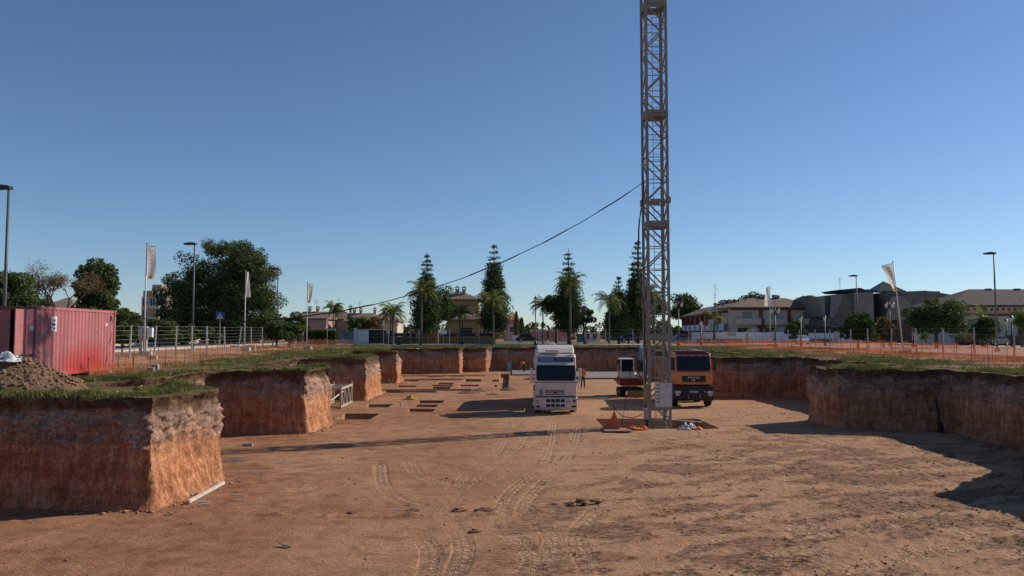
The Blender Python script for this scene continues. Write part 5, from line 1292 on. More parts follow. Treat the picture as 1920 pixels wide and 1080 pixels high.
# load chart board
def board_material():
    m, nt, N, L, B = nodes_of('load_chart_print')
    tc = N.new('ShaderNodeTexCoord'); sp = N.new('ShaderNodeSeparateXYZ'); L.new(tc.outputs['Object'], sp.inputs[0])
    def line(s, per, w): return math_node(N, L, 'LESS_THAN', math_node(N, L, 'FRACT', math_node(N, L, 'DIVIDE', s, per)), w)
    g_ = math_node(N, L, 'MAXIMUM', line(sp.outputs['X'], .085, .10), line(sp.outputs['Z'], .085, .10))
    n = noise(N, L, tc.outputs['Object'], 3, 4); bs = ramp(N, L, n, [(.35, (.52, .48, .47)), (.65, (.66, .62, .61))])
    L.new(mixc(N, L, math_node(N, L, 'MULTIPLY', g_, .45), bs, (.25, .24, .26)), B.inputs['Base Color']); B.inputs['Roughness'].default_value = .6
    return m
bd = thing('load_chart_board', (CX + .19, CY - HW - .16, -1.95), 'white load chart board fixed to the foot of the crane mast', 'board', rz=R(3))
mb = MB(); mb.box((0, 0, .6), (.84, .03, 1.18)); pl = mb.build('panel', board_material(), bd)
mb = MB()
for a, b in (((-.44, -.02, 0), (-.42, .02, 1.2)), ((.42, -.02, 0), (.44, .02, 1.2)), ((-.42, -.02, 1.19), (.42, .02, 1.21)), ((-.42, -.02, -.01), (.42, .02, .008))): mb.bb(a, b)
mb.build('frame', M_GALV, bd)
for r in range(6):
    k = MB()
    k.box((-.27 + .02 * (r % 2), -.019, 1.10 - r * .17), (.16, .004, .045)); 
    if r in (0, 1): k.box((.2, -.019, 1.10 - r * .1), (.1, .004, .03))
    k.build('printed_line', M_DKM, pl)
# switch box and cable bundle on the mast
sb = thing('switch_box', (CX - .62, CY - .45, PIT - .1), 'grey switch box at the left foot of the crane mast', 'box', rz=R(3)); mb = MB(); mb.box((0, 0, .75), (.26, .3, .55)); mb.build('housing', mat('cabinet_grey', (.38, .38, .35), .6, .1, 3), sb, bevel=.02); mb = MB(); mb.tube((0, 0, .5), (0, 0, -.55), .05); mb.build('conduit', M_DKM, sb); mb = MB(); mb.box((-.02, -.06, 1.75), (.2, .12, 1.0)); mb.build('yellowed_guard', mat('ochre_plate', (.33, .24, .09), .7), sb)
ZT = 9.36
pts = []
for i in range(61):
    X = -17.36 + (CX - .62 + 17.36) * i / 60; pts.append((X, 34.25 + (CY - .3 - 34.25) * i / 60, 2.25 + .0178 * (X + 13.4) ** 2 + .012 * math.sin(i * 1.3)))
sc = thing('power_supply_cable', pts[0], 'long dark cable sagging from the container to the crane mast', 'cable'); o = Vector(pts[0])
M_CABLE = mat('cable_sheath', (.020, .017, .016), .7, .3, 5)
mb = MB(); mb.path([Vector(p) - o for p in pts], .02, 7); mb.build('cable', M_CABLE, sc, True)
for a, b in ((8, 27), (31, 35), (38, 44), (47, 50), (54, 58)): mb = MB(); mb.path([Vector(p) - o + Vector((0, 0, .002)) for p in pts[a:b + 1]], .031, 7); mb.build('sleeve', M_CABLE, sc, True)
dc = thing('mast_cable', (CX - .66, CY - .35, PIT), 'thick brown cable hanging down the left side of the crane mast', 'cable')
mb = MB(); zt = pts[-1][2] - PIT; mb.path([(.03 + .05 * math.sin(k * .9) - .38 * max(0, 1 - abs(k - 9) / 9.) * (k < 18), .05 * math.cos(k * .7), zt * (1 - k / 30) + .05) for k in range(31)], .04, 7); mb.build('cable_run', mat('brown_cable', (.075, .04, .03), .7), dc, True)
lc = thing('loose_cable', (5.1, 41.0, PIT), 'loose cable looping out left of the crane foot', 'cable')
mb = MB(); mb.path([(1.55, -.6, .55), (1.1, -.5, .35), (.6, -.35, .42), (.25, -.2, .75), (.1, -.1, 1.05)], .022, 6); mb.path([(.5, -.3, -.02), (.8, -.3, 1.2), (1.0, -.3, 2.6), (1.45, -.4, 3.9)], .014, 5); mb.build('cable_run', M_CABLE, lc, True)
# spare mast section lying by the left wall
M_BEIGE = mat('beige_section_paint', (.42, .36, .28), .7, .15, 2)
sp = thing('spare_mast_section', (-11.25, 49.0, PIT), 'beige lattice crane section lying at the left earth wall', 'crane section', rz=R(2))
for x in (-.6, .6):
    for z in (.12, 1.24): mb = MB(); mb.bar((x, 0, z), (x, 4.1, z), .12); mb.build('chord', M_BEIGE, sp)
for y in (.06, 4.04):
    for p0, p1 in (((-.54, y, .12), (.54, y, .12)), ((-.54, y, 1.24), (.54, y, 1.24)), ((-.6, y, .18), (-.6, y, 1.18)), ((.6, y, .18), (.6, y, 1.18))): mb = MB(); mb.bar(p0, p1, .1); mb.build('end_frame_bar', M_BEIGE, sp)
for i in range(6):
    a, b = (.2 + i * .63, .2 + i * .63 + .6); u, w = ((.2, 1.16) if i % 2 else (1.16, .2))
    for x in (-.6, .6): mb = MB(); mb.bar((x, a, u), (x, b, w), .07); mb.build('diagonal_brace', M_BEIGE, sp)
    if i < 5: mb = MB(); mb.bar((-.55 if i % 2 else .55, a, 1.24), (.55 if i % 2 else -.55, b, 1.24), .06); mb.build('top_brace', M_BEIGE, sp)
for x in (-.6, .6): mb = MB(); mb.box((x, 4.05, 1.38), (.1, .08, .2)); mb.box((x, .05, 1.38), (.1, .08, .2)); mb.build('lug', M_BEIGE, sp)
mb = MB(); mb.bar((-.45, .6, .22), (.3, 3.2, .95), .06); mb.build('stored_rod', M_WHITE, sp)

# ================================================================== VEHICLES
M_TWHITE = mat('white_truck_paint', (.66, .59, .52), .4, .06, 1.2, spec=.4, coat=.1, col2=(.54, .45, .37), mix=(.45, .8))
M_ORANGE = mat('orange_truck_paint', (.66, .20, .035), .38, .08, 1.5, spec=.5, coat=.3, col2=(.52, .17, .05), mix=(.45, .8))
M_PURPLE = mat('purple_roof_paint', (.10, .035, .09), .45, .1, 2)
M_BUMP = mat('black_bumper_plastic', (.028, .027, .028), .6, .25, 4, col2=(.07, .052, .042), mix=(.5, .85))
M_CHROME = mat('aluminium', (.55, .55, .55), .3, .1, 5, metal=.8)
M_LAMPG = mat('headlamp_glass', (.55, .55, .52), .15, .15, 6, spec=.7)
M_AMBER = mat('amber_lens', (.70, .22, .02), .3)
M_PLATE = mat('plate_white', (.62, .62, .60), .5)
def slant(poly, yf, t=.02, back=.03):
    """panel lying on a slanted front: polygon in (x, z), y from yf(z)"""
    mb = MB(); n = len(poly); vs = [(x, yf(z) - t, z) for x, z in poly] + [(x, yf(z) + back, z) for x, z in poly]
    return mb.add(vs, [(i, (i + 1) % n, n + (i + 1) % n, n + i) for i in range(n)] + [tuple(range(n - 1, -1, -1)), tuple(range(n, 2 * n))])
def rrect(x0, x1, z0, z1, r):
    o = []
    for cx, cz, a0 in ((x1 - r, z1 - r, 0), (x0 + r, z1 - r, 90), (x0 + r, z0 + r, 180), (x1 - r, z0 + r, 270)):
        for k in range(4): a = R(a0 + k * 30); o.append((cx + r * math.cos(a), cz + r * math.sin(a)))
    return o
def wheel(p, x, y, r, w, name='wheel', rim=None):
    mb = MB(); mb.lathe([(r * .6, -w / 2), (r * .92, -w / 2), (r, -w * .36), (r, w * .36), (r * .92, w / 2), (r * .6, w / 2)], (x, y, r), 24, 'x'); t = mb.build(name, M_BLACK, p, True)
    k = MB(); k.lathe([(r * .1, -w * .30), (r * .3, -w * .38), (r * .58, -w * .42), (r * .6, w * .42), (r * .3, w * .38), (r * .1, w * .3)], (x, y, r), 16, 'x'); k.build('rim', rim or M_CHROME, t, True)
    return t
def interp(pts):
    zs, ys = [p[1] for p in pts], [p[0] for p in pts]
    return lambda z: float(np.interp(z, zs, ys))
def cab_shell(p, prof, w, xs, m, name='cab', bevel=.07):
    """side profile (y, z) swept across the width; xs(z) narrows it towards the roof"""
    mb = MB(); mb.prism(prof, -w / 2, w / 2, 'x'); mb.v = [(x * xs(z), y, z) for x, y, z in mb.v]
    return mb.build(name, m, p, bevel=bevel, seg=3)
def mirror(p, sx, x, y, z, m, h=.75):
    mb = MB(); mb.box((sx * (x + .14), y, z), (.18, .12, h)); o = mb.build('mirror', m, p, bevel=.04)
    k = MB(); k.box((sx * (x + .14), y + .074, z), (.14, .01, h * .85)); k.build('mirror_glass', M_GLASSD, o)
    k = MB(); k.bar((sx * (x - .12), y + .05, z + h * .45), (sx * (x + .1), y, z + h * .42), .05); k.bar((sx * (x - .1), y + .05, z - h * .4), (sx * (x + .1), y, z - h * .38), .05); k.build('mirror_arm', M_BUMP, o)
# --- white articulated tanker
wt = thing('white_truck', (fx(1041, 46.3), 45.9, PIT), 'white articulated lorry standing in the pit, facing the camera', 'truck', rz=R(-1.5))
PF = [(.06, 1.0), (0, 1.35), (.02, 1.9), (.17, 2.9), (.30, 3.30), (.46, 3.46)]
yf = interp(PF); narrow = lambda z: 1.0 if z < 1.9 else 1.0 - .055 * min(1, (z - 1.9) / 1.5)
cab = cab_shell(wt, PF + [(2.3, 3.5), (2.3, 1.0)], 2.46, narrow, M_TWHITE)
slant(rrect(-1.13, 1.13, 1.93, 2.86, .16), yf, .012).build('windscreen', M_GLASSD, wt)
slant([(-1.10, 2.84), (1.10, 2.84), (1.06, 3.0), (-1.06, 3.0)], lambda z: yf(z) - .16 * (3.0 - z) / .16, .03).build('sun_visor', M_TWHITE, wt)
sg = slant(rrect(-1.03, 1.03, 3.02, 3.29, .06), yf, .022).build('roof_sign', mat('sign_grey_blue', (.05, .07, .12), .4), wt)
slant(rrect(-.92, -.1, 3.06, 3.25, .03), yf, .028).build('sign_pale_panel', mat('sign_pale', (.22, .24, .30), .5), sg)
text_mesh('sign_lettering', 'SOITTEO', .2, mat('sign_white_letters', (.3, .33, .4), .6), sg, (.45, yf(3.15) - .04, 3.15), (R(90 - 18), 0, 0))
slant([(-1.21, 1.86), (1.21, 1.86), (1.21, 1.83), (-1.21, 1.83)], yf, .008).build('panel_gap', M_BUMP, wt)
for x0, x1, z0, z1 in ((-.72, .72, 1.13, 1.17),): pass
gr = slant(rrect(-.98, .98, 1.08, 1.45, .04), yf, .008).build('grille_surround', mat('off_white_trim', (.58, .55, .52), .45), wt)
for i in range(4): slant([(-.62, 1.13 + i * .078), (.50, 1.13 + i * .078), (.50, 1.165 + i * .078), (-.62, 1.165 + i * .078)], yf, .018).build('grille_slat', M_BUMP, gr)
slant(rrect(-.11, .03, 1.2, 1.31, .04), yf, .028).build('badge', M_DKM, gr)
slant([(-.98, 1.10), (-.74, 1.10), (-.74, 1.43), (-.98, 1.43)], yf, .014).build('side_vent', mat('grey_vent', (.28, .25, .25), .6), gr)
slant([(-1.18, .985), (1.18, .985), (1.18, 1.035), (-1.18, 1.035)], lambda z: .04, .02).build('step_gap', M_BUMP, wt)
bp = cab_shell(wt, [(.12, .22), (.02, .26), (-.03, .45), (-.03, .93), (.03, .98), (1.25, .98), (1.25, .62), (.8, .25)], 2.5, lambda z: 1.0, M_TWHITE, 'bumper', .05)
ybm = lambda z: -.03
for z0, z1 in ((.69, .88), (.42, .59)):
    fr_ = slant([(-.62, z0 - .05), (.56, z0 - .05), (.56, z1 + .05), (-.62, z1 + .05)], ybm, .006).build('lower_grille', mat('off_white_trim', (.58, .55, .52), .45), bp)
    for i in range(4): slant([(-.56 + i * .28, z0), (-.33 + i * .28, z0), (-.33 + i * .28, z1), (-.56 + i * .28, z1)], ybm, .012).build('grille_cell', M_BUMP, fr_)
for s in (-1, 1):
    hl = slant([(s * 1.19, .95), (s * 1.0, .95), (s * .93, .58), (s * 1.14, .66)], ybm, .02).build('headlight', M_LAMPG, wt); k = MB(); k.lathe([(.07, -.012), (.08, 0)], (s * 1.07, -.055, .76), 12, 'y'); k.build('reflector', M_AMBER if s < 0 else M_DKM, hl)
    slant([(s * 1.18, .5), (s * .96, .5), (s * .9, .38), (s * 1.15, .4)], ybm, .012).build('fog_lamp', M_BUMP, wt)
    mirror(wt, s, 1.27, .18, 2.35, M_TWHITE, .62); mirror(wt, s, 1.25, .16, 1.92, M_TWHITE, .22)
    k = MB(); k.add([(s * 1.236, .30, 1.95), (s * 1.236, 1.15, 1.95), (s * 1.20, 1.15, 2.75), (s * 1.20, .42, 2.75)], [(0, 1, 2, 3)]); k.build('side_window', M_GLASSD, wt)
    k = MB(); k.bar((s * 1.1, .12, 1.98), (s * .1, .02, 2.05), .03); k.build('wiper', M_BUMP, wt)
mb = MB(); mb.box((-.05, -.045, .3), (.52, .02, .11)); pl = mb.build('number_plate', M_PLATE, wt); text_mesh('plate_lettering', '3512 FDM', .095, M_DKM, pl, (-.05, -.058, .3), (R(90), 0, 0))
slant([(.62, .72), (.78, .72), (.78, .76), (.62, .76)], ybm, .012).build('model_badge', M_BUMP, wt)
mb = MB(); mb.box((-.18, .62, 3.62), (.85, .5, .22)); mb.build('roof_cooler', M_TWHITE, wt, bevel=.06)
mb = MB(); mb.prism([(.85, 3.52), (1.3, 3.80), (1.9, 3.98), (2.3, 3.98), (2.3, 3.52)], -1.12, 1.12, 'x'); mb.build('roof_deflector', M_TWHITE, wt, bevel=.1, seg=3)
for s in (-1, 1): mb = MB(); mb.bb((s * 1.17 - .03, 2.31, 1.0), (s * 1.17 + .03, 2.95, 3.7)); mb.build('side_fairing', M_TWHITE, wt, bevel=.02)
for s in (-1, 1): mb = MB(); mb.tube((s * .95, .5, 3.5), (s * .95, .34, 3.5), .07); mb.build('roof_lamp', M_LAMPG, wt)
mb = MB(); mb.bb((-.45, .6, .7), (.45, 6.2, .95)); mb.build('chassis', M_BUMP, wt)
for s in (-1, 1):
    wheel(wt, s * 1.04, 1.42, .5, .33); wheel(wt, s * 1.0, 4.9, .5, .55)
    mb = MB(); mb.bb((s * 1.2 - .12, 2.5, .45), (s * 1.2 + .02, 3.9, 1.05)); mb.build('fuel_tank', M_CHROME, wt, bevel=.05); mb = MB(); mb.bb((s * 1.05 - .2, 4.2, 1.04), (s * 1.05 + .2, 5.6, 1.1)); mb.build('mudguard', M_BUMP, wt)
tl = thing('tank_trailer', (fx(1041, 46.3) + .03, 50.0, PIT), 'white tank trailer coupled behind the white lorry cab', 'trailer', rz=R(-1.5))
mb = MB(); mb.lathe([(.05, 0), (.6, .05), (1.0, .28), (1.18, .7), (1.2, 1.2), (1.2, 6.6), (1.0, 7.4), (.4, 7.75), (.05, 7.8)], (0, 0, 2.72), 28, 'y'); mb.build('tank', M_TWHITE, tl, True)
mb = MB(); mb.bb((-.5, .6, 1.2), (.5, 7.4, 1.5)); mb.build('frame', M_BUMP, tl)
for y in (4.6, 5.9, 7.0):
    for s in (-1, 1): wheel(tl, s * 1.02, y, .5, .4)
mb = MB(); mb.bb((-.3, 1.5, 3.9), (.3, 6.0, 3.95)); mb.build('walkway', M_GALV, tl)
for y in (2.2, 4.2): mb = MB(); mb.lathe([(.3, 3.88), (.3, 4.0), (.1, 4.05)], (0, y, 0), 12); mb.build('manhole', M_GALV, tl)
for s in (-1, 1): mb = MB(); mb.bar((s * .8, 1.6, .1), (s * .8, 1.6, 1.3), .12); mb.build('landing_leg', M_BUMP, tl)
# --- orange tipper
ot = thing('orange_tipper_truck', (fx(1299, 50), 50.0, PIT), 'orange tipper lorry with black bumper, right of the crane mast', 'truck', rz=R(-3))
PO = [(.05, 1.42), (.0, 1.6), (.04, 2.25), (.2, 3.28), (.36, 3.46)]
yo = interp(PO); nar = lambda z: 1.0 if z < 2.2 else 1.0 - .05 * min(1, (z - 2.2) / 1.2)
cab_shell(ot, PO + [(1.9, 3.5), (1.9, 1.42)], 2.36, nar, M_ORANGE)
slant(rrect(-1.05, 1.05, 2.3, 3.18, .12), yo, .012).build('windscreen', M_GLASSD, ot)
slant([(-1.08, 3.18), (1.08, 3.18), (1.05, 3.44), (-1.05, 3.44)], yo, .03).build('sun_visor', M_PURPLE, ot)
mb = MB(); mb.bb((-1.08, .42, 3.505), (1.08, 1.8, 3.56)); mb.build('roof_cap', M_PURPLE, ot, bevel=.03)
for x in (-.75, -.25, .25, .75): mb = MB(); mb.tube((x, .24, 3.33), (x, .08, 3.31), .06, .045); mb.build('marker_lamp', M_PURPLE, ot)
gr = slant(rrect(-.74, .74, 1.6, 2.0, .04), yo, .015).build('grille_panel', M_DKM, ot)
text_mesh('grille_lettering', 'MAN', .26, M_CHROME, gr, (0, yo(1.86) - .03, 1.87), (R(90), 0, 0), sx=1.3)
slant([(-.1, 1.68), (.0, 1.66), (.1, 1.72), (.02, 1.76)], yo, .024).build('emblem', M_CHROME, gr)
slant([(-1.1, 2.24), (1.1, 2.24), (1.1, 2.265), (-1.1, 2.265)], yo, .02).build('wiper_strip', M_BUMP, ot)
ob = cab_shell(ot, [(.1, .42), (-.05, .48), (-.08, .8), (-.05, 1.38), (1.3, 1.4), (1.3, 1.0), (.5, .42)], 2.5, lambda z: 1.0, M_BUMP, 'bumper', .05)
yb2 = lambda z: -.08
for s in (-1, 1):
    h_ = slant(rrect(min(s * .84, s * 1.2), max(s * .84, s * 1.2), .88, 1.05, .03), yb2, .012).build('headlight', M_LAMPG, ot); slant(rrect(min(s * .9, s * 1.15), max(s * .9, s * 1.15), .74, .84, .03), yb2, .012).build('fog_lamp', M_LAMPG, ot)
    mirror(ot, s, 1.2, .12, 2.75, M_BUMP, .8)
    k = MB(); k.add([(s * 1.186, .32, 2.3), (s * 1.186, 1.1, 2.3), (s * 1.145, 1.1, 3.1), (s * 1.145, .45, 3.1)], [(0, 1, 2, 3)]); k.build('side_window', M_GLASSD, ot)
    wheel(ot, s * 1.08, 1.25, .53, .38, rim=M_BUMP)
    for y in (4.6, 5.95): wheel(ot, s * 1.0, y, .53, .55, rim=M_BUMP)
    k = MB(); k.bb((s * 1.13 - .1, .75, 1.15), (s * 1.13 + .12, 1.85, 1.24)); k.build('mudguard', M_ORANGE, ot)
mb = MB(); mb.box((0, -.095, 1.0), (.52, .015, .11)); pl = mb.build('number_plate', M_PLATE, ot); text_mesh('plate_lettering', '0483 CWG', .095, M_DKM, pl, (0, -.106, 1.0), (R(90), 0, 0))
slant(rrect(.62, .74, .97, 1.03, .02), yb2, .012).build('model_badge', M_PLATE, ot)
slant(rrect(-.36, .36, .58, .8, .02), yb2, .01).build('towing_recess', M_DKM, ot)
for s in (-1, 1): mb = MB(); mb.bar((s * .38, -.11, .56), (s * .38, -.11, .84), .03); mb.build('recess_bar', M_GALV, ot)
mb = MB(); mb.bb((-.45, 1.0, .75), (.45, 7.4, 1.05)); mb.build('chassis', M_BUMP, ot)
mb = MB()
for a, b in (((-1.22, 2.2, 1.3), (1.22, 2.35, 3.35)), ((-1.22, 2.36, 1.3), (-1.12, 7.6, 2.95)), ((1.12, 2.36, 1.3), (1.22, 7.6, 2.95)), ((-1.11, 2.36, 1.3), (1.11, 7.6, 1.42)), ((-1.11, 7.5, 1.43), (1.11, 7.6, 2.95))): mb.bb(a, b)
bx_ = mb.build('tipper_body', M_ORANGE, ot)
for i in range(5): mb = MB(); mb.bb((-1.3, 2.8 + i, 1.25), (-1.225, 2.95 + i, 2.95)); mb.bb((1.225, 2.8 + i, 1.25), (1.3, 2.95 + i, 2.95)); mb.build('body_rib', M_ORANGE, bx_)
mb = MB(); mb.path([(-1.3, 2.1, 3.42), (-.5, 2.05, 3.58), (.1, 2.0, 3.66), (.7, 2.05, 3.56), (1.25, 2.1, 3.48)], .045, 6); mb.build('tarp_rail', mat('cream_tube', (.5, .44, .36), .6), bx_)
mb = MB(); mb.ell((-1.32, 1.95, 2.75), (.12, .1, .45)); mb.build('blue_canister', mat('blue_plastic', (.02, .06, .30), .45), ot, True)
# --- red and white excavator
ex_ = thing('mini_excavator', (fx(1184, 59), 59.6, PIT), 'red and white mini excavator behind the crane mast', 'excavator'); ex_.scale = (.96, .96, .92)
M_RED = mat('excavator_red', (.24, .022, .02), .45, .15, 2); M_EWH = mat('excavator_white', (.62, .60, .58), .45, .1, 2); M_BOOM = mat('boom_grey', (.22, .25, .27), .5, .2, 2)
for s in (-1, 1):
    mb = MB(); mb.prism([(-1.25, .12), (-1.1, 0), (1.1, 0), (1.25, .12), (1.3, .38), (1.15, .62), (-1.15, .62), (-1.3, .38)], s * .78 - .2, s * .78 + .2, 'x'); tk = mb.build('track', M_BLACK, ex_, bevel=.04)
    for i in range(16): k = MB(); k.box((s * .78, -1.12 + i * .15, -.0 + .012), (.42, .06, .04)); k.box((s * .78, -1.12 + i * .15, .625), (.42, .06, .04)); k.build('track_shoe', M_BLACK, tk)
    for i in range(5): k = MB(); k.lathe([(.2, -.02), (.2, .02)], (s * 1.0, -.95 + i * .475, .31), 12, 'x'); k.build('roller', M_DKM, tk)
mb = MB(); mb.box((0, 0, .55), (1.2, 1.4, .35)); mb.build('undercarriage', M_DKM, ex_)
mb = MB(); mb.prism([(-.98, .85), (.98, .85), (1.0, 1.15), (.95, 1.5), (-.95, 1.5), (-1.0, 1.15)], -.95, 1.25, 'y'); mb.build('house', M_RED, ex_, bevel=.08)
mb = MB(); mb.box((.05, -.1, 1.62), (1.8, 1.8, .34)); mb.build('engine_cover', M_EWH, ex_, bevel=.08)
cb = MB(); x0, x1 = -.95, .12
for a, b in (((x0, -.98, 1.5), (x0 + .09, -.89, 2.95)), ((x1 - .09, -.98, 1.5), (x1, -.89, 2.95)), ((x0, .5, 1.5), (x0 + .09, .6, 2.95)), ((x1 - .09, .5, 1.5), (x1, .6, 2.95)), ((x0, -.99, 2.96), (x1, .61, 3.06)), ((x0 + .09, -.985, 1.5), (x1 - .09, -.9, 2.0)), ((x0 + .09, .5, 1.5), (x1 - .09, .59, 1.9))): cb.bb(a, b)
cb = cb.build('operator_cab', M_EWH, ex_, bevel=.02)
for a, b in (((x0 + .09, -.955, 2.0), (x1 - .09, -.935, 2.96)), ((x0 + .03, -.88, 1.55), (x0 + .05, .49, 2.94)), ((x1 - .05, -.88, 1.75), (x1 - .03, .49, 2.94)), ((x0 + .09, .53, 1.9), (x1 - .09, .55, 2.94))): k = MB(); k.bb(a, b); k.build('cab_glass', M_GLASSD, cb)
mb = MB(); mb.box((x0 + .55, -.5, 1.75), (.5, .5, .5)); mb.build('seat', M_DKM, cb)
mb = MB(); mb.box((x0 - .18, -.8, 2.75), (.14, .06, .3)); mb.bar((x0, -.85, 2.9), (x0 - .18, -.8, 2.9), .03); mb.build('mirror', M_BUMP, ex_)
mb = MB(); mb.prism([(-1.1, 1.3), (-1.45, 1.5), (-1.5, 2.6), (-1.25, 4.0), (-1.0, 4.15), (-1.05, 3.9), (-1.2, 2.6), (-1.0, 1.7)], .42, .72, 'x'); mb.build('boom', M_BOOM, ex_, bevel=.03)
mb = MB(); mb.prism([(-1.0, 4.15), (-1.3, 4.2), (-1.75, 3.9), (-1.95, 2.9), (-1.85, 2.85), (-1.55, 3.6)], .46, .68, 'x'); mb.build('dipper_arm', M_BOOM, ex_, bevel=.03)
mb = MB(); mb.tube((.57, -1.55, 1.7), (.57, -1.4, 3.3), .07); mb.tube((.57, -1.4, 3.3), (.57, -1.3, 3.8), .045); mb.build('ram', M_CHROME, ex_)
mb = MB(); mb.path([(.36, -1.3, 1.8), (.33, -1.5, 2.5), (.35, -1.4, 3.3), (.4, -1.15, 4.0)], .03, 6); mb.path([(.30, -1.25, 1.7), (.27, -1.45, 2.4), (.28, -1.35, 3.2)], .03, 6); mb.build('hose', mat('hose_brown', (.10, .04, .03), .7), ex_)
mb = MB(); mb.prism([(-1.95, 2.95), (-2.2, 2.6), (-2.3, 2.2), (-2.05, 2.05), (-1.75, 2.3), (-1.75, 2.75)], .28, .86, 'x'); mb.build('bucket', M_DKM, ex_, bevel=.02)
mb = MB(); mb.prism([(-1.75, .02), (-1.92, .05), (-1.98, .28), (-1.93, .52), (-1.86, .52), (-1.88, .28)], -.55, .95, 'x'); bl_ = mb.build('dozer_blade', mat('blade_ochre', (.30, .18, .09), .7, .2, 3), ex_)
for x in (-.2, .6): mb = MB(); mb.bar((x, -1.85, .25), (x, -.6, .4), .12); mb.build('blade_arm', M_DKM, bl_)
# --- parked cars far off
def car(x, y, L_, label, m, rz=0.0, group='cars parked beyond the site', van=False, z=.02):
    t = thing('parked_car', (x, y, z), label, 'car', group, rz)
    h = 1.62 if van else 1.45; a = L_ / 2
    low = [(-a, .35), (-a * .98, .75), (-a * .62, .92), (a * .9, .95), (a, .7), (a, .35), (a * .75, .28), (-a * .75, .28)]
    mb = MB(); mb.prism(low, -.86, .86, 'y'); mb.build('body', m, t, bevel=.06)
    gh = [(-a * .58, .93), (-a * .22, h - .05), (a * .55, h), (a * .86, .96)]
    mb = MB(); mb.prism(gh, -.74, .74, 'y'); mb.v = [(p, q * (1 if zz < 1 else .88), zz) for p, q, zz in mb.v]; c = mb.build('cabin', m, t, bevel=.05)
    for s in (-1, 1):
        k = MB(); k.add([(-a * .46, s * .762, .97), (a * .1, s * .762, .97), (a * .1, s * .672, h - .12), (-a * .2, s * .672, h - .12)], [(0, 1, 2, 3)]); k.add([(a * .14, s * .762, .97), (a * .7, s * .762, .97), (a * .5, s * .672, h - .12), (a * .14, s * .672, h - .12)], [(0, 1, 2, 3)]); k.build('side_glass', M_GLASSD, c)
        k = MB(); k.box((-a * .93, s * .62, .68), (.1, .35, .14)); k.build('headlight', M_LAMPG, t); k = MB(); k.box((a * .985, s * .68, .75), (.06, .25, .2)); k.build('tail_light', M_REDT, t)
        for xx in (-a * .6, a * .62):
            mb = MB(); mb.lathe([(.2, -.1), (.3, -.11), (.32, -.06), (.32, .06), (.3, .11), (.2, .1)], (xx, s * .80, .32), 16, 'y'); w = mb.build('wheel', M_BLACK, t, True); k = MB(); k.lathe([(.05, -.115), (.2, -.105), (.2, .105), (.05, .115)], (xx, s * .80, .32), 12, 'y'); k.build('rim', M_CHROME, w)
    return t
MC = {n: mat('car_' + n, c, .3, .05, 1, coat=.5) for n, c in (('black', (.012, .013, .016)), ('blue', (.06, .10, .17)), ('silver', (.30, .31, .33)), ('white', (.6, .6, .6)))}
car(fx(989, 147), 147.5, 4.3, 'dark people carrier parked left behind the white truck', MC['black'], math.pi, van=True)
car(fx(1182, 148), 148.6, 4.2, 'blue hatchback seen left of the crane mast', MC['blue'], math.pi, van=True); car(fx(1155, 152), 152.6, 4.3, 'grey-blue saloon behind the shorter pine', MC['blue'])
car(fx(1278, 146), 148, 4.2, 'blue car right beside the crane mast, before the villa wing', MC['blue'], .2); car(fx(1880, 104), 106, 4.2, 'dark car parked under the far right lamp', MC['black'], .5)
car(fx(660, 121), 123.5, 4.0, 'dark car parked at the white garden wall', MC['black'], 1.3); car(fx(632, 120), 123.0, 4.0, 'grey car half hidden behind the small leafless tree', MC['silver'])
car(fx(1508, 118), 119.2, 2.6, 'small white car by the clipped conifer', MC['white'], 1.4)

# ================================================================== CONTAINER AND SPOIL
def container_paint():
    m, nt, N, L, B = nodes_of('faded_container_red')
    tc = N.new('ShaderNodeTexCoord'); pos = tc.outputs['Object']; sp_ = N.new('ShaderNodeSeparateXYZ'); L.new(pos, sp_.inputs[0])
    n = noise(N, L, pos, .9, 4); n2 = noise(N, L, pos, 7, 5)
    # a repainted patch low on the long side and sun-bleached paint around it
    dy = math_node(N, L, 'MULTIPLY', math_node(N, L, 'SUBTRACT', sp_.outputs['Y'], 3.6), .36); dz = math_node(N, L, 'MULTIPLY', math_node(N, L, 'SUBTRACT', sp_.outputs['Z'], .1), .75)
    d = math_node(N, L, 'ADD', math_node(N, L, 'MULTIPLY', dy, dy), math_node(N, L, 'MULTIPLY', dz, dz))
    d = math_node(N, L, 'ADD', d, math_node(N, L, 'MULTIPLY', math_node(N, L, 'SUBTRACT', n, .5), .9))
    c = ramp(N, L, d, [(.1, (.44, .045, .042)), (.55, (.42, .105, .10)), (1.0, (.43, .155, .155))])
    c = mixc(N, L, .6, c, ramp(N, L, n2, [(.3, (.82, .8, .8)), (.65, (1.08, 1.08, 1.08))]), 'MULTIPLY')
    n3 = noise(N, L, pos, 3.5, 6, .7); rs = ramp(N, L, n3, [(.60, (0, 0, 0)), (.68, (1, 1, 1))])
    c = mixc(N, L, math_node(N, L, 'MULTIPLY', rs, .75), c, (.13, .05, .03))
    n4 = noise(N, L, pos, 2.2, 4, .6, (1, 1, .08)); c = mixc(N, L, .5, c, ramp(N, L, n4, [(.35, (.75, .7, .7)), (.6, (1.08, 1.08, 1.08))]), 'MULTIPLY')
    L.new(c, B.inputs['Base Color']); B.inputs['Roughness'].default_value = .6; B.inputs['Specular IOR Level'].default_value = .3
    return m
M_CONT = container_paint(); M_CDARK = mat('container_dark_red', (.20, .06, .065), .6, .2, 2)
ct = thing('shipping_container', (-19.44, 28.16, .14), 'faded red shipping container with one door open, at the left', 'container', rz=R(3.2))
Wc, Lc, Hc = 2.44, 6.06, 2.59
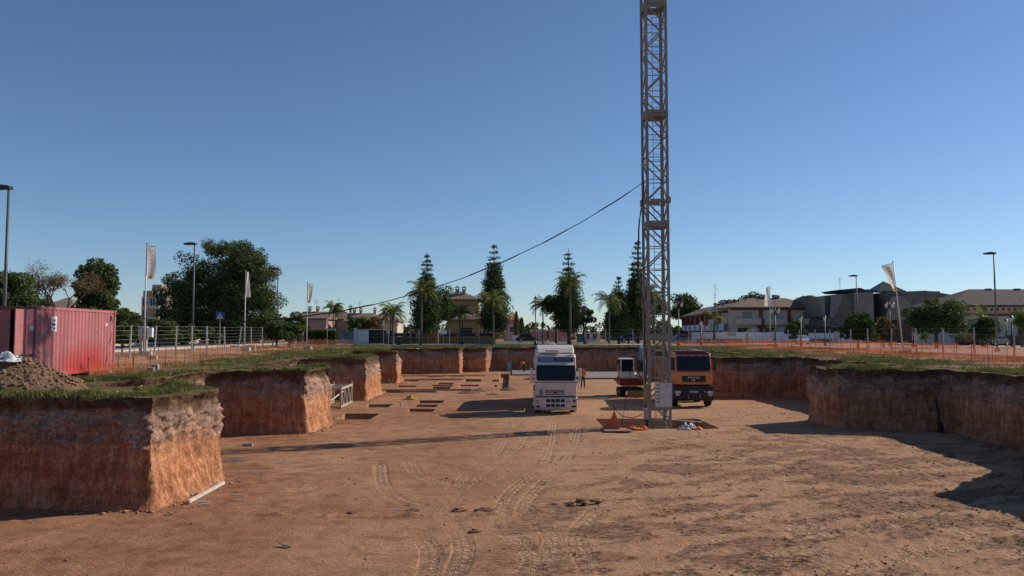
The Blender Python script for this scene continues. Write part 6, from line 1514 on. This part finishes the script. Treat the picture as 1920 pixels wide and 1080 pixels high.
def corrugated(p, L_, h, pitch, dep_, frame_fn, name):
    vs = []; fs = []; n = int(L_ / pitch); xs = []
    for i in range(n): a = i * L_ / n; q = L_ / n; xs += [(a, 0), (a + q * .32, 0), (a + q * .5, dep_), (a + q * .82, dep_)]
    xs.append((L_, 0))
    for x, d in xs: vs += [frame_fn(x, d, 0), frame_fn(x, d, h)]
    fs = [(2 * i, 2 * i + 2, 2 * i + 3, 2 * i + 1) for i in range(len(xs) - 1)]
    mb = MB(); mb.add(vs, fs); return mb.build(name, M_CONT, p)
sd = corrugated(ct, Lc - .24, Hc - .26, .277, .036, lambda x, d, z: (Wc - .02 - d, .12 + x, .15 + z), 'side_panel')
corrugated(ct, Lc - .24, Hc - .26, .277, .036, lambda x, d, z: (.02 + d, .12 + x, .15 + z), 'side_panel'); corrugated(ct, Wc - .24, Hc - .26, .25, .04, lambda x, d, z: (.12 + x, Lc - .02 - d, .15 + z), 'end_panel')
corrugated(ct, Lc - .24, Wc - .1, .21, .02, lambda x, d, z: (.05 + z, .12 + x, Hc - .03 - d), 'roof_panel')
mb = MB(); mb.bb((.05, .1, .1), (Wc - .05, Lc - .1, .16)); mb.build('deck', M_CDARK, ct)
for x in (.06, Wc - .06):
    mb = MB(); mb.bb((x - .05, .13, Hc - .115), (x + .05, Lc - .13, Hc - .01)); mb.build('top_rail', M_CONT, ct); mb = MB(); mb.bb((x - .045, .13, .02), (x + .045, Lc - .13, .155)); mb.build('bottom_rail', M_CONT, ct)
    for y in (.06, Lc - .06): mb = MB(); mb.bb((x - .06, y - .06, .13), (x + .06, y + .06, Hc - .13)); mb.build('corner_post', M_CONT, ct)
    for y in (.08, Lc - .08):
        for z in (.06, Hc - .06): mb = MB(); mb.box((x, y, z), (.165, .17, .125)); k = mb.build('corner_casting', M_CONT, ct); q_ = MB(); q_.box((x + (.085 if x > 1 else -.085), y, z), (.004, .07, .05)); q_.build('casting_hole', M_DKM, k)
for y in (.06, Lc - .06):
    for z in (.08, Hc - .07): mb = MB(); mb.bb((.13, y - .05, z - .06), (Wc - .13, y + .05, z + .06)); mb.build('cross_rail', M_CDARK, ct)
def door_leaf(name, hinge_x, ang, sgn, label=None):
    o = thing(name, (0, 0, 0), None, None); o.parent = ct; o.location = (hinge_x, .02, 0); o.rotation_euler = (0, 0, ang)
    mb = MB(); w = 1.22 if sgn < 0 else 1.36
    for i in range(4):
        z0 = .17 + i * .57; mb.bb((min(0, sgn * w), -.02, z0), (max(0, sgn * w), .02, z0 + .53))
    for i in range(5): mb.bb((min(0, sgn * w), -.012, .13 + i * .57 - .0), (max(0, sgn * w), .012, .168 + i * .57))
    me = mb.build('door_panel', M_CONT, o)
    for x in (.32, .78):
        k = MB(); k.tube((sgn * x, -.06, .12), (sgn * x, -.06, 2.46), .022, n=8); k.build('lock_rod', mat('rod_blue_grey', (.05, .045, .09), .6), o)
        k = MB(); k.box((sgn * (x + .1), -.09, .85), (.3, .03, .05)); k.build('handle', M_DKM, o)
    for z in (.35, .95, 1.6, 2.25): k = MB(); k.box((0, -.03, z), (.14, .05, .09)); k.build('hinge', mat('hinge_tan', (.36, .24, .16), .7), o)
    k = MB(); k.box((sgn * .4, -.025, 1.78), (.3, .006, .16)); k.build('marking_plate', mat('faded_white_mark', (.55, .5, .45), .7), o)
    return o
door_leaf('door', Wc - .02, R(80), -1)
dl = door_leaf('door', .02, 0, 1)
k = MB(); k.box((.75, -.03, 2.0), (.42, .008, .5)); k.build('sticker', mat('sticker_grey', (.35, .34, .33), .6), dl)
k = MB(); k.lathe([(.11, -.004), (.11, .004)], (.7, -.03, 1.2), 16, 'y'); k.build('round_sticker', mat('sticker_pale', (.5, .5, .5), .6), dl)
k = MB(); k.box((Wc - .012, .95, 1.95), (.008, .4, .56)); st_ = k.build('sticker', M_PLATE, ct)
for z, w in ((2.08, .12), (1.93, .22), (1.78, .12)): k = MB(); k.box((Wc - .006, .95 + (.2 - w) * .3, z), (.004, w, .09)); k.build('sticker_print', M_DKM, st_)
k = MB(); k.box((Wc - .012, 5.2, 1.98), (.008, .18, .12)); k.build('small_sticker', M_PLATE, ct)
for y in (.45, 5.65): k = MB(); k.box((Wc - .01, y, 2.25), (.03, .05, .2)); k.build('vent', M_CDARK, ct)
for x, y in ((.2, .2), (Wc - .2, .2), (.2, Lc - .3), (Wc - .2, Lc - .3), (Wc - .25, Lc - 1.9)): k = MB(); k.box((x, y, -.08), (.35, .3, .17)); k.build('support_block', M_CONC, ct)
# spoil heap with stones, and white sheeting on it
hp = thing('spoil_heap', (-15.6, 24.3, .0), 'brown heap of stony soil in front of the container', 'heap')
n_ = 70; gxx, gyy = np.meshgrid(np.linspace(-2.9, 2.9, n_), np.linspace(-1.7, 2.4, 50)); rr = np.sqrt((gxx / 2.5) ** 2 + (gyy / 1.75) ** 2)
hh_ = .98 * np.clip(1 - rr, 0, 1) ** .85 * (.8 + .5 * fbm2(gxx * 1.2 + 3, gyy * 1.2, 3, 161)) + .12 * (fbm2(gxx * 5, gyy * 5, 3, 163) - .5) * sstep(1.05, .7, rr) - .08 * sstep(.85, 1.1, rr)
hh_ += .10 * (fbm2(gxx * 9, gyy * 9, 2, 165) - .5) * sstep(1.0, .7, rr)
ii_ = np.arange(n_ * 50).reshape(50, n_); hq = np.stack([ii_[:-1, :-1], ii_[:-1, 1:], ii_[1:, 1:], ii_[1:, :-1]], -1).reshape(-1, 4)
M_SPOIL = mat('spoil_soil', (.12, .068, .038), .95, .3, 3, .8, 22, col2=(.23, .135, .075))
link('soil', np_mesh('soil', np.stack([gxx, gyy, hh_], -1).reshape(-1, 3), hq), M_SPOIL, hp, False)
stn = MB()
for i in range(900):
    a, q = random.uniform(0, 6.28), random.random() ** .6; x, y = 2.3 * q * math.cos(a), 1.6 * q * math.sin(a)
    z = float(hh_[min(49, int((y + 1.7) / 4.1 * 49)), min(69, int((x + 2.9) / 5.8 * 69))]); s = random.uniform(.02, .065); stn.ell((x, y, z + s * .3), (s * random.uniform(.8, 1.5), s, s * .8), 6, 3)
o = stn.build('stones', mat('pale_stones', (.30, .18, .105), .9, .3, 3), hp); tag(o, kind='stuff')
def crumple(name, loc, size, m, label, cat, seed, hgt=.3, n=22):
    gx_, gy_ = np.meshgrid(np.linspace(-1, 1, n), np.linspace(-1, 1, n)); r = np.sqrt(gx_ ** 2 + gy_ ** 2)
    h = hgt * np.clip(1.15 - r, 0, 1) * (.25 + 1.3 * np.abs(fbm2(gx_ * 2.2 + seed, gy_ * 2.2, 3, seed) - .5) * 2.2) + .04 * fbm2(gx_ * 6, gy_ * 6, 2, seed + 1)
    V = np.stack([gx_ * size[0] * (1 - .12 * fbm2(gx_ * 3, gy_ * 3, 2, seed + 2)), gy_ * size[1], h], -1)
    t = thing(name, loc, label, cat); cloth('folded_sheet', V, m, t); return t
M_PLAST = mat('white_plastic_sheet', (.62, .62, .62), .4, .08, 4)
crumple('plastic_sheet', (-15.55, 24.25, .86), (.62, .42), M_PLAST, 'crumpled white plastic sheet on top of the soil heap', 'plastic sheet', 5, .38)
mb = MB(); mb.path([(-.9, -.9, .35), (-.5, -1.0, .5), (-.1, -1.1, .2), (.3, -1.3, .02)], .025, 5); mb.path([(-.7, -1.0, .2), (-.6, -1.15, .5), (-.75, -1.2, .75)], .02, 5); mb.build('dead_branch', M_BARK, hp)

# ================================================================== SMALL THINGS ON THE PIT FLOOR
def fz(x, y): return float(np.interp(0, [0], [floor_h(np.array([float(x)]), np.array([float(y)]))[0]]))
a, b = ground_pt(348, 946, PIT), ground_pt(412, 909, PIT)
t = thing('timber_board', (a[0], a[1], fz(a[0], a[1])), 'pale squared timber lying at the foot of the nearest earth block', 'board'); mb = MB(); mb.bar((.06, 0, .07), (b[0] - a[0] + .12, b[1] - a[1], .07), .10, .09); mb.build('beam', mat('pale_timber', (.55, .47, .40), .8, .12, 4), t, bevel=.008)
# concrete slabs at the far end and formwork by the pits
for px0, px1, py0, py1, lb in [(960, 1012, 696, 704, 'pale concrete strip where the bent worker stands'), (1085, 1190, 700, 711, 'grey concrete slab at the far wall right of the white truck')]:
    Y0_, Y1_ = ground_pt(0, py1, PIT)[1], ground_pt(0, py0, PIT)[1]; x0, x1 = fx(px0, Y0_), fx(px1, Y0_)
    t = thing('concrete_slab', (x0, Y0_, PIT), lb, 'slab'); mb = MB(); mb.bb((0, 0, -.05), (x1 - x0, Y1_ - Y0_, .16)); mb.build('slab_body', mat('dusty_slab', (.25, .205, .17), .9, .2, 1.5), t, bevel=.02)
for px0, px1, py, lb in [(783, 868, 712.5, 'long pale formwork board left of centre, far end of the pit'), (812, 850, 725, 'short pale board among the far foundation pits'), (983, 1003, 711.5, 'white board at the left side of the white truck'), (752, 820, 735.5, 'long thin earth-stained board left of centre')]:
    Y_ = ground_pt(0, py, PIT)[1]; x0, x1 = fx(px0, Y_), fx(px1, Y_); t = thing('formwork_board', (x0, Y_, fz(x0, Y_)), lb, 'board'); mb = MB(); mb.bb((0, -.05, 0), (x1 - x0, .05, .16)); mb.build('plank', mat('formwork_timber', (.42, .30, .20), .85, .2, 3), t)
# soil heaps thrown out near the trenches
for i, (px, py, w, h, lb) in enumerate([(880, 737, 1.1, .22, 'dark clod heap left of the long trench'), (955, 732, .9, .3, 'dark soil heap at the end of the long trench'), (900, 733, .8, .2, 'small dark clod heap between the foundation pits'), (925, 740, .7, .15, 'low soil heap nearest the long trench')]):
    x, y, _ = ground_pt(px, py, PIT); g1, g2 = np.meshgrid(np.linspace(-1, 1, 26), np.linspace(-1, 1, 26)); r = np.sqrt(g1 ** 2 + g2 ** 2)
    hh2 = h * np.clip(1 - r, 0, 1) * (.5 + fbm2(g1 * 4 + i * 9, g2 * 4, 3, 170 + i)) - .05 * sstep(.8, 1, r); i2 = np.arange(676).reshape(26, 26); q2 = np.stack([i2[:-1, :-1], i2[:-1, 1:], i2[1:, 1:], i2[1:, :-1]], -1).reshape(-1, 4)
    t = thing('soil_heap', (x, y, fz(x, y)), lb, 'heap'); link('soil', np_mesh('soil', np.stack([g1 * w, g2 * w * .8, hh2], -1).reshape(-1, 3), q2), M_SPOIL, t, True)
# survey marks: bent dark strip on a dab of lime paint
M_LIME = mat('lime_spray_paint', (.17, .19, .05), .9, .3, 12); M_STRIP = mat('dark_blue_strip', (.03, .045, .06), .6)
mk = None
MARK_AT = ['nearest one at the bottom left, on lime paint', 'just right of the nearest earth block corner', 'right of the timber board, below the rods', 'right of the pale rod scatter', 'left of the curved tyre tracks, upper one', 'left of the curved tyre tracks, lower one', 'upper of the pair below the white truck', 'lower of the pair below the white truck', 'just left of the largest clod pile', 'upper one in the middle of the right half', 'between the upper and lower right half ones', 'lower one in the middle of the right half', 'beside the straight crawler track', 'left of the lower right shadow tip', 'right below the lower right shadow tip', 'rightmost, at the shadow edge of the right wall', 'second from the right at the shadow edge', 'at the back edge of the crane pit', 'left of a pair at right', 'right of a pair at right']
for i, (px, py) in enumerate([(537, 1026), (320, 965), (444, 923), (490, 889), (790, 892), (765, 945), (1024, 905), (1017, 922), (1038, 944), (1366, 910), (1415, 930), (1440, 946), (1494, 967), (1715, 948), (1760, 962), (1870, 872), (1832, 873), (1285, 774), (1560, 893), (1606, 907)]):
    x, y, _ = ground_pt(px, py, PIT)
    if mk is None:
        mk = t = thing('survey_mark', (0, 0, 0), 'bent dark strip on a dab of lime paint marking the pit floor', 'marker', 'survey marks scattered over the pit floor')
        mb = MB(); mb.add([(.0, 0, .02), (.30, .06, .10), (.30, -.02, .11), (.0, -.08, .03), (-.30, .07, .09), (-.30, -.01, .10)], [(0, 1, 2, 3), (0, 3, 5, 4)]); mb.add([(.0, 0, .028), (.30, .06, .108), (.30, -.02, .118), (.0, -.08, .038), (-.30, .07, .098), (-.30, -.01, .108)], [(0, 3, 2, 1), (0, 4, 5, 3)]); mb.build('bent_strip', M_STRIP, t)
        mb = MB(); pp = [(.26 * math.cos(k * .52) * (1 + .3 * math.sin(k * 2.1)), -.1 + .10 * math.sin(k * .52), .022) for k in range(12)]; mb.add(pp, [tuple(range(12))]); mb.build('paint_dab', M_LIME, t)
    else: t = copy_tree(mk)
    t['label'] = 'bent dark strip marking the pit floor, ' + MARK_AT[i]
    t.location = (x, y, fz(x, y) + .01); s_ = random.uniform(.35, .55) if i else .62; t.scale = (s_, s_, s_); t.rotation_euler = (0, 0, random.uniform(-.6, .6))
def sticks(px, py, n, L_, label, m, r=.012):
    x, y, _ = ground_pt(px, py, PIT); t = thing('loose_rods', (x, y, fz(x, y)), label, 'rods')
    for i in range(n): a = random.uniform(-.5, .5); c = Vector((random.gauss(0, .18), random.gauss(0, .25), .03)); d = Vector((math.cos(a), math.sin(a), random.uniform(0, .06))) * L_ / 2; mb = MB(); mb.tube(c - d, c + d, r, n=5); mb.build('rod', m, t)
sticks(440, 864, 9, .7, 'scatter of pale and blue rods by the nearest earth block', M_GALV, .011); sticks(452, 934, 2, .5, 'two white sticks on the floor near the timber board', M_PLAST); sticks(531, 870, 2, .4, 'two thin white sticks right of the rods', M_PLAST); sticks(470, 877, 2, 1.6, 'long thin grey rods lying below the scatter', M_GALV, .008); sticks(376, 946, 3, .3, 'short white scraps at the end of the timber board', M_PLAST, .015); sticks(750, 955, 1, .35, 'short white stick near the clod ridge', M_PLAST)
x, y, _ = ground_pt(464, 837, PIT); t = thing('metal_pipe_piece', (x, y, fz(x, y)), 'short grey pipe piece in the shadow band of the mast', 'pipe'); mb = MB(); mb.tube((-.2, 0, .07), (.2, .03, .07), .07, n=12); mb.build('pipe_body', M_GALV, t)
x, y, _ = ground_pt(751, 762, PIT); t = thing('survey_stake', (x, y, fz(x, y)), 'short upright grey stake right of the left foundation pit', 'stake'); mb = MB(); mb.tube((0, 0, -.1), (0, 0, .28), .04, n=8); mb.build('stake_body', M_GALV, t)
crumple('cable_coil_bag', ground_pt(770, 749, PIT), (.55, .35), mat('yellow_fabric', (.38, .24, .04), .7, .3, 6), 'yellow bundle lying between the foundation pits', 'bundle', 9, .35)
# bags and crumpled mesh at the crane foot
for dx, dy, s, sd_, lb in [(0, 0, (.36, .22), 11, 'left white plastic bag at the crane pit edge'), (.35, .05, (.30, .2), 12, 'right white plastic bag at the crane pit edge')]:
    p = ground_pt(1284, 805, PIT); crumple('plastic_bag', (p[0] + dx, p[1] + dy, fz(p[0], p[1])), s, M_PLAST, lb, 'bag', sd_, .36)
p = ground_pt(1307, 805, PIT); crumple('orange_mesh_scrap', (p[0], p[1], fz(p[0], p[1])), (.3, .2), mat('orange_plastic', (.62, .16, .04), .6), 'small orange scrap right of the white bags', 'mesh scrap', 13, .2)
p = ground_pt(1152, 806, PIT)
t = thing('crumpled_barrier_mesh', (p[0], p[1], fz(p[0], p[1])), 'orange barrier mesh draped in a peak left of the crane foot', 'barrier mesh')
n = 34; g1, g2 = np.meshgrid(np.linspace(-1, 1, n), np.linspace(-1, 1, n)); r = np.sqrt(g1 ** 2 + g2 ** 2); hh3 = 1.0 * np.exp(-r * 2.2) + .06 * np.abs(fbm2(g1 * 4, g2 * 4, 3, 181) - .5) * 3 + .02 - .05 * r
cloth('mesh_sheet', np.stack([g1 * .58 + .0, g2 * .4, hh3], -1), mesh_material('crumpled_orange_mesh', (.85, .22, .05), .8), t); mb = MB(); mb.tube((0, 0, -.1), (0, 0, 1.08), .02, n=6); mb.build('stake', M_REBAR, t)
cloth('mesh_skirt', np.stack([g1 * .9 + .75, g2 * .32 + .1, .12 + .35 * np.abs(fbm2(g1 * 2.5, g2 * 2.5, 3, 183) - .5) * 1.6 - .08 * r], -1), mesh_material('crumpled_orange_mesh2', (.75, .2, .06), .65), t)
p = ground_pt(1160, 811, PIT); t = thing('pallet_board', (p[0], p[1], fz(p[0], p[1])), 'grey flat board under the crumpled orange mesh', 'board'); mb = MB(); mb.box((0, .25, .07), (1.3, .5, .05), rz=.05); mb.build('board_sheet', mat('weathered_board', (.24, .20, .17), .9, .3, 5), t); mb = MB(); mb.box((.4, .2, .02), (.3, .3, .06)); mb.build('bearer', M_BARK, t)
a, b = (8.3, 42.9), (9.9, 41.4)
t = thing('pit_edge_plank', (a[0], a[1], fz(*a)), 'grey plank bridging the corner of the crane pit', 'plank'); mb = MB(); mb.bar((0, 0, .05), (b[0] - a[0], b[1] - a[1], .05), .2, .04); mb.build('plank_body', M_CONC, t)
# clods along the ridge
M_CLOD = mat('dark_clods', (.27, .14, .082), .95, .3, 5, .6, 30)
for i, (px, py, s, lb) in enumerate([(863, 958, .16, 'dark clod at the left of the clod ridge'), (775, 958, .13, 'small dark clod left of the ridge'), (907, 958, .2, 'broad dark clod in the middle of the ridge'), (890, 998, .12, 'lone dark clod in front of the ridge'), (1095, 944, .3, 'largest clod pile at the right end of the ridge'), (1075, 948, .16, 'clod just left of the largest pile'), (660, 962, .1, 'small clod at the left start of the ridge')]):
    x, y, _ = ground_pt(px, py, PIT); bm = bmesh.new(); bmesh.ops.create_icosphere(bm, subdivisions=3, radius=1)
    for v_ in bm.verts:
        nn = vn3(np.array([v_.co.x * 1.9 + i * 7]), np.array([v_.co.y * 1.9]), np.array([v_.co.z * 1.9]), 190 + i)[0] + .5 * vn3(np.array([v_.co.x * 5]), np.array([v_.co.y * 5 + i]), np.array([v_.co.z * 5]), 195)[0]
        nn += .6 * vn3(np.array([v_.co.x * 9 + i]), np.array([v_.co.y * 9]), np.array([v_.co.z * 9]), 199)[0] - .3
        v_.co = Vector((v_.co.x * s * 1.5, v_.co.y * s, max(-.4, v_.co.z) * s * .45)) * (.2 + nn * .75)
    me = bpy.data.meshes.new('clod_body'); bm.to_mesh(me); bm.free(); t = thing('earth_clod', (x, y, fz(x, y) + .02), lb, 'clod'); link('clod_body', me, M_CLOD, t, False)
p = (20.35, 37.6); t = thing('leaning_pole', (p[0], p[1], fz(*p)), 'dark hose bundle standing in the shaded corner at the right', 'hose'); mb = MB(); mb.path([(0, .3, 1.7), (.03, .15, .9), (0, 0, .45)], .05, 6); mb.path([(0, 0, .5), (.02, -.05, .25), (0, 0, 0)], .14, 8); mb.build('hose_body', mat('dark_hose', (.015, .022, .03), .6), t)
t = thing('wall_hatch', (fx(955, 98.2), 97.95, PIT), 'grey sheet leaning at the far earth wall left of the bent worker', 'sheet'); mb = MB(); mb.box((0, 0, .6), (.55, .05, 1.2)); mb.build('sheet_body', M_GALV, t)

# ================================================================== PEOPLE
M_SKIN = mat('skin', (.36, .20, .13), .6, .08, 8); M_VEST = mat('fluorescent_orange', (.85, .16, .05), .7, .08, 6); M_TROU = mat('navy_work_trousers', (.02, .022, .032), .85, .2, 8); M_HAIR = mat('dark_hair', (.012, .009, .008), .8); M_BOOT = mat('boot_leather', (.02, .016, .013), .7)
def skin_mesh(name, joints, bones, rad, m, parent, sub=2):
    me = bpy.data.meshes.new(name); me.from_pydata([joints[k] for k in joints], [(list(joints).index(a), list(joints).index(b)) for a, b in bones], [])
    o = link(name, me, m, parent, False); bpy.context.view_layer.objects.active = o
    o.modifiers.new('skin', 'SKIN')
    if not me.skin_vertices: me.attributes.new('skin', 'FLOAT', 'POINT')
    return o, me
def limb_body(name, chains, m, parent):
    """one continuous figure: chains of (point, radius) grown with a skin modifier through bmesh"""
    bm = bmesh.new(); lay = bm.verts.layers.skin.verify(); idx = {}
    for ch in chains:
        prev = None
        for p, r in ch:
            key = tuple(round(q, 3) for q in p)
            if key not in idx: v_ = bm.verts.new(p); v_[lay].radius = (r, r) if not isinstance(r, tuple) else r; v_[lay].use_root = (len(idx) == 0); idx[key] = v_
            v_ = idx[key]
            if prev is not None and bm.edges.get((prev, v_)) is None: bm.edges.new((prev, v_))
            prev = v_
    me = bpy.data.meshes.new(name); bm.to_mesh(me); bm.free()
    o = link(name, me, m, parent); o.modifiers.new('skin', 'SKIN').use_smooth_shade = True; s = o.modifiers.new('sub', 'SUBSURF'); s.levels = 1; s.render_levels = 2
    return o
def person(loc, rz, label, J):
    t = thing('person', loc, label, 'person', rz=rz)
    P = J
    body = [[(P['pel'], .12), (P['spine'], .125), (P['chest'], .14), (P['neck'], .058), (P['head0'], .075), (P['head'], .098), (P['top'], .07)]]
    for s in 'LR':
        body.append([(P['chest'], .14), (P['sh' + s], .062), (P['el' + s], .044), (P['wr' + s], .032), (P['pa' + s], .038), (P['fi' + s], .022)])
        body.append([(P['pel'], .12), (P['hip' + s], .088), (P['kn' + s], .062), (P['an' + s], .044), (P['toe' + s], .04)])
    limb_body('body', body, M_SKIN, t)
    jk = [[(P['hem'], .155), (P['spine'], .155), (P['chest'], .165), (P['neck'], .075)]]
    for s in 'LR': jk.append([(P['chest'], .165), (P['sh' + s], .082), (tuple(a * .85 + b * .15 for a, b in zip(P['el' + s], P['wr' + s])), .062)])
    limb_body('hi_vis_jacket', jk, M_VEST, t)
    tr = [[(P['hem'], .14), (P['pel'], .145)]]
    for s in 'LR': tr.append([(P['pel'], .145), (P['hip' + s], .108), (P['kn' + s], .08), (P['an' + s], .068)])
    limb_body('trousers', tr, M_TROU, t)
    for s in 'LR': limb_body('boot', [[(P['an' + s], .058), (tuple(a * .75 + b * .25 for a, b in zip(P['an' + s], P['toe' + s])), .056), (P['toe' + s], .045)]], M_BOOT, t)
    h = Vector(P['head']); up = (Vector(P['top']) - Vector(P['neck'])).normalized(); f = Vector(P['face']).normalized()
    mb = MB(); mb.ell(h + up * .05 - f * .02, (.105, .11, .095), 10, 6); mb.build('hair', M_HAIR, t, True)
    fc = MB(); side = up.cross(f)
    for s in (-1, 1): fc.ell(h + f * .097 + side * s * .034 + up * .005, (.012, .012, .008), 6, 4)
    fc.build('eyes', M_HAIR, t); fc = MB(); fc.ell(h + f * .112 - up * .022, (.014, .018, .02), 6, 4); fc.build('nose', M_SKIN, t)
    fc = MB(); fc.ell(h + f * .10 - up * .058, (.026, .01, .008), 6, 4); fc.build('mouth', M_REDT, t)
    for s in 'LR':
        w, q = Vector(P['wr' + s]), Vector(P['pa' + s]); d = (q - w).normalized(); sd2 = d.cross(Vector((0, 1, .2))).normalized()
        for k in range(4): b_ = q + sd2 * (k - 1.5) * .022; limb_body('finger', [[(tuple(b_), .011), (tuple(b_ + d * .045), .010), (tuple(b_ + d * (.075 + .012 * (1.5 - abs(k - 1.5))) + Vector((0, -.012, 0))), .008)]], M_SKIN, t)
        b_ = w.lerp(q, .5) + sd2 * .03; limb_body('thumb', [[(tuple(b_), .013), (tuple(b_ + sd2 * .03 + d * .02), .011), (tuple(b_ + sd2 * .045 + d * .055), .009)]], M_SKIN, t)
    return t
st = dict(pel=(0, 0, .95), spine=(0, .01, 1.15), chest=(0, 0, 1.36), neck=(0, 0, 1.51), head0=(0, -.01, 1.57), head=(0, -.015, 1.655), top=(0, 0, 1.74), hem=(0, 0, .93), face=(0, -1, 0))
for s, q in (('L', 1), ('R', -1)):
    st.update({'sh' + s: (q * .19, 0, 1.42), 'el' + s: (q * .255, .05, 1.14), 'wr' + s: (q * .22, -.12, .95), 'pa' + s: (q * .20, -.17, .88), 'fi' + s: (q * .19, -.19, .84), 'hip' + s: (q * .1, 0, .88), 'kn' + s: (q * .12, -.02 * q, .49), 'an' + s: (q * .14, .03, .09), 'toe' + s: (q * .16, -.13, .04)})
x, y, _ = ground_pt(1093, 727, PIT); person((x, y, fz(x, y)), R(-15), 'worker in orange hi-vis top and dark trousers standing right of the white truck', st)
bd_ = dict(pel=(.12, 0, .90), spine=(-.02, 0, 1.03), chest=(-.22, 0, 1.08), neck=(-.36, 0, 1.06), head0=(-.42, 0, 1.03), head=(-.49, 0, .99), top=(-.55, 0, .95), hem=(.10, 0, .93), face=(-.45, 0, -.9))
for s, q in (('L', 1), ('R', -1)):
    bd_.update({'sh' + s: (-.26, q * .18, 1.02), 'el' + s: (-.30, q * .22, .74), 'wr' + s: (-.40, q * .16, .50), 'pa' + s: (-.43, q * .15, .43), 'fi' + s: (-.45, q * .14, .38), 'hip' + s: (.10, q * .1, .86), 'kn' + s: (.0 + .03 * q, q * .12, .47), 'an' + s: (.10 + .06 * q, q * .14, .09), 'toe' + s: (-.06 + .06 * q, q * .16, .04)})
x, y, _ = ground_pt(982, 699.5, PIT); person((x, y, PIT + .16), R(-8), 'worker in orange hi-vis top bending over at the far wall', bd_)
